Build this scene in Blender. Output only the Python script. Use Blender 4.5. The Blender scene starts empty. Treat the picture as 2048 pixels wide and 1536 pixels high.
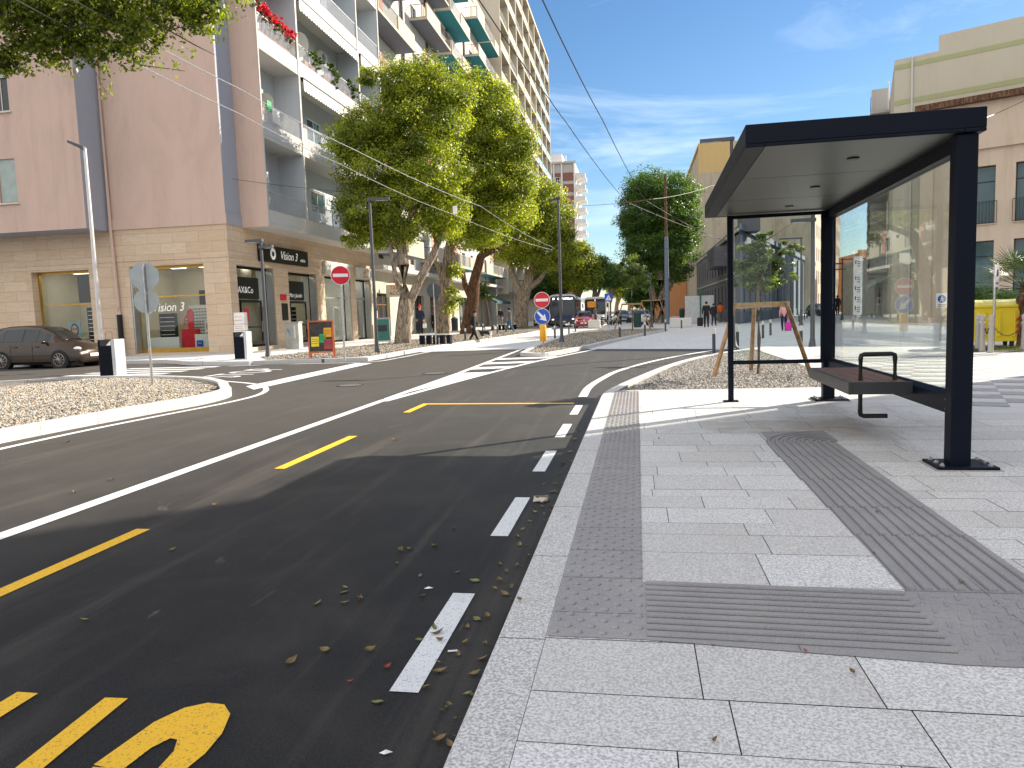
import bpy, bmesh, math, random
import numpy as np
from mathutils import Vector, Matrix
random.seed(7); rng = np.random.default_rng(7)
S = bpy.context.scene
COL = S.collection
R = math.radians

# ------------------------------------------------------------------ camera
F = 1480.; CX, CY = 1024., 768.; HC = 628.5; SL = -.034; EYE = 1.42   # in photo pixels (2048 wide) and metres
_roll = math.atan(-SL); _pitch = math.atan((CY-HC)*math.cos(_roll)/F)
_up = -np.array([math.sin(_roll)*math.cos(_pitch), math.cos(_roll)*math.cos(_pitch), math.sin(_pitch)])
_s = np.array([(1275.-CX)/F, (HC+SL*(1275.-CX)-CY)/F, 1.]); _s -= _up*_s.dot(_up); _s /= np.linalg.norm(_s)
_rt = np.cross(_s, _up)
W2C = np.array([_rt, _s, _up])            # rows: world axes in camera (x right, y down, z forward) coordinates
def ray(px, py): return W2C @ np.array([(px-CX)/F, (py-CY)/F, 1.])
def G(px, py, z=0.):
    r = ray(px, py); t = (z-EYE)/r[2]; return (r[0]*t, r[1]*t, z)
def onX(px, py, X):
    r = ray(px, py); t = X/r[0]; return (X, r[1]*t, EYE+r[2]*t)
def onY(px, py, Y):
    r = ray(px, py); t = Y/r[1]; return (r[0]*t, Y, EYE+r[2]*t)
cam = bpy.data.cameras.new('camera'); camo = bpy.data.objects.new('camera', cam); COL.objects.link(camo)
Rm = Matrix(((W2C[0][0], -W2C[0][1], -W2C[0][2]), (W2C[1][0], -W2C[1][1], -W2C[1][2]), (W2C[2][0], -W2C[2][1], -W2C[2][2])))
camo.matrix_world = Matrix.Translation((0, 0, EYE)) @ Rm.to_4x4()
cam.sensor_width = 36; cam.lens = F/2048*36; cam.clip_start = .05; cam.clip_end = 3000
S.camera = camo

# ------------------------------------------------------------------ sky and sun
SUN_EL = R(28.3); SUN_AZ = R(50)          # azimuth from +Y towards +X
w = bpy.data.worlds.new('World'); S.world = w; w.use_nodes = True
nt = w.node_tree; nt.nodes.clear()
def N(t, typ, **k):
    n = t.nodes.new(typ)
    for a, v in k.items():
        if a.startswith('i_'): n.inputs[a[2:].replace('_', ' ')].default_value = v
        else: setattr(n, a, v)
    return n
sky = N(nt, 'ShaderNodeTexSky', sky_type='NISHITA', sun_disc=False, sun_elevation=SUN_EL, sun_rotation=SUN_AZ, air_density=1.0, dust_density=.15, ozone_density=3.0)
bg = N(nt, 'ShaderNodeBackground'); bg.inputs[1].default_value = .068
out = N(nt, 'ShaderNodeOutputWorld')
tc = N(nt, 'ShaderNodeTexCoord'); mp = N(nt, 'ShaderNodeMapping'); mp.inputs['Scale'].default_value = (1.0, 2.2, 6.5); mp.inputs['Rotation'].default_value = (0.2, .32, .5)
nz = N(nt, 'ShaderNodeTexNoise'); nz.inputs['Scale'].default_value = 1.5; nz.inputs['Detail'].default_value = 8; nz.inputs['Roughness'].default_value = .62; nz.inputs['Distortion'].default_value = .7
rp = N(nt, 'ShaderNodeValToRGB'); rp.color_ramp.elements[0].position = .47; rp.color_ramp.elements[1].position = .86
mx = N(nt, 'ShaderNodeMix', data_type='RGBA'); mx.inputs['B'].default_value = (9.5, 10.6, 12.0, 1)
L = nt.links.new
L(tc.outputs['Generated'], mp.inputs[0]); L(mp.outputs[0], nz.inputs[0]); L(nz.outputs[0], rp.inputs[0])
ms = N(nt, 'ShaderNodeMath', operation='MULTIPLY'); ms.inputs[1].default_value = .85
L(rp.outputs[0], ms.inputs[0]); L(ms.outputs[0], mx.inputs['Factor']); hs = N(nt, 'ShaderNodeHueSaturation'); hs.inputs['Hue'].default_value = .50; hs.inputs['Saturation'].default_value = 1.15; L(sky.outputs[0], hs.inputs['Color']); L(hs.outputs[0], mx.inputs['A'])
# unseen cloud added as fill light behind camera and overhead, street sky clear blue
dp_ = N(nt, 'ShaderNodeVectorMath', operation='DOT_PRODUCT'); dp_.inputs[1].default_value = (-.25, -.80, .55); L(tc.outputs['Generated'], dp_.inputs[0])
nz2 = N(nt, 'ShaderNodeTexNoise'); nz2.inputs['Scale'].default_value = 2.2; nz2.inputs['Detail'].default_value = 6; L(tc.outputs['Generated'], nz2.inputs[0])
ma = N(nt, 'ShaderNodeMath', operation='MULTIPLY_ADD'); ma.inputs[1].default_value = .5; L(nz2.outputs[0], ma.inputs[0]); L(dp_.outputs['Value'], ma.inputs[2])
mr = N(nt, 'ShaderNodeMapRange'); mr.interpolation_type = 'SMOOTHSTEP'; mr.inputs[1].default_value = .38; mr.inputs[2].default_value = .85; L(ma.outputs[0], mr.inputs[0])
mx2 = N(nt, 'ShaderNodeMix', data_type='RGBA'); mx2.inputs['B'].default_value = (10.2, 10.2, 10.4, 1); L(mr.outputs[0], mx2.inputs['Factor']); L(mx.outputs['Result'], mx2.inputs['A'])
L(mx2.outputs['Result'], bg.inputs[0]); L(bg.outputs[0], out.inputs[0])
sl = bpy.data.lights.new('sun', 'SUN'); sl.energy = 5.0; sl.angle = R(.5); sl.color = (1, .88, .72)
so = bpy.data.objects.new('sun', sl); COL.objects.link(so)
sd = Vector((math.sin(SUN_AZ)*math.cos(SUN_EL), math.cos(SUN_AZ)*math.cos(SUN_EL), math.sin(SUN_EL)))
so.rotation_euler = sd.to_track_quat('Z', 'Y').to_euler(); so.location = (30, 30, 60)
S.view_settings.view_transform = 'Standard'; S.view_settings.look = 'None'; S.view_settings.gamma = 1; S.view_settings.exposure = 1.1
S.cycles.max_bounces = 6; S.cycles.transparent_max_bounces = 16

# ------------------------------------------------------------------ materials
MAT = {}
def base(name, rough=.6, metal=0., spec=.5):
    m = bpy.data.materials.new(name); m.use_nodes = True; t = m.node_tree; b = t.nodes['Principled BSDF']
    b.inputs['Roughness'].default_value = rough; b.inputs['Metallic'].default_value = metal; b.inputs['Specular IOR Level'].default_value = spec
    MAT[name] = m; return m, t, b
def plain(name, c, rough=.55, metal=0., var=.12, scale=3., bump=0., bscale=60., spec=.5, coat=0.):
    m, t, b = base(name, rough, metal, spec)
    tcn = N(t, 'ShaderNodeTexCoord'); n1 = N(t, 'ShaderNodeTexNoise'); n1.inputs['Scale'].default_value = scale; n1.inputs['Detail'].default_value = 5
    r = N(t, 'ShaderNodeValToRGB'); r.color_ramp.elements[0].position = .3; r.color_ramp.elements[1].position = .7
    r.color_ramp.elements[0].color = tuple(x*(1-var) for x in c)+(1,); r.color_ramp.elements[1].color = tuple(min(1, x*(1+var)) for x in c)+(1,)
    t.links.new(tcn.outputs['Object'], n1.inputs[0]); t.links.new(n1.outputs[0], r.inputs[0]); t.links.new(r.outputs[0], b.inputs['Base Color'])
    b.inputs['Coat Weight'].default_value = coat
    if bump:
        n2 = N(t, 'ShaderNodeTexNoise'); n2.inputs['Scale'].default_value = bscale; n2.inputs['Detail'].default_value = 4
        bp = N(t, 'ShaderNodeBump'); bp.inputs['Strength'].default_value = bump; bp.inputs['Distance'].default_value = .01
        t.links.new(tcn.outputs['Object'], n2.inputs[0]); t.links.new(n2.outputs[0], bp.inputs['Height']); t.links.new(bp.outputs[0], b.inputs['Normal'])
    return m
def mixc(t, fac, a, b_):
    m = N(t, 'ShaderNodeMix', data_type='RGBA')
    if isinstance(fac, (int, float)): m.inputs['Factor'].default_value = fac
    else: t.links.new(fac, m.inputs['Factor'])
    for k, v in (('A', a), ('B', b_)):
        if isinstance(v, tuple): m.inputs[k].default_value = v+(1,) if len(v) == 3 else v
        else: t.links.new(v, m.inputs[k])
    return m.outputs['Result']
def ramp(t, src, p0, p1, c0=0., c1=1.):
    r = N(t, 'ShaderNodeMapRange'); r.inputs[1].default_value = p0; r.inputs[2].default_value = p1; r.inputs[3].default_value = c0; r.inputs[4].default_value = c1
    t.links.new(src, r.inputs[0]); return r.outputs[0]
def noise(t, vec, sc, det=4, rough=.5, dist=0.):
    n = N(t, 'ShaderNodeTexNoise'); n.inputs['Scale'].default_value = sc; n.inputs['Detail'].default_value = det; n.inputs['Roughness'].default_value = rough; n.inputs['Distortion'].default_value = dist
    t.links.new(vec, n.inputs[0]); return n.outputs[0]
def mapped(t, scale=(1, 1, 1), rot=(0, 0, 0), loc=(0, 0, 0)):
    tcn = N(t, 'ShaderNodeTexCoord'); g = N(t, 'ShaderNodeNewGeometry'); m = N(t, 'ShaderNodeMapping')
    m.inputs['Scale'].default_value = scale; m.inputs['Rotation'].default_value = rot; m.inputs['Location'].default_value = loc
    t.links.new(g.outputs['Position'], m.inputs[0]); return m.outputs[0]
def bumpn(t, b, h, st=.5, dist=.01):
    bp = N(t, 'ShaderNodeBump'); bp.inputs['Strength'].default_value = st; bp.inputs['Distance'].default_value = dist
    t.links.new(h, bp.inputs['Height']); t.links.new(bp.outputs[0], b.inputs['Normal'])

def asphalt():
    m, t, b = base('asphalt', .62, 0, .2)
    p = mapped(t)
    fine = noise(t, p, 190, 3, .7); mid = noise(t, p, 1.1, 6, .6, .4)
    st = noise(t, mapped(t, (3.2, .18, 1), (0, 0, .15)), 1.0, 5, .6, .6)
    c = mixc(t, ramp(t, fine, .36, .66), (.004, .0045, .006), (.036, .036, .038))
    c = mixc(t, ramp(t, noise(t, p, 75, 3, .7), .46, .62, 0, .75), c, (.009, .009, .010)); c = mixc(t, ramp(t, noise(t, p, 310, 2, .5), .63, .70, 0, .8), c, (.13, .13, .13))
    c = mixc(t, ramp(t, mid, .45, .75, 0, .35), c, (.088, .08, .07))
    c = mixc(t, ramp(t, st, .52, .72, 0, .42), c, (.11, .098, .084))
    fl = noise(t, mapped(t, (1.4, .45, 1), (0, 0, .3)), 1.6, 7, .7, 1.2); c = mixc(t, ramp(t, fl, .66, .72, 0, .5), c, (.22, .20, .17))
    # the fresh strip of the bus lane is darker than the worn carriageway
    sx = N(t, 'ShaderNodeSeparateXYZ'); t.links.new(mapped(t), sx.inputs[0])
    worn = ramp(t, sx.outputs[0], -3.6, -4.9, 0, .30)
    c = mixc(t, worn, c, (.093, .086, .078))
    # sun-shade contrast put into the colour: dark at the stop, paler, dustier junction
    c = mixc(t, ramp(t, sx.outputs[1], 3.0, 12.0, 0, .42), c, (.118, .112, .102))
    t.links.new(c, b.inputs['Base Color']); bumpn(t, b, fine, .85, .006); return m
def speck(t, p, a, b_, lo=.42, hi=.6, sc=210):
    return mixc(t, ramp(t, noise(t, p, sc, 2, .6), lo, hi), a, b_)
def granite_slabs(name='granite_slabs', bw=.58, rh=.345, ca=(.38, .37, .37), cb=(.82, .81, .80), off=(0.02, .046, 0), tone=.0):
    m, t, b = base(name, .75, 0, .35)
    p = mapped(t, loc=(off[0], off[1], 0))
    br = N(t, 'ShaderNodeTexBrick'); br.offset = .5; br.offset_frequency = 2; br.squash = 1
    br.inputs['Scale'].default_value = 1; br.inputs['Brick Width'].default_value = bw; br.inputs['Row Height'].default_value = rh
    br.inputs['Mortar Size'].default_value = .0035; br.inputs['Mortar Smooth'].default_value = .15; br.inputs['Bias'].default_value = 0
    br.inputs['Color1'].default_value = (.0, .0, .0, 1); br.inputs['Color2'].default_value = (1, 1, 1, 1); br.inputs['Mortar'].default_value = (.5, .5, .5, 1)
    t.links.new(p, br.inputs[0])
    c = speck(t, p, ca, cb, .40, .60, 95); c = mixc(t, ramp(t, noise(t, p, 150, 2, .6), .40, .60, 0, .5), c, cb); c = mixc(t, ramp(t, noise(t, p, 260, 2, .6), .60, .68, 0, .55), c, (.13, .125, .12))
    c = mixc(t, ramp(t, br.outputs[0], 0, 1, 0, .28), c, (.40, .385, .365))
    big = noise(t, p, 1.3, 5, .6, .5)
    c = mixc(t, ramp(t, big, .5, .8, 0, .22), c, (.42, .39, .34))
    # rust-brown stain under the bench
    g = N(t, 'ShaderNodeVectorMath', operation='DISTANCE'); mp2 = mapped(t, (.55, 1, 0)); t.links.new(mp2, g.inputs[0]); g.inputs[1].default_value = (.95, 8.1, 0)
    ad = N(t, 'ShaderNodeMath', operation='ADD'); t.links.new(g.outputs['Value'], ad.inputs[0]); t.links.new(ramp(t, noise(t, p, 5, 4), .3, .7, -.25, .25), ad.inputs[1])
    c = mixc(t, ramp(t, ad.outputs[0], .15, .75, .5, 0), c, (.26, .20, .12))
    c = mixc(t, ramp(t, br.outputs['Fac'], .1, .9, 0, .9), c, (.13, .125, .12))
    if name == 'granite_slabs':
        at = N(t, 'ShaderNodeAttribute', attribute_name='tint'); c = mixc(t, ramp(t, at.outputs['Fac'], 0, 1, 0, .30), c, (.36, .335, .30))
    t.links.new(c, b.inputs['Base Color'])
    h = N(t, 'ShaderNodeMath', operation='SUBTRACT'); t.links.new(ramp(t, noise(t, p, 120, 3), 0, 1, 0, .25), h.inputs[0]); t.links.new(br.outputs['Fac'], h.inputs[1])
    bumpn(t, b, h.outputs[0], .5, .006); return m
def kerbstone():
    m, t, b = base('kerb_granite', .75, 0, .35)
    p = mapped(t); br = N(t, 'ShaderNodeTexBrick'); br.offset = 0; br.inputs['Scale'].default_value = 1; br.inputs['Brick Width'].default_value = 50; br.inputs['Row Height'].default_value = .995
    br.inputs['Mortar Size'].default_value = .004; br.inputs['Mortar Smooth'].default_value = .1
    t.links.new(mapped(t, loc=(20, .22, 0)), br.inputs[0])
    c = speck(t, p, (.35, .34, .33), (.68, .67, .66), .38, .60, 95)
    c = mixc(t, ramp(t, noise(t, p, 2, 5), .5, .8, 0, .3), c, (.42, .38, .31))
    c = mixc(t, br.outputs['Fac'], c, (.1, .1, .1)); t.links.new(c, b.inputs['Base Color']); bumpn(t, b, noise(t, p, 150), .3, .004); return m
def tactile():
    m, t, b = base('tactile_concrete', .85, 0, .3)
    p = mapped(t); c = speck(t, p, (.25, .24, .245), (.34, .33, .335), .4, .6)
    c = mixc(t, ramp(t, noise(t, p, 3.5, 5), .45, .75, 0, .35), c, (.42, .41, .39))
    t.links.new(c, b.inputs['Base Color']); bumpn(t, b, noise(t, p, 150), .35, .004); return m
def gravel(name, a, b_, d):
    m, t, b = base(name, .85, 0, .3)
    p = mapped(t); v = N(t, 'ShaderNodeTexVoronoi'); v.inputs['Scale'].default_value = 34; t.links.new(p, v.inputs[0])
    sp = N(t, 'ShaderNodeSeparateColor'); t.links.new(v.outputs['Color'], sp.inputs[0])
    c = mixc(t, sp.outputs[0], a, b_); c = mixc(t, ramp(t, v.outputs['Distance'], .35, .65), c, d)
    t.links.new(c, b.inputs['Base Color']); iv = N(t, 'ShaderNodeMath', operation='MULTIPLY'); iv.inputs[1].default_value = -1; t.links.new(v.outputs['Distance'], iv.inputs[0])
    bumpn(t, b, iv.outputs[0], 1, .03); return m
def bricky(name, c1, c2, mort, bw, rh, ms=.006, rough=.8, stain=(.2, .17, .12), sfac=.3, uv='xz', bump=.4, streak=False):
    m, t, b = base(name, rough, 0, .3)
    g = N(t, 'ShaderNodeNewGeometry'); sx = N(t, 'ShaderNodeSeparateXYZ'); t.links.new(g.outputs['Position'], sx.inputs[0])
    ad = N(t, 'ShaderNodeMath', operation='ADD'); t.links.new(sx.outputs[0], ad.inputs[0]); t.links.new(sx.outputs[1], ad.inputs[1])
    cb = N(t, 'ShaderNodeCombineXYZ')
    if uv == 'xy': t.links.new(sx.outputs[0], cb.inputs[0]); t.links.new(sx.outputs[1], cb.inputs[1])
    else: t.links.new(ad.outputs[0], cb.inputs[0]); t.links.new(sx.outputs[2], cb.inputs[1])
    br = N(t, 'ShaderNodeTexBrick'); br.inputs['Scale'].default_value = 1; br.inputs['Brick Width'].default_value = bw; br.inputs['Row Height'].default_value = rh
    br.inputs['Mortar Size'].default_value = ms; br.inputs['Color1'].default_value = c1+(1,); br.inputs['Color2'].default_value = c2+(1,); br.inputs['Mortar'].default_value = mort+(1,)
    t.links.new(cb.outputs[0], br.inputs[0])
    n = noise(t, mapped(t, (1, 1, 5)), 2.2, 6, .65, .6)
    c = mixc(t, ramp(t, n, .42, .72, 0, sfac), br.outputs[0], stain)
    t.links.new(c, b.inputs['Base Color'])
    h = N(t, 'ShaderNodeMath', operation='SUBTRACT'); t.links.new(ramp(t, noise(t, g.outputs['Position'], 30, 4), 0, 1, 0, .4), h.inputs[0]); t.links.new(br.outputs['Fac'], h.inputs[1])
    bumpn(t, b, h.outputs[0], bump, .008); return m
def plaster(name, c, dirt_or_shade=(.2, .17, .14), df=.25, rough=.85):
    m, t, b = base(name, rough, 0, .25)
    p = mapped(t, (1, 1, .35)); n = noise(t, p, .8, 8, .68, .8); n2 = noise(t, mapped(t, (2.2, 2.2, .12)), 1, 5, .6)
    cc = mixc(t, ramp(t, n, .46, .68, 0, df), c, dirt_or_shade); cc = mixc(t, ramp(t, n2, .53, .68, 0, df*.7), cc, dirt_or_shade)
    t.links.new(cc, b.inputs['Base Color']); bumpn(t, b, noise(t, mapped(t), 45, 4), .25, .006); return m
def glassm(name, tint=(.93, .97, .96), refl=1.0, dark=None):
    m = bpy.data.materials.new(name); m.use_nodes = True; t = m.node_tree; t.nodes.clear(); MAT[name] = m
    o = N(t, 'ShaderNodeOutputMaterial'); tr = N(t, 'ShaderNodeBsdfTransparent'); tr.inputs[0].default_value = tint+(1,)
    gl = N(t, 'ShaderNodeBsdfGlossy'); gl.inputs['Roughness'].default_value = .0; lw = N(t, 'ShaderNodeLayerWeight'); lw.inputs[0].default_value = .5; pw = N(t, 'ShaderNodeMath', operation='POWER'); pw.inputs[1].default_value = 5; t.links.new(lw.outputs['Facing'], pw.inputs[0]); fr = N(t, 'ShaderNodeMath', operation='MULTIPLY_ADD'); fr.inputs[1].default_value = .96; fr.inputs[2].default_value = .04; t.links.new(pw.outputs[0], fr.inputs[0])
    ml = N(t, 'ShaderNodeMath', operation='MULTIPLY', use_clamp=True); ml.inputs[1].default_value = refl; t.links.new(fr.outputs[0], ml.inputs[0])
    mxs = N(t, 'ShaderNodeMixShader'); t.links.new(ml.outputs[0], mxs.inputs[0]); t.links.new(tr.outputs[0], mxs.inputs[1]); t.links.new(gl.outputs[0], mxs.inputs[2]); t.links.new(mxs.outputs[0], o.inputs[0]); return m
def leafm(name, ca, cb, trans=.45):
    m = bpy.data.materials.new(name); m.use_nodes = True; t = m.node_tree; t.nodes.clear(); MAT[name] = m
    o = N(t, 'ShaderNodeOutputMaterial'); at = N(t, 'ShaderNodeAttribute', attribute_name='tint')
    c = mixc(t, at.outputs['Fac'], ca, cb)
    p = N(t, 'ShaderNodeBsdfPrincipled'); p.inputs['Roughness'].default_value = .42; t.links.new(c, p.inputs['Base Color'])
    tr = N(t, 'ShaderNodeBsdfTranslucent'); c2 = mixc(t, at.outputs['Fac'], tuple(x*1.5 for x in (ca[0]*1.3, ca[1]*1.35, ca[2]*.6)), tuple(min(1, x*1.5) for x in (cb[0]*1.3, cb[1]*1.3, cb[2]*.5))); t.links.new(c2, tr.inputs[0])
    mxs = N(t, 'ShaderNodeMixShader'); mxs.inputs[0].default_value = trans; t.links.new(p.outputs[0], mxs.inputs[1]); t.links.new(tr.outputs[0], mxs.inputs[2]); t.links.new(mxs.outputs[0], o.inputs[0]); return m
def emis(name, c, s):
    m, t, b = base(name, .5); b.inputs['Base Color'].default_value = c+(1,); b.inputs['Emission Color'].default_value = c+(1,); b.inputs['Emission Strength'].default_value = s; return m
def paint_road(name, c, wear=.4):
    m, t, b = base(name, .7, 0, .4); p = mapped(t)
    cc = mixc(t, ramp(t, noise(t, p, 110, 3, .7), .57, .66, 0, .8), c, (.05, .05, .05))
    cc = mixc(t, ramp(t, noise(t, p, 2.5, 6, .6), .5, .75, 0, wear), cc, tuple(x*.6 for x in c))
    t.links.new(cc, b.inputs['Base Color']); bumpn(t, b, noise(t, p, 190, 3), .5, .004); return m
def bark(name, a, b_):
    m, t, b = base(name, .9, 0, .2); p = mapped(t, (5, 5, 1.2)); n = noise(t, p, 2.2, 7, .65, .8)
    t.links.new(mixc(t, ramp(t, n, .4, .65), a, b_), b.inputs['Base Color']); bumpn(t, b, n, .9, .05); return m

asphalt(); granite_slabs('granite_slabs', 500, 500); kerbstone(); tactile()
granite_slabs('plaza_slabs', .9, .45, (.46, .455, .45), (.74, .735, .73), (.3, .1, 0))
gravel('grey_gravel', (.12, .115, .11), (.52, .50, .47), (.035, .034, .033)); gravel('warm_gravel', (.24, .21, .16), (.66, .61, .52), (.05, .045, .04))
paint_road('white_paint', (.70, .71, .72)); paint_road('yellow_paint', (.88, .50, .03), .25)
bricky('travertine', (.57, .43, .30), (.63, .50, .37), (.24, .17, .11), 1.25, .46, .005, stain=(.40, .27, .16), sfac=.4)
bricky('travertine_grey', (.48, .41, .33), (.55, .47, .38), (.26, .22, .18), 1.1, .5, .005, stain=(.36, .29, .22))
plaster('pink_plaster', (.58, .425, .35), (.41, .295, .24), .45); plaster('blue_grey_plaster', (.34, .355, .40), (.28, .29, .33), .25); plaster('white_plaster', (.50, .495, .475), (.42, .38, .33), .25)
plaster('balcony_grey', (.46, .50, .54), (.36, .38, .4), .2); plaster('cream_plaster', (.47, .435, .35), (.40, .35, .27), .3); plaster('beige_plaster', (.50, .45, .36), (.34, .29, .22), .35)
plaster('stone_plaster', (.53, .44, .35), (.38, .28, .20), .45); plaster('ochre_plaster', (.55, .40, .18), (.40, .28, .12), .3); plaster('weathered_render', (.44, .39, .30), (.22, .18, .13), .5)
plaster('orange_plaster', (.60, .30, .14), (.45, .22, .1), .3); plaster('dark_render', (.13, .135, .15), (.08, .08, .09), .3); plaster('slate_render', (.15, .19, .25), (.1, .12, .16), .3)
plaster('teal_paint', (.03, .22, .28), (.02, .16, .2), .2); plaster('soffit_blue', (.16, .18, .23), (.12, .13, .17), .2); plaster('salmon_paint', (.60, .32, .25), (.5, .26, .2), .2); plaster('green_band', (.34, .36, .20), (.28, .29, .16), .2)
plaster('maroon_panel', (.20, .09, .075), (.15, .07, .06), .2); plaster('grey_concrete', (.40, .38, .35), (.28, .26, .24), .3); plaster('pale_concrete', (.62, .61, .58), (.5, .48, .45), .2)
glassm('shelter_glass', refl=.9); glassm('side_glass', refl=.4); glassm('shop_glass', (.86, .88, .86), .8)
def winglass(name, c, rough=.05):
    m, t, b = base(name, rough, 0, .8); b.inputs['Base Color'].default_value = c+(1,); b.inputs['Coat Weight'].default_value = .05; b.inputs['Specular IOR Level'].default_value = .45; return m
winglass('dark_window_glass', (.03, .04, .045)); winglass('car_glass', (.02, .025, .025)); winglass('teal_window_glass', (.05, .10, .11))
plain('graphite_paint', (.0022, .005, .013), .5, .0, bump=.04, bscale=200, var=.1, spec=.15); plain('dark_pole_paint', (.07, .075, .085), .5, .2); plain('black_metal', (.012, .012, .013), .45, .3); plain('white_pole_paint', (.62, .60, .58), .4)
plain('galvanised', (.45, .46, .47), .38, .8, var=.15, scale=15); plain('steel_bolt', (.55, .55, .55), .3, .9); plain('red_sign', (.62, .012, .03), .35); plain('white_sign', (.80, .80, .80), .4, var=.04); plain('blue_sign', (.012, .08, .50), .35, var=.06); plain('sign_back', (.36, .40, .42), .45, .6)
plain('dark_sign_back', (.06, .065, .07), .5, .3); plain('amber_plastic', (.80, .38, .02), .4); plain('yellow_plastic', (.75, .58, .01), .42, var=.06, bump=.1, bscale=30); plain('black_rubber', (.015, .015, .015), .8); plain('seat_wood', (.20, .10, .065), .6, var=.3, scale=14)
plain('stake_wood', (.36, .22, .11), .8, var=.35, scale=9, bump=.4, bscale=30); plain('stake_bark', (.16, .08, .035), .85, var=.5, scale=9, bump=.6, bscale=30); plain('green_strap', (.02, .20, .14), .7)
plain('white_aluminium', (.44, .46, .48), .45, .2); plain('grey_cabinet', (.40, .41, .38), .6, var=.2); plain('orange_wood', (.50, .11, .025), .55); plain('chalkboard', (.05, .04, .035), .8, var=.4, scale=6); plain('yellow_card', (.80, .62, .04), .7); plain('orange_card', (.75, .35, .02), .7); plain('green_card', (.03, .35, .12), .7); plain('maroon_card', (.35, .05, .06), .7)
plain('dark_green_board', (.02, .14, .10), .5); plain('white_cloth', (.72, .70, .66), .9); plain('brown_car_paint', (.040, .026, .017), .28, .5, coat=.4); plain('red_car_paint', (.35, .008, .03), .22, .3, coat=1); plain('silver_car_paint', (.35, .37, .38), .25, .6, coat=1); plain('dark_car_paint', (.02, .025, .03), .25, .5, coat=1); plain('white_car_paint', (.7, .7, .7), .25, .1, coat=1)
plain('alloy_rim', (.30, .26, .24), .35, .9); plain('headlight', (.75, .75, .72), .12, .2, coat=1); plain('bus_navy', (.012, .02, .11), .3, .2, coat=.5); plain('bus_white', (.75, .77, .8), .35); plain('orange_panel', (.8, .3, .02), .5)
plain('skin', (.50, .30, .21), .6); plain('skin_dark', (.2, .11, .07), .6); plain('hair_dark', (.02, .015, .012), .7); plain('hair_red', (.22, .07, .025), .7); plain('cloth_black', (.012, .012, .014), .9); plain('cloth_navy', (.012, .018, .04), .9); plain('cloth_pink', (.72, .33, .33), .85); plain('denim', (.09, .16, .26), .9); plain('cloth_grey', (.16, .15, .15), .9); plain('hat_red', (.65, .05, .03), .9); plain('hivis', (.95, .16, .02), .7); plain('bag_magenta', (.68, .03, .38), .6); plain('shoe_white', (.6, .58, .56), .7); plain('fur_white', (.62, .58, .54), .95); plain('fur_black', (.02, .02, .02), .95)
plain('leaf_dry', (.20, .14, .06), .7, var=.4, scale=25); plain('leaf_olive', (.16, .16, .05), .6, var=.4, scale=25); plain('leaf_reddish', (.36, .07, .05), .7, var=.3, scale=25); plain('litter_white', (.75, .75, .76), .5)
plain('awning_cloth', (.68, .66, .60), .9); plain('awning_green', (.02, .06, .055), .8); plain('terracotta', (.4, .16, .08), .8); plain('ac_white', (.66, .64, .58), .5); plain('dish_grey', (.55, .54, .50), .5); plain('brass_trim', (.50, .30, .05), .35, .6)
plain('shutter_grey', (.16, .17, .18), .6, bump=0); plain('blind_teal', (.34, .40, .37), .6); plain('wood_door', (.22, .10, .04), .5); plain('interior_cream', (.62, .57, .45), .8, var=.05); plain('interior_white', (.72, .72, .70), .6, var=.03); plain('shop_black', (.012, .012, .012), .3); plain('glossy_red', (.62, .015, .03), .3); plain('poster_tan', (.50, .28, .18), .6); plain('poster_blue', (.16, .35, .45), .6); plain('purple_poster', (.10, .05, .42), .5)
plain('soil', (.07, .05, .035), .95, bump=.8, bscale=40); plain('chequer_dark', (.36, .355, .36), .85, bump=.2, bscale=100, scale=8); plain('cast_iron', (.05, .045, .04), .7, .5); plain('yellow_cloth', (.55, .5, .05), .8)
emis('lit_panel', (1, .95, .85), 5.0); emis('led_text', (.85, .92, 1), 2.5); emis('lamp_white', (1, .97, .9), 2.5); emis('logo_white', (.9, .9, .88), .08)
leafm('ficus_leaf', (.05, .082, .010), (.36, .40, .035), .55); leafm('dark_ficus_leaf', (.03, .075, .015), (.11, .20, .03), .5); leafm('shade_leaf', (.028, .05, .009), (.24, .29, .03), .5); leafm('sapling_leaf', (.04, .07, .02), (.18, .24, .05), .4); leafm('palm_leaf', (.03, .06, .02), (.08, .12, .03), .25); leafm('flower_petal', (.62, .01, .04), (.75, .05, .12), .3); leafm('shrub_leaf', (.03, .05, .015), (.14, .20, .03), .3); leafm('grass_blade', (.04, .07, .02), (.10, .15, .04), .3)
bark('pale_bark', (.13, .10, .07), (.46, .38, .29)); bark('brown_bark', (.05, .03, .02), (.22, .12, .07)); bark('grey_bark', (.10, .08, .06), (.30, .25, .19))

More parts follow.
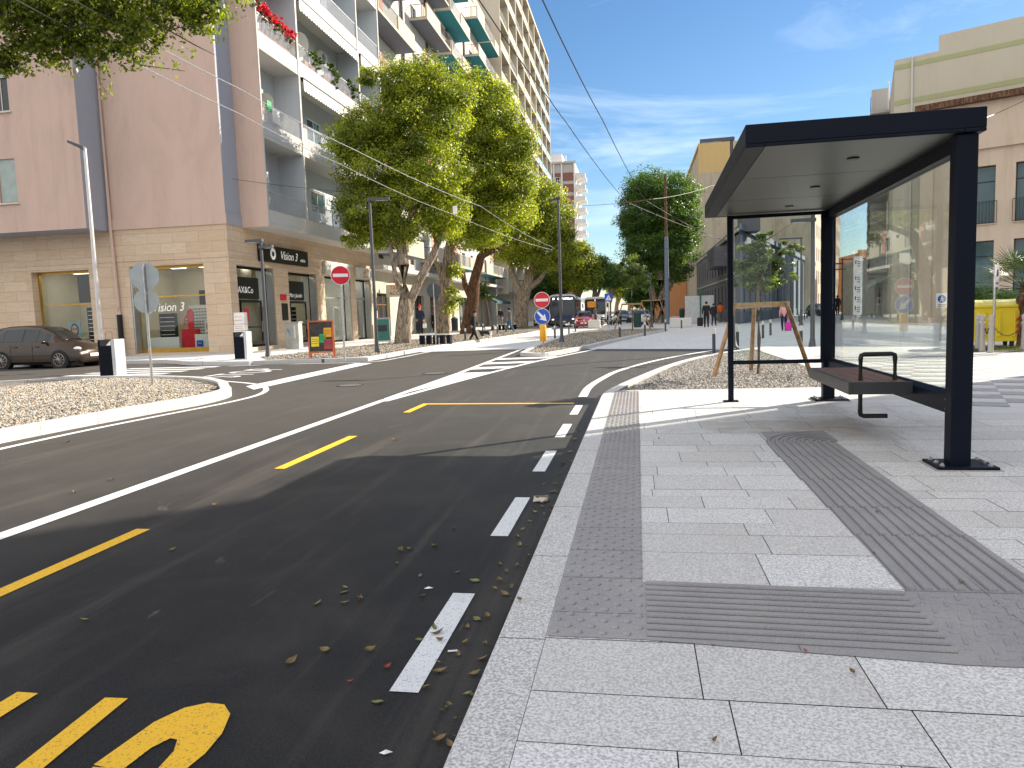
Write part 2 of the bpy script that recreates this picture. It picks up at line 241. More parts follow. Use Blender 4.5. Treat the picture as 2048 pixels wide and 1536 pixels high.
# ------------------------------------------------------------------ mesh helpers
class MB:
    def __init__(s): s.v = []; s.f = []; s.m = []
    def add(s, vs, fs, mi=0):
        o = len(s.v); s.v += [tuple(v) for v in vs]; s.f += [tuple(i+o for i in f) for f in fs]; s.m += [mi]*len(fs); return s
    def box(s, x0, x1, y0, y1, z0, z1, mi=0):
        return s.add([(x0, y0, z0), (x1, y0, z0), (x1, y1, z0), (x0, y1, z0), (x0, y0, z1), (x1, y0, z1), (x1, y1, z1), (x0, y1, z1)],
            [(0, 3, 2, 1), (4, 5, 6, 7), (0, 1, 5, 4), (1, 2, 6, 5), (2, 3, 7, 6), (3, 0, 4, 7)], mi)
    def bbox(s, c, sz, mi=0, bev=.0):   # box by centre and size with chamfered vertical edges
        x, y, z = c; a, b, h = sz[0]/2, sz[1]/2, sz[2]/2
        if not bev: return s.box(x-a, x+a, y-b, y+b, z-h, z+h, mi)
        p = [(-a+bev, -b), (a-bev, -b), (a, -b+bev), (a, b-bev), (a-bev, b), (-a+bev, b), (-a, b-bev), (-a, -b+bev)]
        rings = [(z-h, bev), (z-h+bev, 0), (z+h-bev, 0), (z+h, bev)]
        vs = []
        for zz, ins in rings:
            k = 1
            for px, py in p:
                vs.append((x+px*(1-ins/max(a, .001)), y+py*(1-ins/max(b, .001)), zz))
        fs = [tuple(range(7, -1, -1)), tuple(range(24, 32))]
        for r in range(3):
            for i in range(8): fs.append((r*8+i, r*8+(i+1) % 8, r*8+8+(i+1) % 8, r*8+8+i))
        return s.add(vs, fs, mi)
    def prism(s, poly, z0, z1, mi=0):
        n = len(poly); vs = [(x, y, z0) for x, y in poly]+[(x, y, z1) for x, y in poly]
        ar = sum(poly[i][0]*poly[(i+1) % n][1]-poly[(i+1) % n][0]*poly[i][1] for i in range(n))
        fs = [tuple(range(n-1, -1, -1)), tuple(range(n, 2*n))]+[(i, (i+1) % n, n+(i+1) % n, n+i) for i in range(n)]
        if ar < 0: fs = [tuple(reversed(f)) for f in fs]
        return s.add(vs, fs, mi)
    def plate(s, pts, off, mi=0):      # planar polygon given thickness by offset vector
        n = len(pts); vs = [tuple(p) for p in pts]+[(p[0]+off[0], p[1]+off[1], p[2]+off[2]) for p in pts]
        return s.add(vs, [tuple(range(n-1, -1, -1)), tuple(range(n, 2*n))]+[(i, (i+1) % n, n+(i+1) % n, n+i) for i in range(n)], mi)
    def cyl(s, p0, p1, r0, r1=None, n=12, mi=0, cap=True):
        r1 = r0 if r1 is None else r1; a = Vector(p0); b = Vector(p1); d = (b-a)
        if d.length < 1e-6: return s
        q = d.to_track_quat('Z', 'Y'); vs = []
        for c, r in ((a, r0), (b, r1)):
            for i in range(n):
                t = 2*math.pi*i/n; vs.append(tuple(c+q @ Vector((r*math.cos(t), r*math.sin(t), 0))))
        fs = [(i, (i+1) % n, n+(i+1) % n, n+i) for i in range(n)]
        if cap: fs += [tuple(range(n-1, -1, -1)), tuple(range(n, 2*n))]
        return s.add(vs, fs, mi)
    def tube(s, pts, rad, n=8, mi=0):
        for i in range(len(pts)-1):
            r0 = rad[i] if isinstance(rad, (list, tuple)) else rad; r1 = rad[i+1] if isinstance(rad, (list, tuple)) else rad
            s.cyl(pts[i], pts[i+1], r0, r1, n, mi)
        return s
    def sweep(s, pts, rad, n=10, mi=0, wob=0.):   # continuous tube with shared rings
        vs = []; P = [Vector(p) for p in pts]; m = len(P)
        for i in range(m):
            d = (P[min(i+1, m-1)]-P[max(i-1, 0)]).normalized(); q = d.to_track_quat('Z', 'Y')
            for k in range(n):
                t = 2*math.pi*k/n; r = rad[i]*(1+wob*math.sin(3*t+i*.7)+wob*.6*math.sin(5*t+1.3*i)); vs.append(tuple(P[i]+q @ Vector((r*math.cos(t), r*math.sin(t), 0))))
        fs = [tuple(range(n-1, -1, -1)), tuple(range((m-1)*n, m*n))]
        for i in range(m-1):
            for k in range(n): fs.append((i*n+k, i*n+(k+1) % n, (i+1)*n+(k+1) % n, (i+1)*n+k))
        return s.add(vs, fs, mi)
    def lathe(s, c, prof, n=14, mi=0):
        vs = [(c[0]+r*math.cos(2*math.pi*i/n), c[1]+r*math.sin(2*math.pi*i/n), c[2]+z) for r, z in prof for i in range(n)]
        m = len(prof); fs = [tuple(range(n-1, -1, -1)), tuple(range((m-1)*n, m*n))]
        for j in range(m-1):
            for i in range(n): fs.append((j*n+i, j*n+(i+1) % n, (j+1)*n+(i+1) % n, (j+1)*n+i))
        return s.add(vs, fs, mi)
    def ball(s, c, r, n=10, mi=0):
        rr = r if isinstance(r, (tuple, list)) else (r, r, r); m = n//2+1; vs = []; fs = []
        for j in range(1, m):
            a = math.pi*j/m
            for i in range(n): t = 2*math.pi*i/n; vs.append((c[0]+rr[0]*math.sin(a)*math.cos(t), c[1]+rr[1]*math.sin(a)*math.sin(t), c[2]-rr[2]*math.cos(a)))
        b = len(vs); vs += [(c[0], c[1], c[2]-rr[2]), (c[0], c[1], c[2]+rr[2])]
        for j in range(m-2):
            for i in range(n): fs.append((j*n+i, j*n+(i+1) % n, (j+1)*n+(i+1) % n, (j+1)*n+i))
        for i in range(n): fs += [((i+1) % n, i, b), ((m-2)*n+i, (m-2)*n+(i+1) % n, b+1)]
        return s.add(vs, fs, mi)
    def xf(s, M):   # transform everything so far
        s.v = [tuple(M @ Vector(v)) for v in s.v]; return s
    def build(s, name, mats, parent=None, world=False, smooth=False, bevel=0.):
        me = bpy.data.meshes.new(name)
        vs = s.v
        if world and parent is not None:
            Mi = Matrix.LocRotScale(parent_world(parent), None, None).inverted() if False else None
            o = parent_world(parent); vs = [(x-o[0], y-o[1], z-o[2]) for x, y, z in vs]
        me.from_pydata(vs, [], s.f)
        if isinstance(mats, str): mats = [mats]
        for m in mats: me.materials.append(MAT[m])
        if len(mats) > 1: me.polygons.foreach_set('material_index', s.m)
        if smooth:
            me.polygons.foreach_set('use_smooth', [True]*len(me.polygons))
            try: me.set_sharp_from_angle(angle=R(38))
            except Exception: pass
        me.update()
        o = bpy.data.objects.new(name, me); COL.objects.link(o)
        if parent is not None: o.parent = parent
        if bevel:
            b = o.modifiers.new('bevel', 'BEVEL'); b.width = bevel; b.segments = 2; b.limit_method = 'ANGLE'
        return o
def parent_world(p):
    v = Vector((0, 0, 0))
    while p is not None: v = v+p.location; p = p.parent
    return v
def tag(o, label=None, cat=None, group=None, kind=None):
    if label: o['label'] = label
    if cat: o['category'] = cat
    if group: o['group'] = group
    if kind: o['kind'] = kind
    return o
def thing(name, label, cat, loc=(0, 0, 0), rz=0, group=None):
    o = bpy.data.objects.new(name, None); COL.objects.link(o); o.location = loc; o.rotation_euler = (0, 0, rz); o.empty_display_size = .1
    return tag(o, label, cat, group)
def copytree(o, parent=None):
    c = o.copy(); COL.objects.link(c); c.parent = parent
    for ch in o.children: copytree(ch, c)
    return c
def dup(o, loc, rz=0, label=None, sc=None, group=None):
    c = copytree(o); c.location = loc; c.rotation_euler = (0, 0, rz)
    if label: c['label'] = label
    if group: c['group'] = group
    if sc: c.scale = sc
    return c
FONT = bpy.data.fonts.load('<builtin>') if '<builtin>' in bpy.data.fonts else None
def text(parent, name, s, size, M, mat, ext=.006, align='CENTER', shear=0., sx=1.):
    c = bpy.data.curves.new('t', 'FONT'); c.body = s; c.size = size; c.extrude = ext; c.align_x = align; c.align_y = 'CENTER'; c.shear = shear; c.resolution_u = 3
    o = bpy.data.objects.new('t', c); COL.objects.link(o)
    bpy.context.view_layer.update(); dg = bpy.context.evaluated_depsgraph_get(); me = bpy.data.meshes.new_from_object(o.evaluated_get(dg))
    bpy.data.objects.remove(o); me.materials.clear(); me.materials.append(MAT[mat]); me.transform(M @ Matrix.Diagonal((sx, 1, 1, 1)))
    q = bpy.data.objects.new(name, me); COL.objects.link(q); q.parent = parent; return q
def FM(origin, xdir, zdir=(0, 0, 1)):  # frame for text: x along xdir, y along zdir
    x = Vector(xdir).normalized(); y = Vector(zdir).normalized(); n = x.cross(y)
    return Matrix(((x.x, y.x, n.x, origin[0]), (x.y, y.y, n.y, origin[1]), (x.z, y.z, n.z, origin[2]), (0, 0, 0, 1)))
def struct(name, mb, mat, **k):
    o = mb.build(name, mat, **k); o['kind'] = 'structure'; return o

# ------------------------------------------------------------------ foliage
def leaves_mesh(name, mat, pts, nrm, size, tint, parent=None, asp=.5):
    n = len(pts); d = rng.normal(size=(n, 3)); nn = nrm/np.linalg.norm(nrm, axis=1, keepdims=True)
    d -= nn*(d*nn).sum(1, keepdims=True); d /= np.linalg.norm(d, axis=1, keepdims=True); e = np.cross(nn, d)
    L_ = (size*rng.uniform(.7, 1.3, n))[:, None] if np.isscalar(size) else size[:, None]
    v = np.stack([pts-d*L_*.5, pts+e*L_*asp*.5, pts+d*L_*.5, pts-e*L_*asp*.5], 1).reshape(-1, 3).astype(np.float32)
    me = bpy.data.meshes.new(name); me.vertices.add(4*n); me.vertices.foreach_set('co', v.ravel())
    me.loops.add(4*n); me.loops.foreach_set('vertex_index', np.arange(4*n, dtype=np.int32))
    me.polygons.add(n); me.polygons.foreach_set('loop_start', np.arange(0, 4*n, 4, dtype=np.int32)); me.polygons.foreach_set('loop_total', np.full(n, 4, dtype=np.int32))
    a = me.attributes.new('tint', 'FLOAT', 'FACE'); a.data.foreach_set('value', np.clip(tint, 0, 1).astype(np.float32))
    me.update(); me.materials.append(MAT[mat]); o = bpy.data.objects.new(name, me); COL.objects.link(o); o.parent = parent; return o
def crown_pts(blobs, nclump, nleaf, cr=(.35, .7), shell=.55):
    """blobs: (x,y,z,rx,ry,rz). leaf clumps through each ellipsoid, denser near its surface"""
    vol = np.array([b[3]*b[4]+b[4]*b[5]+b[3]*b[5] for b in blobs]); vol = vol/vol.sum(); P = []; Nn = []; T = []
    for b, f in zip(blobs, vol):
        k = max(3, int(nclump*f)); c0 = np.array(b[:3]); rr = np.array(b[3:6])
        u = rng.normal(size=(k, 3)); u /= np.linalg.norm(u, axis=1, keepdims=True); rad = rng.uniform(shell, 1.03, k)[:, None]
        cc = c0+u*rr*rad
        for j in range(k):
            m = max(4, int(nleaf*f/k*rng.uniform(.5, 1.5))); s_ = rng.uniform(*cr)*min(1.3, rr.mean()/1.5+.35)
            v = rng.normal(size=(m, 3)); v /= np.linalg.norm(v, axis=1, keepdims=True); v *= (rng.uniform(.15, 1, m)**.6)[:, None]
            P.append(cc[j]+v*s_*np.array([1.15, 1.15, .75])); Nn.append(v*.8+u[j]*.5+np.array([0, 0, .5])+rng.normal(size=(m, 3))*.55)
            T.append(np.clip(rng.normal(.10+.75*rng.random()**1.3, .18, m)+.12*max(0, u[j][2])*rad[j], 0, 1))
    return np.concatenate(P), np.concatenate(Nn), np.concatenate(T)
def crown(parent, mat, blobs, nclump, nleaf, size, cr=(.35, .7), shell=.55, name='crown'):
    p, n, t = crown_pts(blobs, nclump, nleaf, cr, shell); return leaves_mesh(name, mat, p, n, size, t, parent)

# ------------------------------------------------------------------ the ground
PZ = .15
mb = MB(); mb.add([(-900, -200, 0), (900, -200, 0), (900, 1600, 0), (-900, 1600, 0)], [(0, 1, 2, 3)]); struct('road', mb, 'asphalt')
def strip(line, wd, z=.004, mb=None, side=0):   # flat ribbon following a polyline
    mb = mb or MB(); P = [Vector((p[0], p[1])) for p in line]; vs = []
    for i, p in enumerate(P):
        d = (P[min(i+1, len(P)-1)]-P[max(i-1, 0)]).normalized(); n = Vector((d.y, -d.x))
        a = p-n*wd*(.5-side*.5); b = p+n*wd*(.5+side*.5); vs += [(a.x, a.y, z), (b.x, b.y, z)]
    return mb.add(vs, [(2*i, 2*i+1, 2*i+3, 2*i+2) for i in range(len(P)-1)])
def curve(pts, n=8):   # Catmull-Rom through 2-D points
    P = [Vector(p[:2]) for p in pts]; P = [P[0]*2-P[1]]+P+[P[-1]*2-P[-2]]; o = []
    for i in range(1, len(P)-2):
        for k in range(n):
            t = k/n; a, b, c, d = P[i-1:i+3]
            o.append(tuple(.5*((2*b)+(c-a)*t+(2*a-5*b+4*c-d)*t*t+(3*b-a-3*c+d)*t**3)))
    o.append(tuple(P[-2])); return o
def kerb(name, line, wd, z1, z0=-.05, side=1, closed=False, mat='kerb_granite'):
    mb = MB(); P = [Vector(p) for p in line]; m = len(P); vs = []
    for i, p in enumerate(P):
        if closed: d = (P[(i+1) % m]-P[i-1]).normalized()
        else: d = (P[min(i+1, m-1)]-P[max(i-1, 0)]).normalized()
        n = Vector((d.y, -d.x))*side; q = p+n*wd; c = .012; e = p+n*c
        vs += [(p.x, p.y, z0), (p.x, p.y, z1-c), (e.x, e.y, z1), (q.x, q.y, z1), (q.x, q.y, z0)]
    fs = []
    for i in range(m if closed else m-1):
        a = i*5; b = ((i+1) % m)*5
        for k in range(4): f = (a+k, a+k+1, b+k+1, b+k); fs.append(f if side < 0 else f[::-1])
    mb.add(vs, fs); return struct(name, mb, mat)
# platform pavement: kerb line runs straight along the bus lane, then swings right round the gravel bed
kl = [(-.57, -4), (-.57, 4), (-.57, 9), (-.565, 11.2)]+curve([(-.55, 11.6), (-.44, 12.4), (-.05, 14.3), (.55, 16.9), (1.25, 19.2), (2.05, 21.1), (3.1, 23.0), (4.4, 24.9)], 5)
kerb('kerb', kl, .19, PZ)
inn = [(-.38, -4), (-.38, 11.3)]
mb = MB(); mb.add([(-.38, -4, PZ-.006), (14, -4, PZ-.006), (14, 8.4, PZ-.006), (3.4, 8.4, PZ-.006), (3.4, 11.85, PZ-.006), (-.38, 11.85, PZ-.006)], [(0, 1, 2, 3, 4, 5)]); struct('pavement_joints', mb, 'soil')
# each slab is its own quad standing 6 mm proud of the joint bed; courses of uneven width as laid
ys = [-4, -3.6, -3.2, -2.8, -2.35, -2.0, -1.6, -1.2, -.75, -.4, 0, .45, .8, 1.2, 1.62, 2.07, 2.37, 2.78, 3.10, 3.41, 3.86, 4.18, 4.41, 4.75, 5.05, 5.25, 5.70, 6.02, 6.22, 6.66, 6.98, 7.22, 7.66, 7.98, 8.4, 8.74, 9.1, 9.55, 9.9, 10.3, 10.62, 11.05, 11.45, 11.85]
rs = random.Random(4); mb = MB(); tn = []
known = {2.37: [.19, .75, 1.35], 2.07: [.27, .82, 1.4], 3.41: [.575], 3.86: [.66], 4.18: [.59]}
for ya, yb_ in zip(ys, ys[1:]):
    xe = 14 if ya < 8.39 else 3.4; x = -.38; xs = [x]
    if ya in known: xs += known[ya]; x = xs[-1]
    else: x = xs[0]+rs.uniform(.15, .6); xs.append(x)
    while x < xe-.9: x += rs.choice((.56, .60, .64, .52)); xs.append(x)
    xs.append(xe); g_ = .0022
    for xa, xb in zip(xs, xs[1:]): dz = rs.uniform(-.0008, .0008); mb.add([(xa+g_, ya+g_, PZ+dz), (xb-g_, ya+g_, PZ+dz), (xb-g_, yb_-g_, PZ+dz), (xa+g_, yb_-g_, PZ+dz)], [(0, 1, 2, 3)]); tn.append(rs.random()**1.5)
o_ = struct('pavement', mb, 'granite_slabs'); a_ = o_.data.attributes.new('tint', 'FLOAT', 'FACE'); a_.data.foreach_set('value', tn)
mb = MB(); mb.add([(3.4, 8.4, PZ-.003), (15, 8.4, PZ-.003), (15, 24.9, PZ-.003), (4.3, 24.9, PZ-.003), (3.3, 23, PZ-.003), (3.4, 22.8, PZ-.003)], [(0, 1, 2, 3, 4, 5)]); struct('pavement', mb, 'plaza_slabs')
bed = [(-.30, 11.86), (3.4, 11.86), (3.4, 22.8)]+[(x+.17, y-.1) for x, y in reversed(curve([(-.36, 12.4), (.03, 14.3), (.6, 16.9), (1.3, 19.2), (2.1, 21.1), (2.95, 22.7)], 5))]
mb = MB(); mb.add([(x, y, PZ-.02) for x, y in bed], [tuple(range(len(bed)))]); struct('gravel_bed', mb, 'grey_gravel')
mb = MB(); strip([(-.2, 11.81), (3.45, 11.81)], .1, PZ+.003, mb); strip([(3.45, 11.8), (3.45, 22.9)], .1, PZ+.003, mb); struct('bed_edging', mb, 'kerb_granite')
# big paved square across the junction
mb = MB(); sq = [(-9.2, 29.4), (-2.9, 29.4), (-1.8, 28.2), (4.6, 25.1), (60, 24.9), (70, 90), (40, 140), (-4, 300), (-9, 300), (-7.2, 60)]
mb.add([(x, y, .006) for x, y in sq], [tuple(range(len(sq)))]); struct('paved_square', mb, 'plaza_slabs')
# chequered paving right of the shelter
mb = MB(); mb2 = MB(); u = Vector((.94, -.34)); v_ = Vector((.34, .94)); o_ = Vector((3.75, 9.6))
for i in range(-14, 22):
    for j in range(0, 22):
        p = o_+u*(i*.55)+v_*(j*.42)
        c = [p, p+u*.55, p+u*.55+v_*.42, p+v_*.42]
        if (i+j) % 2: continue
        if min(q.x for q in c) < 3.55 or min(q.y for q in c) < 8.8 or max(q.x for q in c) > 14: continue
        mb.add([(q.x, q.y, PZ+.001) for q in c], [(0, 1, 2, 3)])
struct('chequered_paving', mb, 'chequer_dark')

# tactile paving: blister strip along the kerb, ribbed guide paths, chevron square
TZ = PZ+.004
mb = MB(); mb.add([(-.375, 2.79, TZ), (.0, 2.79, TZ), (.0, 11.8, TZ), (-.375, 11.8, TZ)], [(0, 1, 2, 3)])
mb.add([(.0, 2.79, TZ), (1.105, 2.69, TZ), (1.75, 2.69, TZ), (1.75, 3.38, TZ), (1.72, 3.38, TZ), (1.78, 7.72, TZ), (1.2, 7.72, TZ), (1.14, 3.38, TZ), (.0, 3.40, TZ)], [tuple(range(9))])
o = struct('tactile_paving', mb, 'tactile_concrete')
mb = MB(); r = 0
for k in range(int((11.75-2.82)/.058)):
    y = 2.83+k*.058
    for i in range(4):
        x = -.35+i*.095+(k % 2)*.0475
        if x < -.01: mb.lathe((x, y, TZ), [(.0175, 0), (.0165, .006), (.011, .0085)], 8)
ot = mb.build('tactile_blisters', 'tactile_concrete'); ot['kind'] = 'structure'
mb = MB(); dirt_or_shade = []
def rib(a, b, wd=.03, h=.009):
    a = Vector(a); b = Vector(b); d = (b-a).normalized(); n = Vector((d.y, -d.x)); vs = []
    for q in (a, b):
        for s_, z in ((-wd/2, 0), (-wd*.42, h), (wd*.42, h), (wd/2, 0)): vs.append((q.x+n.x*s_, q.y+n.y*s_, TZ+z))
    mb.add(vs, [(0, 1, 5, 4), (1, 2, 6, 5), (2, 3, 7, 6), (0, 4, 7, 3), (3, 2, 1, 0), (4, 5, 6, 7)])
    if wd > .02: dirt_or_shade.append((a, b, n if abs(d.x) < abs(d.y) else -n, wd))
for k in range(10):
    y = 2.84+k*.061; rib((.015, y), (1.115+.0, y-.04), .032)
for k in range(9):
    x0 = 1.17+k*.066
    for a, b in ((3.40, 4.2), (4.21, 4.78), (4.79, 5.55), (5.56, 6.4), (6.41, 7.05)): rib((x0, a), (x0+.012, b), .034)
for k in range(8):
    pts = []
    for t in range(9):
        a = R(90*t/8); rr = .62-k*.075
        pts.append((1.80-rr*math.cos(a), 7.07+rr*math.sin(a)*1.0))
    for a, b in zip(pts, pts[1:]): rib(a, b, .026)
for i in range(9):
    for j in range(9):
        x, y = 1.15+i*.07, 2.73+j*.072
        if (i+j) % 2: rib((x, y+.01), (x+.055, y+.006), .012, .005)
        else: rib((x+.02, y-.02), (x+.032, y+.035), .012, .005)
ob = mb.build('tactile_ribs', 'tactile_concrete'); ob['kind'] = 'structure'
mb = MB()
for y in (3.07, ): strip([(.01, y+.04), (1.11, y)], .006, TZ+.001, mb)
for x, y0, y1 in ((1.46, 2.7, 7.1), (.57, 2.75, 3.4)): strip([(x, y0), (x, y1)], .005, TZ+.001, mb)
for y in np.arange(3.03, 11.8, .415): strip([(-.375, y), (0, y)], .005, TZ+.001, mb)
for y in (4.205, 4.785, 5.555, 6.405, 7.06, 3.385): strip([(1.14, y), (1.76, y)], .006, TZ+.001, mb)
for a, b, n, wd in dirt_or_shade: c1 = a-n*(wd*.5+.0045); c2 = b-n*(wd*.5+.0045); strip([(c1.x, c1.y), (c2.x, c2.y)], .0065, TZ+.0012, mb)  # dark strips beside the ribs stand for their shade, put into the colour
plain('joint_dirt_rib_shade', (.155, .15, .145), .9); struct('joints_and_rib_shade', mb, 'joint_dirt_rib_shade')

# fallen dirt along the kerb: darker strip of damp asphalt is real geometry of fine grit
# road markings
mb = MB()
strip([(-4.4, -4), (-4.4, 7), (-4.4, 12.1), (-4.42, 18), (-4.5, 22), (-4.62, 29), (-4.9, 36), (-5.2, 50)], .15, .004, mb)
strip(curve([(-4.33, 12.1), (-3.85, 16), (-3.2, 20.5), (-2.55, 23.8), (-1.6, 28), (-.3, 34.5), (1.2, 44)], 4), .15, .0042, mb)
for y0, y1 in ((19.0, 19.8), (20.9, 21.7), (22.9, 23.7)):
    f = lambda y: np.interp(y, [12.1, 16, 20.5, 23.8], [-4.33, -3.85, -3.2, -2.6])
    mb.add([(-4.42, y0, .0046), (f(y0+.3), y0+.3, .0046), (f(y1+.3), y1+.3, .0046), (-4.42, y1, .0046)], [(0, 1, 2, 3)])
mb.add([(-4.4, 13.2, .0045), (-3.72, 17, .0045), (-3.52, 18.1, .0045), (-4.4, 18.0, .0045)], [(0, 1, 2, 3)])
for y in (2.58, 4.56, 6.5, 8.33, 10.2): mb.add([(-.96, y, .004), (-.845, y, .004), (-.845, y+1, .004), (-.96, y+1, .004)], [(0, 1, 2, 3)])
mb.add([(-.96, .6, .004), (-.845, .6, .004), (-.845, 1.6, .004), (-.96, 1.6, .004)], [(0, 1, 2, 3)])
strip(curve([(-.93, 12.3), (-.92, 14), (-.72, 16), (-.4, 17.9), (.55, 21.1), (1.95, 24.3), (3.3, 26.6), (6, 30.5), (9.5, 36)], 5), .15, .0072, mb)
# line round the left island
strip(curve([(-7.55, 2), (-7.62, 6), (-7.66, 8.6), (-7.55, 10.3), (-7.35, 12.2), (-7.45, 13.6), (-8.0, 14.9), (-8.9, 16.0), (-10.2, 16.9), (-12, 17.8), (-13.6, 18.3)], 6), .12, .004, mb)
mb.add([(-8.75, 15.4, .0045), (-8.12, 14.6, .0045), (-8.45, 22.7, .0045), (-9.1, 22.9, .0045)], [(0, 1, 2, 3)])
strip(curve([(-13.6, 22.9), (-11, 23.3), (-8.8, 23.4), (-8.45, 25.5), (-8.4, 30), (-7.7, 38), (-6.3, 50)], 5), .13, .0044, mb)
# zebra crossing over the side street (bars run away from the island)
for k in range(6):
    y0 = 17.95+k*.92; x0 = -13.9 if k else -14.8; mb.add([(x0-3.4, y0, .004), (x0, y0, .004), (x0, y0+.46, .004), (x0-3.4, y0+.46, .004)], [(0, 1, 2, 3)])
strip([(-24, 23.1), (-40, 23.1)], .1, .004, mb)
struct('white_road_marking', mb, 'white_paint')
mst = mb
tmp = text(None, 'stop_lettering', 'STOP', 1.5, Matrix.Translation((-11.1, 19.6, .006)) @ Matrix.Rotation(R(90), 4, 'Z') @ Matrix.Diagonal((.9, 1.2, 1, 1)), 'white_paint', .001); tmp['kind'] = 'structure'
mb = MB()
for y0, y1 in ((-1, .9), (2.6, 4.58), (6.6, 8.5), (10.62, 11.7)): mb.add([(-3.51, y0, .004), (-3.40, y0, .004), (-3.40, y1, .004), (-3.51, y1, .004)], [(0, 1, 2, 3)])
mb.add([(-3.40, 11.58, .004), (-1.0, 11.42, .004), (-1.0, 11.54, .004), (-3.40, 11.70, .004)], [(0, 1, 2, 3)])
def stroke(pts, wd): strip(pts, wd, .0042, mb)
stroke(curve([(-2.39, 2.42), (-2.40, 1.6), (-2.37, .95), (-2.18, .72), (-2.0, .95), (-1.965, 1.6), (-2.0, 2.42)], 6), .095)
# top hook of the S, its outline measured on the road
Sp = [(-1.775, 2.02), (-1.74, 2.28), (-1.69, 2.38), (-1.62, 2.425), (-1.55, 2.42), (-1.49, 2.36), (-1.45, 2.24), (-1.44, 2.12), (-1.455, 2.02), (-1.545, 2.0), (-1.555, 2.12), (-1.585, 2.185), (-1.615, 2.19), (-1.645, 2.13), (-1.66, 2.0)]
mb.add([(x, y, .0042) for x, y in Sp], [tuple(range(len(Sp)))[::-1]])
stroke(curve([(-1.718, 2.01), (-1.71, 1.8), (-1.64, 1.62), (-1.56, 1.48), (-1.49, 1.25), (-1.5, .9), (-1.62, .74), (-1.75, .95)], 6), .1)
stroke([(-2.85, 2.4), (-2.85, .74)], .1); stroke(curve([(-2.85, 2.37), (-2.62, 2.3), (-2.6, 1.9), (-2.82, 1.62), (-2.58, 1.4), (-2.6, .9), (-2.85, .76)], 5), .09)
struct('yellow_road_marking', mb, 'yellow_paint')

# left traffic island
isl = curve([(-8.12, -3), (-8.1, 3), (-8.05, 7.2), (-8.0, 9), (-7.85, 10.6), (-7.68, 12.0), (-7.85, 13.2), (-8.45, 14.2), (-9.2, 15.3), (-10.4, 16.4), (-11.8, 17.1), (-13.2, 17.5), (-14.6, 17.5)], 5)
islf = isl+[(-16.5, 16.3), (-15.5, 13), (-14.2, 9), (-13.2, 4), (-13, -3)]
kerb('kerb', islf, .2, .16, side=-1, closed=True)
mb = MB(); mb.add([(x*1, y, .11) for x, y in islf], [tuple(range(len(islf)))]); struct('gravel_island', mb, 'warm_gravel')
mb = MB(); mb.add([(-30, 10, .02), (-15.6, 13, .02), (-16.6, 16.4, .02), (-30, 17.6, .02)], [(0, 1, 2, 3)]); struct('concrete_apron', mb, 'pale_concrete')
# soil and weeds at the island nose, median island
mb = MB(); sp = [(-9.0, 14.6), (-8.3, 13.6), (-8.6, 13.4), (-9.8, 15.0), (-11.2, 16.3), (-10.9, 16.5)]; mb.add([(x, y, .125) for x, y in sp], [tuple(range(6))]); struct('soil_patch', mb, 'soil')
med = curve([(-3.95, 24.7), (-3.3, 24.0), (-2.75, 24.4), (-1.9, 28.5), (-.7, 35.6), (.5, 42.0), (1.9, 49.5), (1.5, 51.5), (-.5, 52.5), (-3.6, 51.8), (-4.1, 47), (-4.15, 36), (-4.1, 28)], 5)
kerb('kerb', med, .2, .13, side=-1, closed=True)
mb = MB(); mb.add([(x, y, .10) for x, y in med[:-1]], [tuple(range(len(med)-1))]); struct('gravel_island', mb, 'warm_gravel')
# left pavement with tree beds in gravel
lp = [(-60, 25.7), (-20, 25.7), (-17.6, 25.4), (-15.6, 23.9), (-13.3, 23.2), (-12.6, 23.5), (-9.6, 23.8), (-9.0, 24.6), (-8.95, 30), (-8.4, 37), (-7.2, 50), (-7.3, 66), (-8.2, 110), (-9, 300)]
kerb('kerb', curve(lp, 3), .2, .14, side=-1)
lpi = curve(lp, 3)
mb = MB(); mb.add([(x, y, .118) for x, y in lpi]+[(-30, 300, .118), (-30, 31, .118), (-60, 31, .118)], [tuple(range(len(lpi)+3))[::-1]]); struct('pavement', mb, 'plaza_slabs')
gb = [(-12.9, 24.2), (-9.9, 24.3), (-9.3, 25.2), (-9.25, 30), (-8.7, 37), (-7.6, 50), (-7.6, 66), (-8.4, 105), (-12, 105), (-12.6, 60), (-13.0, 40), (-13.8, 30), (-14.1, 26)]
mb = MB(); mb.add([(x, y, .125) for x, y in gb], [tuple(range(len(gb)))]); struct('gravel_bed', mb, 'warm_gravel')
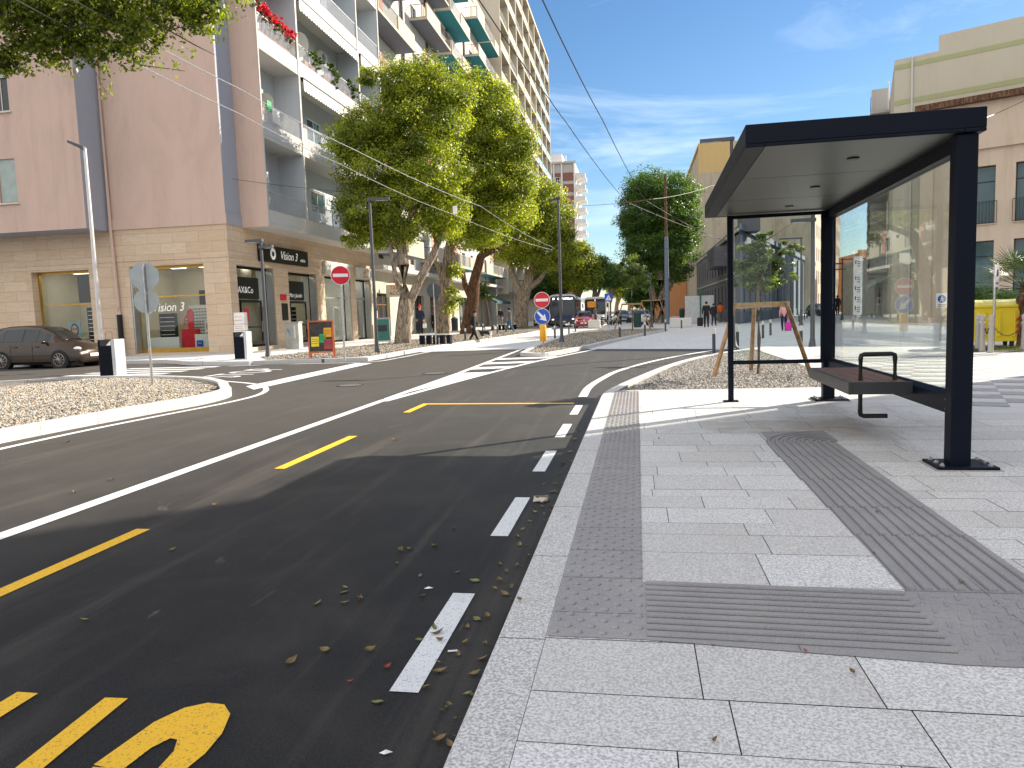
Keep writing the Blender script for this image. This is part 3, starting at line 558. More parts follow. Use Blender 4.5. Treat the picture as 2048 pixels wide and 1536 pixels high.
# loose stones standing proud of the beds
def stones(name, poly, n, z, mats, sz=(.012, .028), label=None):
    P = [Vector(p) for p in poly]; x0 = min(p.x for p in P); x1 = max(p.x for p in P); y0 = min(p.y for p in P); y1 = max(p.y for p in P)
    from mathutils.geometry import intersect_point_tri_2d, tessellate_polygon
    tris = tessellate_polygon([[Vector((p.x, p.y, 0)) for p in P]]); ar = np.array([abs((P[b]-P[a]).cross(P[c]-P[a]))/2 for a, b, c in tris]); ar /= ar.sum()
    oc = np.array([(1, 0, 0), (-1, 0, 0), (0, 1, 0), (0, -1, 0), (0, 0, 1), (0, 0, -1)], float); of = np.array([(0, 2, 4), (2, 1, 4), (1, 3, 4), (3, 0, 4), (2, 0, 5), (1, 2, 5), (3, 1, 5), (0, 3, 5)])
    ti = rng.choice(len(tris), n, p=ar); a, b = rng.random(n), rng.random(n); fl = a+b > 1; a[fl] = 1-a[fl]; b[fl] = 1-b[fl]
    A = np.array([[P[k].x, P[k].y] for k in range(len(P))]); T = np.array(tris)[ti]
    xy = A[T[:, 0]]+a[:, None]*(A[T[:, 1]]-A[T[:, 0]])+b[:, None]*(A[T[:, 2]]-A[T[:, 0]])
    s_ = rng.uniform(sz[0], sz[1], n); V = oc[None]*s_[:, None, None]*rng.uniform(.6, 1.2, (n, 6, 1)); ang = rng.uniform(0, 6.28, n); c, s2 = np.cos(ang), np.sin(ang)
    X = V[:, :, 0]*c[:, None]-V[:, :, 1]*s2[:, None]; Y = V[:, :, 0]*s2[:, None]+V[:, :, 1]*c[:, None]
    V = np.stack([X+xy[:, 0:1], Y+xy[:, 1:2], V[:, :, 2]*.7+z+s_[:, None]*.3], 2).reshape(-1, 3).astype(np.float32)
    fi = (of[None]+np.arange(n)[:, None, None]*6).reshape(-1, 3).astype(np.int32)
    me = bpy.data.meshes.new(name); me.vertices.add(len(V)); me.vertices.foreach_set('co', V.ravel()); me.loops.add(fi.size); me.loops.foreach_set('vertex_index', fi.ravel())
    me.polygons.add(len(fi)); me.polygons.foreach_set('loop_start', np.arange(0, fi.size, 3, dtype=np.int32)); me.polygons.foreach_set('loop_total', np.full(len(fi), 3, dtype=np.int32))
    for m in mats: me.materials.append(MAT[m])
    me.polygons.foreach_set('material_index', np.repeat(rng.integers(0, len(mats), n), 8).astype(np.int32)); me.update()
    o = bpy.data.objects.new(name, me); COL.objects.link(o); tag(o, label, 'gravel', kind='stuff'); return o
plain('stone_light', (.46, .43, .38), .8); plain('stone_mid', (.25, .235, .21), .8); plain('stone_dark', (.10, .095, .09), .8); plain('stone_ochre', (.38, .29, .17), .8)
stones('gravel', bed, 26000, PZ-.02, ['stone_light', 'stone_mid', 'stone_mid', 'stone_dark'], label='grey gravel filling the bed round the staked sapling')
stones('gravel', [(-8.3, 5), (-8.2, 9), (-7.95, 12), (-8.6, 14), (-10.5, 16), (-13, 17.2), (-14.3, 17), (-15, 13), (-13.5, 7)], 42000, .11, ['stone_light', 'stone_light', 'stone_mid', 'stone_ochre', 'stone_dark'], (.014, .034), 'pale mixed gravel filling the left traffic island')
stones('gravel', med[:-1], 15000, .10, ['stone_light', 'stone_mid', 'stone_ochre', 'stone_dark'], (.02, .04), 'warm gravel on the long median island with the lamp')
stones('gravel', gb[:7]+gb[9:], 16000, .125, ['stone_light', 'stone_mid', 'stone_ochre', 'stone_dark'], (.02, .045), 'gravel strip round the street trees by the shops')

# ------------------------------------------------------------------ bus shelter
sh = thing('bus_shelter', 'dark graphite bus shelter with flat roof, glass walls and cantilevered bench', 'bus shelter', (2.40, 6.04, PZ), math.atan2(-.08, 4.24))
RZ = 2.46   # underside of the roof above the pavement; local y runs along the shelter
GP = 'graphite_paint'
def post(y, nm='post'):
    m = MB(); m.bbox((-.02, y, RZ/2), (.145, .13, RZ), bev=.006); p = m.build(nm, GP, sh)
    m = MB(); m.bbox((0, y, .0175), (.42, .34, .019), bev=.003); m.build('base_plate', GP, p)
    for sx in (-1, 1):
        for yy in (-.12, 0, .12): m = MB(); m.cyl((sx*.165, y+yy, .02), (sx*.165, y+yy, .05), .011, n=6); m.cyl((sx*.165, y+yy, .026), (sx*.165, y+yy, .04), .019, n=6); m.build('anchor_bolt', 'steel_bolt', p)
    m = MB(); m.bbox((0, y, .004), (.46, .38, .006)); m.build('grout_pad', 'grey_concrete', p)
post(0.0); post(4.24)
m = MB(); m.bbox((-1.26, 4.19, RZ/2), (.07, .07, RZ), bev=.005); tp = m.build('slim_post', GP, sh)
m = MB(); m.bbox((-1.26, 4.19, .008), (.19, .16, .012)); m.build('base_plate', GP, tp)
m = MB(); x0, x1, y0, y1 = -1.57, .09, -.10, 4.32
m.box(x0, x1, y0, y1, RZ+.03, RZ+.175); m.box(x0, x0+.14, y0, y1, RZ+.004, RZ+.03); m.box(x1-.14, x1, y0, y1, RZ+.004, RZ+.03); m.box(x0+.14, x1-.14, y0, y0+.012, RZ+.004, RZ+.03); m.box(x0+.14, x1-.14, y1-.012, y1, RZ+.004, RZ+.03)
rf = m.build('roof', GP, sh, bevel=.006)
plain('soffit_paint', (.05, .05, .047), .4, .2, var=.08)
for k in range(3):
    a = y0+.02+k*1.465; m = MB(); m.box(x0+.148, x1-.148, a, a+1.453, RZ+.010, RZ+.028); cp = m.build('soffit_panel', 'soffit_paint', rf)
    m = MB(); cx, cy = -.62, a+.74; m.lathe((cx, cy, RZ-.002), [(.045, 0), (.05, .004), (.05, .012)], 18); m.build('downlight', 'black_metal', rf)
m = MB(); m.box(-.05, .05, .10, 4.14, RZ-.10, RZ-.002); m.build('top_rail', GP, sh)
m = MB(); m.box(-.045, .04, .10, 4.14, .39, .53); m.add([(-.045, .10, .53), (.04, .10, .53), (.04, 4.14, .53), (-.045, 4.14, .53), (0., .10, .56), (.02, .10, .56), (.02, 4.14, .56), (0., 4.14, .56)], [(0, 4, 7, 3), (4, 5, 6, 7), (1, 2, 6, 5), (0, 1, 5, 4), (3, 7, 6, 2)])
br = m.build('back_rail', GP, sh)
for z in (.425, .50): m = MB(); m.cyl((-.045, .13, z), (-.065, .13, z), .012, n=6); m.build('bolt', 'steel_bolt', br)
for k in range(3):
    a = .105+k*1.345; m = MB(); m.box(.004, .014, a+.004, a+1.34, .566, RZ-.10); m.build('back_glass', 'shelter_glass', sh)
# side screen at the far end
m = MB()
m.box(-1.225, -.085, 4.165, 4.205, .50, .55); m.box(-1.225, -.085, 4.165, 4.205, RZ-.045, RZ-.002); m.box(-.125, -.085, 4.165, 4.205, .55, RZ-.045)
sf = m.build('side_frame', GP, sh); m = MB(); m.box(-1.224, -.126, 4.181, 4.189, .551, RZ-.046); m.build('side_glass', 'side_glass', sf)
# bench
m = MB(); bx0, bx1, by0, by1 = -.58, -.05, .90, 2.62
m.box(bx0, bx0+.035, by0, by1, .455, .565); m.box(bx0+.035, bx1, by0, by0+.03, .455, .565); m.box(bx0+.035, bx1, by1-.03, by1, .455, .565); m.box(bx0+.035, bx1, by0+.03, by1-.03, .465, .54)
plain('bench_paint', (.030, .034, .036), .45, .1); bn = m.build('bench', 'bench_paint', sh, bevel=.004)
for k in range(4):
    m = MB(); xa = bx0+.04+k*.117; m.box(xa, xa+.111, by0+.034, by1-.034, .541, .562); m.build('seat_board', 'seat_wood', bn, bevel=.003)
def ubar(pts, nm):
    m = MB(); m.sweep(pts, [.021]*len(pts), 10); return m.build(nm, 'black_metal', bn, smooth=True)
yb = 1.10
ubar([(-.43, yb, .55), (-.43, yb, .76), (-.425, yb, .79), (-.40, yb, .80), (-.17, yb, .80), (-.145, yb, .79), (-.14, yb, .76), (-.14, yb, .55)], 'armrest')
ubar([(-.43, yb, .47), (-.43, yb, .27), (-.425, yb, .245), (-.40, yb, .235), (-.20, yb, .235)], 'foot_bracket')
m = MB(); m.box(.053, .066, -.02, .04, .33, .64); m.build('cable_box', 'black_metal', sh)

# ------------------------------------------------------------------ staked saplings
def sapling(loc, h, cr, label, stake_h=.95, spread=.55, n=6500, leaf=.05, grp=None, rz=0, spl=None):
    t = thing('young_tree', label, 'tree', loc, rz, grp)
    m = MB(); m.sweep([(0, 0, 0), (.01, 0, h*.25), (-.01, .01, h*.5), (.02, 0, h*.68), (.03, 0, h*.9)], [.038, .034, .032, .028, .012], 9); tr = m.build('trunk', 'grey_bark', t, smooth=True)
    m = MB(); rg = random.Random(int(h*1000))
    for k in range(9):
        a = k*2.4; zz = h*(.52+.045*k); L_ = cr*rg.uniform(.6, .95); m.sweep([(.01, 0, zz), (math.cos(a)*L_*.5, math.sin(a)*L_*.5, zz+.25*L_), (math.cos(a)*L_, math.sin(a)*L_, zz+.55*L_)], [.014, .009, .004], 5)
    m.build('branch', 'grey_bark', tr, smooth=True)
    if spl: bl = spl
    else: bl = [(0, 0, h*.78, cr*.7, cr*.7, h*.22)]+[(cr*.5*math.cos(a), cr*.5*math.sin(a), h*(.68+.1*(i % 3)), cr*.5, cr*.5, cr*.42) for i, a in enumerate((.3, 1.6, 2.8, 4.0, 5.2))]
    crown(t, 'sapling_leaf', bl, 170 if spl else 90, n, leaf, (.07, .15) if spl else (.16, .32), .15)
    return t
def stakes(loc, h, r, label, mats=('stake_wood', 'stake_bark'), rz=0, grp=None, tri=3):
    t = thing('tree_support', label, 'tree support', loc, rz, grp)
    an = [R(205), R(-25), R(90)][:tri]
    top = [(math.cos(a)*r*.52, math.sin(a)*r*.52, h) for a in an]; bot = [(math.cos(a)*r, math.sin(a)*r, -.02) for a in an]
    for k in range(tri):
        m = MB(); m.sweep([bot[k], tuple((b+c)/2 for b, c in zip(bot[k], top[k])), top[k]], [.042, .04, .038], 9, wob=.05); m.build('stake', mats[k % 2], t, smooth=True)
    for k in range(tri):
        a = Vector(top[k]); b = Vector(top[(k+1) % tri]); d = (b-a).normalized(); a -= d*.07; b += d*.07; m = MB(); n = Vector((-d.y, d.x, 0))*.018; zz = h-.03-.004*k
        m.add([(a.x-n.x, a.y-n.y, zz-.05), (b.x-n.x, b.y-n.y, zz-.05), (b.x+n.x, b.y+n.y, zz-.05), (a.x+n.x, a.y+n.y, zz-.05), (a.x-n.x, a.y-n.y, zz+.045), (b.x-n.x, b.y-n.y, zz+.045), (b.x+n.x, b.y+n.y, zz+.045), (a.x+n.x, a.y+n.y, zz+.045)],
              [(0, 3, 2, 1), (4, 5, 6, 7), (0, 1, 5, 4), (1, 2, 6, 5), (2, 3, 7, 6), (3, 0, 4, 7)]); m.build('crossbar', 'stake_wood', t)
    m = MB()
    for k in range(tri): m.tube([top[k], (top[k][0]*.1, top[k][1]*.1, h+.03)], .009, 6)
    m.build('strap', 'green_strap', t); return t
g = G(1515, 750, PZ-.02)
sapling((g[0]+.02, g[1], g[2]), 2.75, .80, 'slim young tree with bushy round crown, staked in grey gravel behind the shelter', n=17000, leaf=.055,
        spl=[(0, 0, 2.05, .46, .5, .42), (-.25, -.1, 1.95, .4, .4, .34), (.35, .1, 2.0, .42, .4, .36), (.55, 0, 2.3, .3, .3, .18), (.1, 0, 2.5, .16, .16, .26), (-.15, 0, 2.35, .3, .3, .2), (.1, .1, 1.68, .42, .4, .2)])
stakes((g[0]+.02, g[1], g[2]), 1.34, .95, 'large tripod of round timber stakes with crossbars round the sapling behind the shelter')

# ------------------------------------------------------------------ buildings
class Fac:   # a facade frame: u along the wall, y into the building, z up
    def __init__(s, parent, M): s.p = parent; s.M = M
    def mk(s, mb, name, mat, parent=None, **k): return mb.xf(s.M).build(name, mat, parent or s.p, **k)
    def wall(s, name, mat, u0, u1, z0, z1, ops=(), d=.25, parent=None):
        us = sorted({u0, u1, *[o[0] for o in ops], *[o[1] for o in ops]}); zs = sorted({z0, z1, *[o[2] for o in ops], *[o[3] for o in ops]})
        mb = MB()
        for a, b in zip(us, us[1:]):
            run = None
            for c, e in zip(zs, zs[1:]):
                inside = any(o[0] <= a+1e-6 and b-1e-6 <= o[1] and o[2] <= c+1e-6 and e-1e-6 <= o[3] for o in ops)
                if inside:
                    if run: mb.add([(a, 0, run[0]), (b, 0, run[0]), (b, 0, run[1]), (a, 0, run[1])], [(0, 1, 2, 3)]); run = None
                else: run = (run[0], e) if run else (c, e)
            if run: mb.add([(a, 0, run[0]), (b, 0, run[0]), (b, 0, run[1]), (a, 0, run[1])], [(0, 1, 2, 3)])
        for a, b, c, e in ops:
            mb.add([(a, 0, c), (b, 0, c), (b, 0, e), (a, 0, e), (a, d, c), (b, d, c), (b, d, e), (a, d, e)], [(0, 4, 5, 1), (1, 5, 6, 2), (2, 6, 7, 3), (3, 7, 4, 0)])
        return s.mk(mb, name, mat, parent)
    def window(s, a, b, c, e, d=.2, frame='white_sign', pane='dark_window_glass', mull=1, tr=None, sill=None, name='window', blind=None):
        f = .05 if (b-a) > .6 else .03; mb = MB(); y0, y1 = d-.06, d
        mb.box(a, a+f, y0, y1, c, e); mb.box(b-f, b, y0, y1, c, e); mb.box(a+f, b-f, y0, y1, c, c+f); mb.box(a+f, b-f, y0, y1, e-f, e)
        for k in range(1, mull+1): x = a+(b-a)*k/(mull+1); mb.box(x-f*.4, x+f*.4, y0, y1, c+f, e-f)
        if tr: mb.box(a+f, b-f, y0-.002, y1-.002, tr-f*.5, tr+f*.5)
        w_ = s.mk(mb, name, frame)
        mb = MB(); mb.box(a+f*.5, b-f*.5, d-.03, d-.02, c+f*.5, e-f*.5); s.mk(mb, 'pane', pane, w_)
        if sill: mb = MB(); mb.box(a-.08, b+.08, -.08, d-.061, c-.07, c); s.mk(mb, 'sill', sill, w_)
        if blind: mb = MB(); zb = c+(e-c)*blind[1]; mb.box(a+f, b-f, d-.10, d-.07, zb, e-.005); s.mk(mb, 'blind', blind[0], w_)
        return w_
    def box(s, name, mat, a, b, y0, y1, c, e, parent=None, bevel=0.):
        mb = MB(); mb.box(a, b, y0, y1, c, e); return s.mk(mb, name, mat, parent, bevel=bevel)
    def rail(s, a, b, y, z0, z1, mat='white_aluminium', sp=.13, parent=None, top=True, r=.009):
        mb = MB(); n = max(2, int((b-a)/sp))
        for i in range(n+1):
            x = a+(b-a)*i/n; mb.box(x-r, x+r, y-r, y+r, z0, z1)
        mb.box(a, b, y-.02, y+.02, z1, z1+.035); mb.box(a, b, y-.015, y+.015, z0+.03, z0+.055)
        return s.mk(mb, 'railing', mat, parent)
I4 = Matrix.Identity(4)
XB = -17.54; YC = 30.13
# --- corner block with travertine shops below and grey-blue balconies above
b1 = thing('apartment_building', 'pink and grey-blue corner apartment block with travertine shops at street level', 'building', (XB, YC, 0))
fr = Fac(b1, I4)                                     # front faces the camera, u = X - XB (negative to the left)
sd_ = Fac(b1, Matrix.Rotation(R(90), 4, 'Z'))        # street side, u = Y - YC, local y goes to -X
PITCH = 3.86; ZT = 5.75+PITCH*6
opsF = [(-9.85, -6.88, .55, 4.07), (-4.85, -1.22, .22, 4.10), (-15.6, -12.6, .55, 4.07)]
fr.wall('ground_floor_wall', 'travertine', -30, 0, 0, 5.75, opsF, .42)
opsS = [(.62, 4.05, .3, 4.05), (5.57, 8.95, .3, 4.0), (10.0, 13.9, .12, 4.0), (14.75, 17.35, .12, 4.0)]
sd_.wall('ground_floor_wall', 'travertine', 0, 17.57, 0, 5.75, opsS, .42)
fr.box('plinth', 'travertine_grey', -30, .06, -.05, .0, 0, .2); sd_.box('plinth', 'travertine_grey', -.0, .6, -.05, .0, 0, .2)
fr.box('string_course', 'travertine', -30, .03, -.035, .0, 4.34, 4.40); sd_.box('string_course', 'travertine', -.03, 17.5, -.035, .0, 4.34, 4.40)
fr.wall('upper_wall', 'pink_plaster', -5.66, 0, 5.75, ZT, (), .2)
fr.box('ledge', 'pink_plaster', -5.66, .05, -.06, .0, 5.75, 6.22)
sd_.wall('upper_wall', 'blue_grey_plaster', 0, 1.29, 5.75, ZT, (), .2); sd_.box('ledge', 'blue_grey_plaster', .003, 1.28, -.05, .0, 5.75, 6.22)
# the volume that steps forward on the left
bay = Fac(b1, Matrix.Translation((0, -1.4, 0)))
wo = []
for k in range(6):
    for u in (-9.75, -14.6): wo.append((u, u+.88, 6.98+3.86*k, 8.85+3.86*k))
bay.wall('upper_wall', 'pink_plaster', -30, -5.66, 5.71, ZT, wo, .18)
for o in wo:
    k = int((o[2]-6.9)/3.86)
    bay.window(*o, d=.16, frame='interior_cream', blind=('blind_teal', .02 if k == 0 else .75), sill='interior_cream')
Fac(b1, Matrix.Translation((-5.66, -1.4, 0)) @ Matrix.Rotation(R(90), 4, 'Z')).wall('bay_side', 'blue_grey_plaster', 0, 1.4, 5.71, ZT, (), .1)
mb = MB(); mb.add([(-30, -1.4, 5.71), (-5.66, -1.4, 5.71), (-5.66, 0, 5.71), (-30, 0, 5.71)], [(3, 2, 1, 0)]); mb.build('bay_soffit', 'blue_grey_plaster', b1)
# drainpipes
mb = MB(); mb.sweep([(-5.45, -.09, .1), (-5.45, -.09, 2.0), (-5.45, -.09, 2.4), (-5.50, -.12, 5.4), (-5.5, -.12, ZT)], [.10, .10, .075, .07, .07], 8)
dp = mb.build('drainpipe', 'pink_plaster', b1, smooth=True); mb = MB(); mb.cyl((-5.45, -.09, .1), (-5.45, -.09, 2.0), .115, n=10); mb.build('pipe_sleeve', 'black_metal', dp)
# balcony side
JU = 1.31    # how far the balconies stand out from the shop wall
yE = 1.29
Fac(b1, Matrix.Translation((0, yE, 0))).wall('gable_wall', 'pink_plaster', 0, JU, 5.72, ZT, (), .05)
fins = [(5.28, .12), (13.62, .12), (17.46, .12)]
rngb = random.Random(3)
sd_.wall('loggia_wall', 'balcony_grey', yE, 17.55, 5.76, ZT, [(u, u+w2, 6.5+PITCH*k+(.02 if dr else .9), 8.6+PITCH*k) for k in range(6) for u, w2, dr in ((6.4, 1.2, 1), (8.9, 1.8, 0), (14.6, 1.1, 1))], .15)
for k in range(6):
    zb = 5.75+PITCH*k
    sl = sd_.box('balcony_slab', 'white_plaster', yE+.012, 17.5, -JU, .0, zb, zb+.72)
    sd_.box('slab_groove', 'balcony_grey', yE+.02, 17.48, -JU-.012, -JU, zb+.17, zb+.20, sl)
    top = zb+PITCH
    for u, w2, dr in ((6.4, 1.2, 1), (8.9, 1.8, 0), (14.6, 1.1, 1)):
        sd_.window(u, u+w2, zb+.75+(.02 if dr else .9), zb+2.85, d=.1, frame='white_sign', pane='teal_window_glass', name='balcony_door' if dr else 'window')
    # arched niche doors in the partition return
    for u in (2.6, 11.6):
        mb = MB(); pts = [(u, 0, zb+.73), (u+1.1, 0, zb+.73), (u+1.1, 0, zb+2.3)]+[(u+.55+.55*math.cos(R(a)), 0, zb+2.3+.55*math.sin(R(a))) for a in range(15, 180, 15)]+[(u, 0, zb+2.3)]
        mb.plate([(p[0], -.02, p[2]) for p in pts], (0, -.02, 0)); sd_.mk(mb, 'arched_door', 'slate_render')
    pa = yE
    for u, wd in fins:
        sd_.rail(pa+.05, u-.03, -JU+.05, zb+.72, zb+1.55, 'white_aluminium', .12)
        pa = u+wd
for u, wd in fins: sd_.box('partition_fin', 'balcony_grey', u, u+wd, -JU+.0, -.005, 5.76, ZT); sd_.box('fin_edge', 'white_plaster', u-.02, u+wd+.02, -JU-.03, -JU-.013, 5.76, ZT)
sd_.box('fin_edge', 'white_plaster', yE-.03, yE+.06, -JU-.03, -JU-.013, 5.76, ZT)
mb = MB(); mb.box(-30, 0, 0, 17.57, ZT-.3, ZT); mb.box(-30, -.5, 17.2, 17.55, 0, ZT-.3); mb.build('roof', 'white_plaster', b1)
# shop interiors, glazing and doors
def shopfront(fac, a, b, c, e, dep, style):
    w_ = MB(); w_.box(a, b, .40, .46, e-.12, e); w_.box(a, a+.07, .38, .46, c, e-.12); w_.box(b-.07, b, .38, .46, c, e-.12); w_.box(a+.07, b-.07, .38, .46, c, c+.10)
    sf_ = fac.mk(w_, 'shop_window', 'graphite_paint' if style != 'gold' else 'brass_trim')
    mb = MB(); mb.box(a+.07, b-.07, .42, .43, c+.10, e-.12); fac.mk(mb, 'shop_pane', 'shop_glass', sf_)
    mb = MB(); mb.add([(a-.3, .5, c), (b+.3, .5, c), (b+.3, dep, c), (a-.3, dep, c), (a-.3, .5, e+.05), (b+.3, .5, e+.05), (b+.3, dep, e+.05), (a-.3, dep, e+.05)], [(0, 1, 2, 3), (7, 6, 5, 4), (3, 2, 6, 7), (0, 3, 7, 4), (2, 1, 5, 6)])
    rm = fac.mk(mb, 'shop_interior', 'interior_cream' if style in ('gold', 'opt') else 'interior_white')
    for i in range(2):
        for j in range(2):
            mb = MB(); x = a+(b-a)*(.3+.4*i); y = .9+j*1.1; mb.box(x-.35, x+.35, y-.12, y+.12, e+.0, e+.02); fac.mk(mb, 'ceiling_light', 'lit_panel', rm)
    return sf_, rm
# left front window with shelf, portrait poster, racks
sf_, rm = shopfront(fr, -9.85, -6.88, .55, 4.07, 3.2, 'gold')
fr.box('glazing_bar', 'brass_trim', -9.78, -6.95, .405, .455, 2.52, 2.58, sf_); fr.box('roller_box', 'shop_black', -7.9, -6.96, .50, .60, 2.62, 3.93, rm)
def rack(fac, u, y, z0, z1, wd, parent, n=8):
    mb = MB(); mb.box(u, u+.03, y, y+.22, z0, z1); mb.box(u+wd-.03, u+wd, y, y+.22, z0, z1); mb.box(u+.03, u+wd-.03, y+.19, y+.22, z0, z1)
    r_ = fac.mk(mb, 'display_rack', 'shop_black', parent); mb = MB()
    for k in range(n): z = z0+.1+(z1-z0-.1)*k/n; mb.box(u+.031, u+wd-.031, y, y+.18, z, z+.03)
    fac.mk(mb, 'shelf', 'lamp_white' if False else 'interior_white', r_)
    mb = MB()
    for k in range(n):
        z = z0+.135+(z1-z0-.1)*k/n
        for j in range(int(wd/.16)): x = u+.06+j*.16; mb.box(x, x+.045, y+.03, y+.06, z+.02, z+.055); mb.box(x+.055, x+.10, y+.03, y+.06, z+.02, z+.055)
    fac.mk(mb, 'spectacles', 'shop_black', r_)
    return r_
rack(fr, -7.75, .75, .6, 2.4, .72, rm, 9)
def poster(fac, u, y, z, w_, h, bgm, parent, face='poster_tan', hair='hair_red', name='portrait_poster'):
    mb = MB(); mb.box(u, u+w_, y, y+.02, z, z+h, 0)
    def disc(cx, cz, rx, rz, mi, dy, n=18): mb.plate([(cx+rx*math.cos(t*2*math.pi/n), y-dy, cz+rz*math.sin(t*2*math.pi/n)) for t in range(n)], (0, -.002, 0), mi)
    cx, cz = u+w_*.5, z+h*.5
    disc(cx, cz+.02*h, w_*.34, h*.40, 2, .003); disc(cx-.01, cz, w_*.22, h*.31, 1, .006); disc(cx-w_*.1, cz+h*.06, w_*.095, h*.05, 3, .009); disc(cx+w_*.1, cz+h*.06, w_*.095, h*.05, 3, .009); disc(cx, cz-h*.15, w_*.06, h*.022, 4, .009)
    mb.plate([(u+w_*.15, y-.004, z), (u+w_*.85, y-.004, z), (u+w_*.66, y-.004, z+h*.2), (u+w_*.34, y-.004, z+h*.2)], (0, -.002, 0), 1)
    return fac.mk(mb, name, [bgm, face, hair, 'shop_black', 'glossy_red'], parent)
poster(fr, -8.75, .72, 1.0, .62, .75, 'poster_blue', rm, hair='hair_dark'); poster(fr, -8.45, 3.1, 2.0, .5, .75, 'shop_black', rm)
fr.box('display_counter', 'interior_white', -9.5, -8.0, .6, 1.0, .56, .95, rm)
# right front window
sf_, rm = shopfront(fr, -4.85, -1.22, .22, 4.10, 3.6, 'gold')
fr.box('glazing_bar', 'brass_trim', -4.78, -1.29, .395, .465, 2.72, 2.78, sf_); fr.box('glazing_bar', 'brass_trim', -4.78, -1.29, .39, .468, .32, .42, sf_)
text(b1, 'window_lettering', 'Vision 3', .55, FM((-3.35, .39, 2.25), (1, 0, 0)), 'logo_white', .002, shear=.25, sx=.9)
mb = MB()
for i in range(14):
    a = i*math.pi/7
    for r0, r1 in ((.12, .21),): mb.plate([(-4.28+r*math.cos(a+da), .39, 2.22+r*math.sin(a+da)) for r, da in ((r0, -.15), (r1, -.12), (r1, .12), (r0, .15))], (0, -.003, 0))
mb.build('window_emblem', 'logo_white', b1)
fr.box('red_plinth', 'glossy_red', -3.0, -2.35, .75, 1.2, .25, 1.25, rm); fr.box('white_plinth', 'interior_white', -4.5, -3.05, .6, 1.2, .25, .9, rm); fr.box('white_plinth', 'interior_white', -2.32, -1.35, .7, 1.2, .25, 1.0, rm)
fr.box('lens_advert', 'blue_sign', -2.22, -1.92, .66, .69, .45, .72, rm); text(b1, 'advert_lettering', 'ZEISS', .085, FM((-2.07, .655, .60), (1, 0, 0)), 'white_sign', .002)
mb = MB(); mb.plate([(-2.42+.17*math.cos(R(a)) if a < 181 else -2.42+.17*math.cos(R(a)), .62, 1.95+.17*math.sin(R(a))) for a in range(0, 181, 20)]+[(-2.55, .62, 1.2), (-2.3, .62, 1.2)], (0, .03, 0)); mb.build('red_panel', 'glossy_red', rm) if False else fr.mk(mb, 'red_panel', 'glossy_red', rm)
poster(fr, -2.95, .8, 1.27, .46, .62, 'poster_tan', rm); poster(fr, -1.85, .8, 1.05, .42, .55, 'interior_white', rm, hair='hair_red'); poster(fr, -3.4, .62, .45, .32, .45, 'interior_white', rm)
rack(fr, -4.6, 1.5, .3, 2.0, .8, rm, 8)
mb = MB(); mb.box(-3.5, -2.5, 2.2, 2.25, .9, 2.35); bd = fr.mk(mb, 'frame_board', 'interior_white', rm); mb = MB()
for i in range(6):
    for j in range(9): x = -3.44+i*.15; z = 1.0+j*.145; mb.box(x, x+.045, 2.17, 2.19, z, z+.035); mb.box(x+.055, x+.1, 2.17, 2.19, z, z+.035)
fr.mk(mb, 'spectacles', 'shop_black', bd)
fr.box('dark_screen', 'shop_black', -3.6, -2.3, 3.3, 3.4, 2.4, 3.1, rm); fr.box('window_reveal', 'galvanised', -4.83, -4.78, .02, .38, .25, 4.08, sf_)
# street side shops
for i, (a, b, c, e) in enumerate(opsS):
    sf_, rm = shopfront(sd_, a, b, c, e, .98 if i == 0 else 3.0, 'opt' if i < 2 else 'tel')
    sd_.box('door_reveal', 'galvanised', b-.12, b-.07, .02, .38, c, e-.1, sf_)
    if i < 2:
        sd_.box('header_panel', 'shop_black', a+.1, b-.9, .36, .39, 2.55, 3.55, sf_)
        mb = MB(); x0, x1 = a+.75, b-.75; 
        mb.box(x0, x0+.07, .33, .40, c+.1, 2.5); mb.box(x1-.07, x1, .33, .40, c+.1, 2.5); mb.box(x0+.07, x1-.07, .33, .40, 2.38, 2.5); mb.box(x0+.07, x1-.07, .33, .40, c+.1, c+.25); mb.box(x0+.07, x1-.07, .335, .395, 1.2, 1.27)
        d_ = sd_.mk(mb, 'door', 'shop_black', sf_); sd_.box('handle', 'steel_bolt', x1-.14, x1-.11, .28, .32, 1.0, 1.5, d_)
        sd_.box('window_blind', 'interior_white', b-.85, b-.2, .48, .50, 2.2, e-.15, rm)
        rack(sd_, a+1.2 if i else a+.2, .7, .35, 2.2, .9, rm, 8)
    else:
        mb = MB(); mb.box(a+1.9, a+1.97, .36, .40, c+.1, 2.7); mb.box(a+.1, b-.1, .36, .40, 2.7, 2.8); sd_.mk(mb, 'door_frame', 'galvanised', sf_)
sd_.box('red_notice', 'glossy_red', 1.55, 1.95, .30, .32, 1.5, 2.1)
sd_.box('purple_poster', 'purple_poster', 15.0, 15.8, .37, .39, 1.3, 2.1); sd_.box('orange_poster', 'orange_card', 15.05, 15.65, .34, .36, 2.0, 2.4); sd_.box('red_poster', 'glossy_red', 15.3, 15.7, .335, .36, .75, 1.28)
text(b1, 'header_lettering', 'MAX&Co', .42, sd_.M @ FM((1.75, .35, 2.95), (1, 0, 0)), 'logo_white', .002); text(b1, 'header_lettering', 'Marc Jacobs', .3, sd_.M @ FM((7.0, .35, 2.8), (1, 0, 0)), 'logo_white', .002, shear=.3)
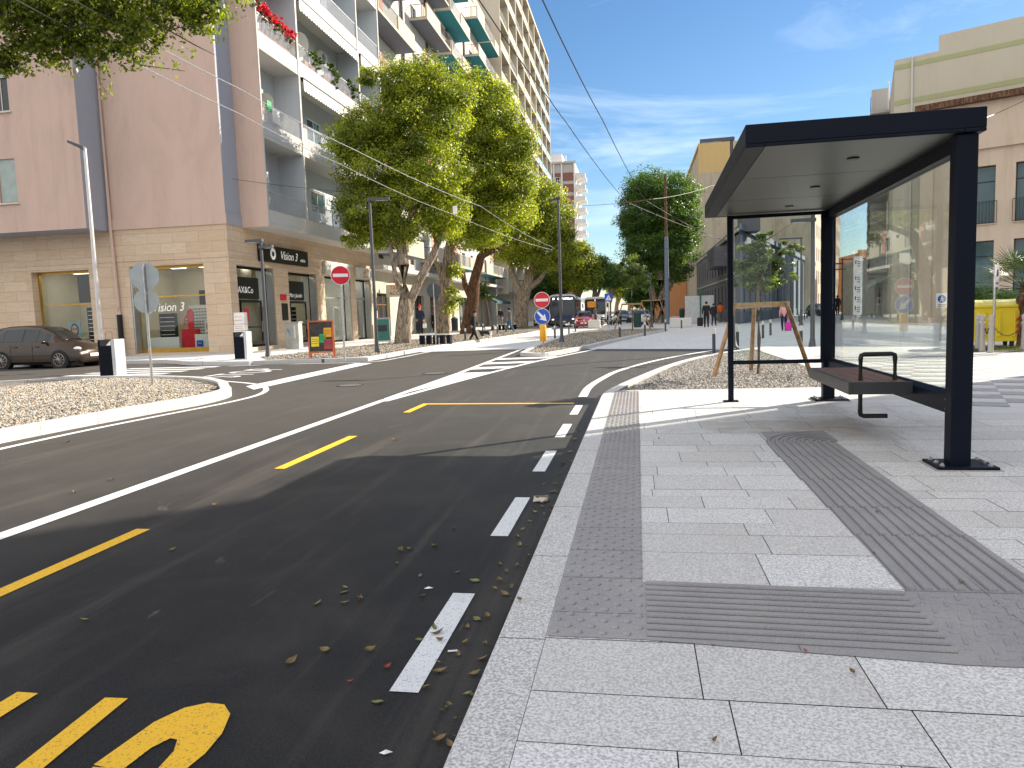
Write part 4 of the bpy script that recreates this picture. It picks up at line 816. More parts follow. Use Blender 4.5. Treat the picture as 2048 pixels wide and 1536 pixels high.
# sign boards over the shops
sg = Fac(thing('shop_sign', 'long black shop sign with white script lettering and round emblem above the optician', 'shop sign', (XB+.02, YC, 0)), Matrix.Rotation(R(90), 4, 'Z'))
sg.box('sign_board', 'shop_black', 2.55, 7.62, -.16, 0, 4.31, 5.10)
text(sg.p, 'lettering', 'Vision 3', .58, sg.M @ FM((5.4, -.168, 4.70), (1, 0, 0)), 'logo_white', .003, shear=.3); text(sg.p, 'lettering', 'ottica', .26, sg.M @ FM((6.95, -.168, 4.60), (1, 0, 0)), 'logo_white', .003, shear=.3)
mb = MB()
for i in range(16):
    a = i*math.pi/8
    for r0, r1 in ((.13, .19), (.20, .28)): mb.plate([(3.75+r*math.cos(a+da), -.164, 4.72+r*math.sin(a+da)) for r, da in ((r0, -.16), (r1, -.15), (r1, .15), (r0, .16))], (0, -.004, 0))
sg.mk(mb, 'emblem', 'logo_white')
for a, b, z0, z1, lb in ((9.85, 13.55, 4.05, 4.80, 'pale grey shop fascia with orange lettering, the one nearer the optician sign'), (14.6, 17.4, 4.05, 4.72, 'pale grey shop fascia with orange lettering, at the far end of the corner block')):
    f2 = Fac(thing('shop_sign', lb, 'shop sign', (XB+.02, YC, 0)), Matrix.Rotation(R(90), 4, 'Z')); f2.box('sign_board', 'dish_grey', a, b, -.14, 0, z0, z1)
    text(f2.p, 'lettering', 'wi\u20093', .5, f2.M @ FM(((a+b)/2+.2, -.15, (z0+z1)/2+.05), (1, 0, 0)), 'orange_panel', .004, shear=.2); f2.box('caption', 'shutter_grey', (a+b)/2-.2, (a+b)/2+.6, -.148, -.141, z0+.08, z0+.13)
for u, z0, z1, m_ in ((4.45, 1.5, 2.35, 'shop_black'), (4.35, 2.5, 2.8, 'glossy_red')): sd_.box('wall_plaque', m_, u+.2, u+.8, -.04, .0, z0, z1)
# things on the balconies
def dish(label, loc, rz, r=.45):
    t = thing('satellite_dish', label, 'satellite dish', loc, rz, 'satellite dishes on the balconies'); mb = MB(); vs = []; n = 18
    for j in range(5):
        rr = r*j/4
        for i in range(n): a = 2*math.pi*i/n; vs.append((rr*math.cos(a), -.25*(rr/r)**2*r, rr*math.sin(a)*1.05))
    fs = [(j*n+i, j*n+(i+1) % n, (j+1)*n+(i+1) % n, (j+1)*n+i) for j in range(4) for i in range(n)]; mb.add(vs, fs); mb.xf(Matrix.Translation((0, 0, 1.0)) @ Matrix.Rotation(R(25), 4, 'X')); mb.build('reflector', 'dish_grey', t, smooth=True)
    mb = MB(); mb.cyl((0, 0, 0), (0, .03, 1.0), .025, n=8); mb.build('mast', 'galvanised', t); mb = MB(); mb.cyl((0, .0, .62), (.02, -.55, .72), .012, n=6); ar_ = mb.build('arm', 'galvanised', t); mb = MB(); mb.cyl((.02, -.5, .74), (.02, -.6, .70), .04, n=8); mb.build('receiver', 'dish_grey', ar_)
    return t
dish('round satellite dish behind the railing of the lower balcony by the pink gable', (XB+1.0, YC+2.15, 10.33), R(55)); dish('larger satellite dish beside the red flowers on the upper balcony', (XB+1.0, YC+6.0, 14.2), R(55), .58)
def aircon(label, u, y, z):
    t = thing('air_conditioner', label, 'air conditioner', (XB-y, YC+u, z), 0, 'air conditioners on the loggia walls'); f2 = Fac(t, Matrix.Rotation(R(90), 4, 'Z')); f2.box('case', 'ac_white', 0, .85, -.3, 0, 0, .6, bevel=.01)
    mb = MB(); mb.cyl((.35, -.301, .3), (.35, -.312, .3), .24, n=20); f2.mk(mb, 'fan_grille', 'shutter_grey'); mb = MB(); mb.box(.08, .12, -.28, -.01, -.05, -.002); f2.mk(mb, 'bracket', 'galvanised'); mb = MB(); mb.box(.7, .74, -.28, -.01, -.05, -.002); f2.mk(mb, 'bracket', 'galvanised')
aircon('white air conditioner under the ceiling of the middle loggia bay', 10.6, -.01, 15.9); aircon('white air conditioner in the far upper loggia bay', 14.2, -.01, 19.6)
def awning(label, u0, u1, z, mat, n=26):
    t = thing('awning', label, 'awning', (XB+JU, YC, z), 0, 'balcony awnings'); f2 = Fac(t, Matrix.Rotation(R(90), 4, 'Z')); mb = MB(); mb.box(u0, u1, -.10, .02, -.16, -.01); f2.mk(mb, 'roller', 'graphite_paint')
    mb = MB(); w_ = (u1-u0)/n
    for i in range(n):
        a = u0+i*w_; mb.plate([(a, -.12, -.12), (a+w_, -.12, -.12), (a+w_, -.12, -.55), (a+w_*.8, -.12, -.66), (a+w_*.5, -.12, -.70), (a+w_*.2, -.12, -.66), (a, -.12, -.55)], (0, -.008*(1+i % 2), 0))
    f2.mk(mb, 'valance', mat)
awning('cream scalloped awning rolled up over the middle bay, lower of the two', 5.6, 13.4, 5.75+PITCH*2-.0, 'awning_cloth'); awning('grey-white scalloped awning rolled up over the middle bay, upper of the two', 5.6, 13.4, 5.75+PITCH*3, 'white_cloth'); awning('short pale scalloped awning over the end loggia bay', 13.9, 17.2, 5.75+PITCH*3, 'white_cloth', 11)
t = thing('bougainvillea', 'red flowering bougainvillea spilling over the white railing near the pink gable', 'flowers', (XB+JU, YC+yE, 14.2)); mb = MB(); mb.box(-.5, -.25, .3, 3.9, .0, .3); mb.build('planter', 'terracotta', t)
bl = [(-.05+.1*math.sin(i*2), .35+i*.40, 1.15-.02*i, .26, .32, .30) for i in range(10)]
crown(t, 'flower_petal', bl, 90, 9000, .085, (.1, .2), .5, 'blossom'); crown(t, 'shrub_leaf', [(b_[0]-.1, b_[1], b_[2]-.25, b_[3], b_[4], .34) for b_ in bl]+[(0, .1, 1.3, .35, .35, .4)], 70, 4500, .08, (.1, .2), .4, 'foliage')
for i, (u, lb) in enumerate(((6.8, 'green potted plants on the railing right of the larger satellite dish'), (9.2, 'mixed leafy plants hanging over the middle of the upper railing'), (11.9, 'trailing plants on the railing in front of the arched door'))):
    t = thing('balcony_plant', lb, 'plant', (XB+JU-.1, YC+u, 14.9)); mb = MB(); mb.bbox((-.25, .5, -.35), (.2, 1.2, .2)); mb.build('planter', 'terracotta', t)
    crown(t, 'shrub_leaf', [(.05, .2+.35*k, .1+.12*math.sin(k+i), .25, .35, .3) for k in range(4)]+[(.15, .7, -.35, .14, .35, .4)], 40, 3500, .09, (.1, .2), .4, 'foliage')
t = thing('laundry', 'white cloths and a green cloth hung over the lower balcony railing', 'laundry', (XB+JU+.02, YC+yE+.4, 11.0)); mb = MB(); mb.box(.0, .03, .6, 1.3, -.5, .1); mb.build('cloth', 'white_cloth', t); mb = MB(); mb.box(.0, .03, .1, .5, -.1, .35); mb.build('cloth', 'green_card', t)

# --- second block: projecting balconies
b2 = thing('apartment_building', 'white and salmon apartment block with jutting balconies, some with teal undersides', 'building', (XB-.1, YC+17.6, 0)); f2 = Fac(b2, Matrix.Rotation(R(90), 4, 'Z')); H2 = 5.9+3.84*8; Lb = 45.3
ops = []
for k in range(7):
    for c in range(6): u = 2.0+c*7.3; ops += [(u, u+1.1, 5.6+3.75*k, 7.9+3.75*k), (u+3.2, u+4.7, 6.5+3.75*k, 7.9+3.75*k)]
f2.wall('upper_wall', 'white_plaster', 0, Lb, 5.0, H2, ops, .2)
for o in ops: f2.window(*o, d=.15, frame='wood_door' if o[3]-o[2] > 2 else 'white_sign', pane='dark_window_glass', name='balcony_door' if o[3]-o[2] > 2 else 'window')
cols2 = [(.05, 8.1, 0), (12.0, 7.6, 1), (20.2, 8.0, 2), (32.4, 6.8, 3), (39.6, 5.2, 4)]
for k in range(8):
    for u, Lc, c in cols2:
        z = 5.9+3.84*k+(.0 if c != 1 else .02); dp_ = 1.5; nr = c in (1, 3)
        if z > H2: continue
        mb = MB(); mb.box(u, u+Lc, -dp_, 0, z, z+.2)
        if not nr: mb.box(u, u+.12, -dp_, 0, z+.2, z+1.25)
        a_ = u if nr else u+Lc*.52; mb.box(a_+(.0 if nr else 0), u+Lc*(.55 if nr else 1), -dp_, -dp_+.12, z+.2, z+1.25); bs = f2.mk(mb, 'balcony', 'cream_plaster')
        f2.box('soffit', 'soffit_blue' if c < 2 else 'teal_paint', u+.02, u+Lc-.02, -dp_+.02, -.01, z-.02, z-.003, bs)
        r0, r1 = (u+Lc*.56, u+Lc-.05) if nr else (u+.15, u+Lc*.5)
        f2.rail(r0, r1, -dp_+.05, z+.2, z+1.2, 'black_metal' if c < 2 else 'white_aluminium', .14, bs)
        if nr: f3_ = Fac(b2, f2.M @ Matrix.Translation((u+.05, 0, 0)) @ Matrix.Rotation(R(-90), 4, 'Z')); f3_.rail(.05, dp_-.15, 0, z+.2, z+1.2, 'black_metal', .16, bs)
        f2.box('salmon_panel', 'salmon_paint', u+Lc*.5, u+Lc*.5+1.3, -.03, 0, z+.2, z+2.9)
mb = MB(); mb.box(-.2, Lb, 0, 12, H2-.3, H2+.9); mb.build('parapet', 'cream_plaster', b2) if False else f2.mk(mb, 'parapet', 'cream_plaster')
f2.box('end_wall', 'cream_plaster', -.02, .2, .01, 12, 5, H2-.31)
gops = [(1.2, 3.9, .15, 3.2), (5.4, 8.6, .15, 3.3), (10, 12.6, .15, 3.2), (14.5, 18, .15, 3.3), (20, 23, .15, 3.2), (25, 29, .15, 3.3), (31, 34, .15, 3.2), (36, 40, .15, 3.3)]
f2.wall('ground_floor_wall', 'cream_plaster', 0, Lb, 0, 5.0, gops, .35)
for i, o in enumerate(gops):
    if i % 3 == 1:
        mb = MB()
        for k in range(28): z = o[2]+k*(o[3]-o[2])/28; mb.box(o[0], o[1], .22+.02*(k % 2), .3, z, z+(o[3]-o[2])/28)
        f2.mk(mb, 'roller_shutter', 'dish_grey')
    else: f2.window(*o, d=.3, frame='wood_door' if i % 3 == 0 else 'graphite_paint', mull=2, tr=2.4, name='shop_window')
mb = MB(); mb.box(0, Lb, -1.0, 0, 4.7, 5.0); f2.mk(mb, 'canopy_slab', 'white_plaster')
for u, lb, ms_ in ((2.2, 'cream hanging shop sign with dark letters behind the first street tree', 'interior_cream'),):
    t = thing('shop_sign', lb, 'shop sign', (XB+.35, YC+17.6+u, 2.9)); mb = MB(); mb.box(-.1, 1.1, -.04, .04, 0, .85); mb.build('sign_board', ms_, t); mb = MB(); mb.cyl((-.25, 0, 1.0), (1.2, 0, 1.0), .02, n=6); mb.build('bracket', 'black_metal', t)
    text(t, 'lettering', 'ACC', .34, FM((.5, -.045, .24), (1, 0, 0)), 'shop_black', .003); text(t, 'lettering', 'TAB', .34, FM((.5, -.045, .62), (1, 0, 0)), 'glossy_red', .003)
# --- third block: beige grid of loggias
b3 = thing('apartment_building', 'tall beige apartment block with a deep concrete grid of loggias', 'building', (XB-.1, 93.2, 0)); f3 = Fac(b3, Matrix.Rotation(R(90), 4, 'Z')); H3 = 49.0; L3 = 53.0; nb = 8; bw_ = L3/nb; fl = 3.72
f3.wall('back_wall', 'beige_plaster', 0, L3, 0, H3, (), .1)
mb = MB(); mb.box(0, L3, 1.0, 14, H3-.4, H3); mb.box(-.02, .3, -1.6, 14, 4, H3-.41); f3.mk(mb, 'end_wall', 'beige_plaster')
for k in range(nb+1): f3.box('pier', 'cream_plaster', k*bw_-.22 if k else .0, k*bw_+.22, -1.62, -.01, 4.3, H3)
for j in range(12):
    z = 4.3+j*fl; f3.box('floor_band', 'cream_plaster', .23, L3-.2, -1.58, -.012, z, z+.30)
    for k in range(nb):
        a = k*bw_+.23; b = (k+1)*bw_-.23
        if k >= 5: f3.box('parapet', 'blue_grey_plaster' if False else 'poster_blue', a, b, -1.55, -1.47, z+.31, z+1.2)
        elif (j+k) % 3: f3.box('parapet', 'maroon_panel' if False else 'beige_plaster', a, b, -1.55, -1.42, z+.31, z+1.25)
        else: f3.rail(a, b, -1.5, z+.31, z+1.25, 'white_aluminium', .2)
        f3.window(a+.9, a+2.1, z+.35, z+2.7, d=-.05, frame='white_sign' if (j*k) % 2 else 'wood_door', name='balcony_door'); f3.window(a+3.2, a+4.6, z+1.2, z+2.7, d=-.05)
f3.box('roof_edge', 'cream_plaster', 0, L3, -1.75, -.005, H3-.0, H3+.5)
# green shop awning
t = thing('awning', 'dark green sloping shop awning over the pavement beyond the leaning tree', 'awning', (XB, 80, 0)); mb = MB(); mb.add([(0, 0, 4.0), (0, 9, 4.0), (2.4, 9, 2.9), (2.4, 0, 2.9), (2.4, 0, 2.65), (2.4, 9, 2.65), (0, 0, 3.96), (0, 9, 3.96)], [(0, 3, 2, 1), (3, 4, 5, 2), (0, 6, 4, 3), (1, 2, 5, 7), (6, 7, 5, 4)]); mb.build('canvas', 'awning_green', t)
# --- tower far up the street
t4 = thing('apartment_tower', 'grey tower block with maroon panels and angular corner balconies, far up the street', 'building', (-25.3, 200, 0)); f4 = Fac(t4, I4); H4 = 40.6
f4.wall('wall', 'grey_concrete', 0, 9.6, 0, H4, (), .1)
for j in range(13):
    z = H4-2.4-3.0*j
    f4.box('maroon_panel', 'maroon_panel', .7, 3.7, -.12, -.002, z-1.0, z); f4.box('maroon_panel', 'maroon_panel', 4.3, 5.8, -.12, -.002, z-1.0, z); f4.box('maroon_panel', 'maroon_panel', 6.5, 9.2, -.12, -.002, z-2.1, z)
    f4.window(1.0, 2.3, z-2.6, z-1.1, d=.02); f4.window(4.5, 5.6, z-2.6, z-1.1, d=.02); f4.window(2.6, 3.4, z-2.6, z-1.1, d=.02, pane='teal_window_glass')
    mb = MB(); mb.prism([(9.7, 0), (12.2, 1.5), (12.2, 3.5), (9.7, 5)], z-1.2, z-.1); mb.prism([(9.7, 6), (12.2, 7.5), (12.2, 9.5), (9.7, 11)], z-1.2, z-.1); mb.build('corner_balcony', 'pale_concrete', t4)
for u in (0, 3.9, 6.0, 9.3): f4.box('pilaster', 'pale_concrete', u, u+.35, -.35, -.121, 0, H4)
mb = MB(); mb.box(0, 9.6, .12, 22, 0, H4); mb.box(9.6, 9.7, 0, 22, 0, H4+.1); mb.build('tower_body', 'pale_concrete', t4); mb = MB(); mb.box(.5, 6, 3, 10, H4, H4+3.2); mb.box(1, 1.8, 3.2, 4, H4+3.2, H4+5); mb.box(6.6, 7.1, 4, 4.5, H4, H4+3); mb.build('roof_hut', 'pale_concrete', t4); mb = MB(); mb.box(-.2, 10, -.5, 0, H4-.0, H4+.5); mb.build('cornice', 'grey_concrete', t4)
# more of the left row beyond, mostly behind trees
t = thing('apartment_building', 'pale building at the end of the left row, mostly hidden by street trees', 'building', (-19, 150, 0)); f5 = Fac(t, Matrix.Rotation(R(90), 4, 'Z')); o5 = [(u, u+1.3, z, z+1.8) for u in range(2, 44, 4) for z in (5.5, 9, 12.5)]; f5.wall('wall', 'cream_plaster', 0, 46, 0, 15, o5, .2); [f5.window(*o, d=.15) for o in o5]; f5.box('roof', 'cream_plaster', 0, 46, 0, 10, 15, 15.5)

# --- right side: stone-faced hall and the cream block behind it
def plane_u(px, py, P0, d):      # photo pixel -> (u, z) on a vertical wall through P0 along d
    r = ray(px, py); A = np.array([[r[0], -d[0]], [r[1], -d[1]]]); t, u = np.linalg.solve(A, np.array([P0[0], P0[1]])); return u, EYE+r[2]*t
ds = (.875, -.484); ang = math.atan2(ds[1], ds[0])
P0 = (17.2, 49.8); b6 = thing('stone_building', 'beige stone-faced building with tall dark windows behind the yellow bin', 'building', (P0[0], P0[1], 0), ang); f6 = Fac(b6, I4)
zt = plane_u(1960, 205, P0, ds)[1]; zc = plane_u(1965, 292, P0, ds)[1]
wz = [plane_u(1975, y, P0, ds)[1] for y in (447, 331, 612, 481)]
wu = [plane_u(x, 400, P0, ds)[0] for x in (1905, 1990, 2030, 2112)]
Lw = wu[1]-wu[0]; st = wu[2]-wu[0]; o6 = []
for k in range(-0, 7):
    for zi in (0, 2): o6.append((wu[0]+st*k, wu[0]+st*k+Lw, wz[zi], wz[zi+1]))
f6.wall('stone_wall', 'stone_plaster', 0, 34, 0, zt, o6, .5)
for i, o in enumerate(o6):
    f6.window(*o, d=.4, frame='black_metal', pane='teal_window_glass', mull=0 if i % 2 else 1, tr=o[3]-.9, sill='stone_plaster')
    if i % 2 == 0: f6.rail(o[0]-.1, o[1]+.1, -.12, o[2]+.0, o[2]+1.25, 'black_metal', .16, r=.014)
f6.box('cornice', 'stone_plaster', 0, 34, -.18, -.003, zc-.18, zc+.12); f6.box('roof_edge', 'brown_bark', -.3, 34, -.45, 0, zt, zt+.35); f6.box('pilaster', 'stone_plaster', .0, .7, -.14, -.003, 0, zc-.19)
mb = MB(); mb.box(0, 34, .01, 10, zt-.3, zt-.01); mb.box(.01, .31, .02, 10, 0, zt-.31); mb.build('side_wall', 'stone_plaster', b6)
P7 = (15.9, 50.9); b7 = thing('apartment_building', 'tall cream block with green stripes rising behind the stone-faced building', 'building', (P7[0], P7[1], 0), ang); f7 = Fac(b7, Matrix.Translation((0, .4, 0)))
z7 = plane_u(1790, 117, P7, ds)[1]; za, zb_ = plane_u(1790, 128, P7, ds)[1], plane_u(1790, 199, P7, ds)[1]
f7.wall('wall', 'cream_plaster', 0, 40, 0, z7, (), .1); f7.box('stripe', 'green_band', 0, 40, -.02, -.002, za-.28, za); f7.box('stripe', 'green_band', 0, 40, -.02, -.002, zb_-.3, zb_); f7.box('parapet', 'cream_plaster', 2.4, 40, 0, .3, z7, z7+.9); f7.box('drainpipe', 'white_plaster', .95, 1.05, -.12, -.02, 0, z7)
mb = MB(); mb.box(0, 40, .41, 14, z7-.3, z7-.01); mb.build('roof', 'cream_plaster', b7)
d2 = (.27, .963); M7 = Matrix.Rotation(-ang, 4, 'Z')
s7 = Fac(b7, Matrix.Translation((0, .4, 0)) @ M7 @ Matrix.Rotation(math.atan2(-d2[1], -d2[0]), 4, 'Z'))   # side facade, runs back up the side street
s7.wall('side_wall', 'beige_plaster', -62, 0, 0, z7, (), .1)
for k in range(5):
    for j in range(5):
        u = -16-k*11; z = 3.6+j*2.9; bs = s7.box('balcony', 'grey_concrete', u, u+7.5, -1.3, -.01, z, z+.18); s7.rail(u, u+7.5, -1.26, z+.18, z+1.15, 'black_metal', .2, bs); s7.box('planter', 'soffit_blue', u+1, u+3, -1.22, -1.0, z+.18, z+.6, bs); s7.box('divider', 'grey_concrete', u+3.7, u+3.85, -1.2, -.02, z+.18, z+2.6, bs)
        s7.window(u+1, u+2.4, z+.3, z+2.4, d=-.03, frame='wood_door', name='balcony_door'); s7.window(u+5, u+6.5, z+.3, z+2.4, d=-.03, name='balcony_door')
# block that stands out of frame to the right and shades the stop
b8 = thing('apartment_building', 'beige block right of the bus stop whose shadow covers the near pavement', 'building', (15, 20.6, 0)); f8 = Fac(b8, Matrix.Rotation(R(-90), 4, 'Z')); o8 = [(u, u+1.4, z, z+2) for u in range(2, 48, 4) for z in (1.2, 5, 8.8, 12.4)]
f8.wall('wall', 'stone_plaster', 0, 50, 0, 16.5, o8, .3); [f8.window(*o, d=.25) for o in o8]
mb = MB(); mb.box(.01, 22, -50, -.01, 16.2, 16.49); mb.box(.01, 22, -.3, 0, 0, 16.19); mb.build('end_wall', 'stone_plaster', b8)
# --- wedge between the two streets
b9 = thing('dark_building', 'low dark grey building with tall narrow windows at the fork of the streets', 'building', (8.2, 63, 0)); fl9 = Fac(b9, Matrix.Rotation(R(-90), 4, 'Z') @ Matrix.Translation((0, 0, 0)))   # faces -X, u runs towards the camera
o9 = [(u, u+.9, z, z+2.2) for u in range(-40, -1, 3) for z in (1.2, 4.6)]
fl9.wall('street_wall', 'dark_render', -44, 0, 0, 8.0, o9, .2); [fl9.window(*o, d=.12, frame='graphite_paint') for o in o9]; fl9.box('string_course', 'grey_concrete', -44, 0, -.1, 0, 3.9, 4.05); fl9.box('string_course', 'grey_concrete', -44, 0, -.14, 0, 7.5, 7.75)
a9 = math.atan2(.963, .30); fr9 = Fac(b9, Matrix.Rotation(a9, 4, 'Z'))
o9 = [(u, u+.9, .9, 5.6) for u in range(2, 66, 3)]
fr9.wall('side_street_wall', 'slate_render', 0, 68, 0, 7.6, o9, .2); [fr9.window(*o, d=.12, frame='graphite_paint', tr=3.2) for o in o9]
for u in range(0, 67, 6): fr9.box('pilaster', 'slate_render', u+.2, u+.8, -.2, -.003, 0, 7.2)
fr9.box('parapet', 'slate_render', 0, 68, -.25, 0, 7.6, 8.1)
mb = MB(); mb.prism([(0, 0), (20, 65.5), (0, 44)], 7.3, 7.6); mb.box(.4, 1.9, 1.5, 4, 7.6, 9.4); mb.box(-1.1, .0, 8, 16, 5.2, 7.0); mb.build('roof', 'dark_render', b9)
mb = MB(); [mb.cyl((x, y, 7.6), (x, y, 11), .05, n=6) for x, y in ((.8, 5),)]; mb.build('antenna', 'black_metal', b9); mb = MB(); mb.box(2.2, 3.1, 9, 10, 7.6, 10.2); mb.build('chimney', 'white_plaster', b9)
b10 = thing('apartment_building', 'tall ochre and weathered grey block behind the dark building', 'building', (9.0, 112, 0)); f10 = Fac(b10, I4)
z10 = onY(1450, 283, 112)[2]; zy = onY(1450, 343, 112)[2]
f10.wall('wall', 'weathered_render', 0, 15.5, 0, zy, (), .1); f10.wall('attic_wall', 'ochre_plaster', 0, 15.5, zy, z10, (), .1); f10.box('vent', 'shutter_grey', 4.3, 5.4, -.05, 0, zy-1.3, zy-.3)
mb = MB(); mb.box(0, 15.5, .01, 40, z10-.3, z10-.01); mb.build('roof', 'ochre_plaster', b10); g10 = Fac(b10, Matrix.Rotation(R(-90), 4, 'Z')); o10 = [(u, u+1.2, z, z+1.8) for u in range(-36, -2, 5) for z in range(6, 24, 4)]
g10.wall('side_wall', 'beige_plaster', -42, 0, 0, z10-1.2, o10, .15); [g10.window(*o, d=.12) for o in o10]
mb = MB(); mb.box(-6, -.05, 28, 45, 0, z10-3); mb.build('annex', 'orange_plaster', b10)
pc = (8.2+.30*68, 63+.963*68); b11 = thing('apartment_building', 'tan brick block with rows of windows along the side street', 'building', (pc[0], pc[1], 0), a9); f11 = Fac(b11, I4)
o11 = [(u, u+1.6, z, z+2) for u in range(3, 68, 4) for z in (1.2, 5, 8.8, 12.6, 16.4, 20.2, 24)]
f11.wall('wall', 'stone_plaster', 0, 70, 0, 28, o11, .2); [f11.window(*o, d=.15, sill='pale_concrete') for o in o11]; f11.box('cornice', 'pale_concrete', 0, 70, -.4, 0, 28, 28.6)
mb = MB(); mb.box(.0, .3, .01, 12, 0, 28); mb.build('end_wall', 'grey_concrete', b11); mb = MB(); mb.box(.31, 70, .01, 12, 27.6, 27.9); mb.build('roof', 'grey_concrete', b11)
# low far row closing the side street
for i, (x0, x1, yb, Y, mat, lb) in enumerate(((1655, 1690, 548, 230, 'stone_plaster', 'tan far building closing the side street, left one with a plain cornice'), (1688, 1722, 560, 190, 'ochre_plaster', 'low ochre far building closing the side street, behind the lamp posts'), (1718, 1756, 505, 125, 'orange_plaster', 'orange building with brown cornice seen through the shelter glass'), (1754, 1800, 512, 78, 'cream_plaster', 'low pale yellow house beside the balcony block'))):
    a = onY(x0, yb, Y); b = onY(x1, yb, Y); t = thing('house', lb, 'building', (a[0], Y, 0)); ff = Fac(t, I4); w_ = b[0]-a[0]; h = a[2]; oo = [(w_*f_-.5, w_*f_+.5, z, z+1.7) for f_ in (.2, .5, .8) for z in ([1.2, 4.8] if h < 9 else [1.2, 4.8, 8.4]) if z+1.8 < h]
    ff.wall('wall', mat, 0, w_, 0, h, oo, .2); [ff.window(*o, d=.15, sill='pale_concrete') for o in oo]; mb = MB(); mb.box(0, w_, .01, 12, h-.3, h-.01); mb.box(-.2, w_+.2, -.3, 0, h, h+.4); mb.build('roof', mat, t); mb = MB(); mb.box(0, .2, .01, 12, 0, h-.31); mb.box(w_-.2, w_, .01, 12, 0, h-.31); mb.build('side_wall', mat, t)

# ------------------------------------------------------------------ street furniture
def lamp(name, label, loc, h, arms, rz=0, grp='dark street lamps with flat arms', mat='dark_pole_paint', base_=True):
    t = thing(name, label, 'street lamp', loc, rz, grp)
    m = MB(); m.cyl((0, 0, .0), (0, 0, h), .072, .055, n=8); m.build('pole', mat, t, smooth=True)
    if base_: m = MB(); m.lathe((0, 0, 0), [(.19, 0), (.19, .02), (.13, .10), (.085, .34), (.075, .40)], 10); m.build('base', mat, t, smooth=True)
    for dx, dy, L_, dz in arms:
        m = MB(); u = Vector((dx, dy, 0)).normalized(); n_ = Vector((-u.y, u.x, 0)); a = Vector((0, 0, h-dz)); b = a+u*L_
        def bx(a, b, w_, z0, z1): m.add([tuple(p+n_*s_*w_+Vector((0, 0, z))) for z in (z0, z1) for p, s_ in ((a, -1), (b, -1), (b, 1), (a, 1))], [(0, 3, 2, 1), (4, 5, 6, 7), (0, 1, 5, 4), (1, 2, 6, 5), (2, 3, 7, 6), (3, 0, 4, 7)])
        bx(a-u*.08, b, .07, -.05, .05); ar_ = m.build('arm', mat, t); m = MB(); bx(a+u*L_*.35, b-u*.05, .05, -.062, -.0515); m.build('lens', 'dish_grey', ar_)
    return t
lamp('street_lamp', 'short dark street lamp beside the perforated bin at the optician corner', G(537, 720), 4.55, [(-1, .12, .65, .05), (1, -.12, .5, .3)])
lamp('street_lamp', 'dark street lamp in the gravel in front of the two orange-lettered shop signs', G(755, 712), 5.95, [(1, .1, .75, .05)])
lamp('street_lamp', 'dark street lamp on the median island right of the blue arrow sign', G(1124, 690), 6.38, [(-.5, .9, .8, .05)])
lamp('street_lamp', 'dark street lamp whose arm shows above the shelter roof', (2.95, 24.2, .12), 6.5, [(-1, .05, .95, .06)])
lamp('street_lamp', 'dark street lamp with two arms seen between the shelter posts', G(1625, 703), 4.15, [(-1, .05, .62, .25), (1, 0, .8, .05)])
lamp('street_lamp', 'dark street lamp further up the side street behind the pink-jacketed walker', G(1602, 651), 5.9, [(-1, .05, 1.4, .06)])
lamp('street_lamp', 'thin dark street lamp on the left pavement behind the leaning trees', G(1029, 655), 5.0, [(1, .05, 1.0, .06)])
lamp('street_lamp', 'dark street lamp by the staked tree across the square', G(1303, 655), 4.3, [(-1, .1, .9, .06)])
lamp('street_lamp', 'dark street lamp with long arms seen through the first glass pane', G(1684, 640), 5.1, [(-1, .05, 1.6, .4), (1, .05, 1.8, .06)])
lamp('street_lamp', 'farthest dark street lamp seen through the first glass pane', G(1697, 631), 5.6, [(-1, .05, 1.6, .4), (1, .05, 1.8, .06)])
p = onY(192, 560, 25.6); t = thing('street_lamp', 'tall pale street lamp with tilted head in front of the pink wall', 'street lamp', (p[0], 25.6, .0)); hp = onY(166, 297, 25.6)[2]
m = MB(); m.cyl((0, 0, 0), (0, 0, hp), .085, .06, n=12); m.build('pole', 'white_pole_paint', t, smooth=True)
m = MB(); m.add([(0, -.08, hp-.08), (-.62, -.14, hp+.24), (-.62, .14, hp+.24), (0, .08, hp-.08), (0, -.08, hp+.06), (-.60, -.14, hp+.32), (-.60, .14, hp+.32), (0, .08, hp+.06)], [(0, 1, 2, 3), (7, 6, 5, 4), (0, 4, 5, 1), (1, 5, 6, 2), (2, 6, 7, 3), (3, 7, 4, 0)]); hd = m.build('lamp_head', 'dark_pole_paint', t)
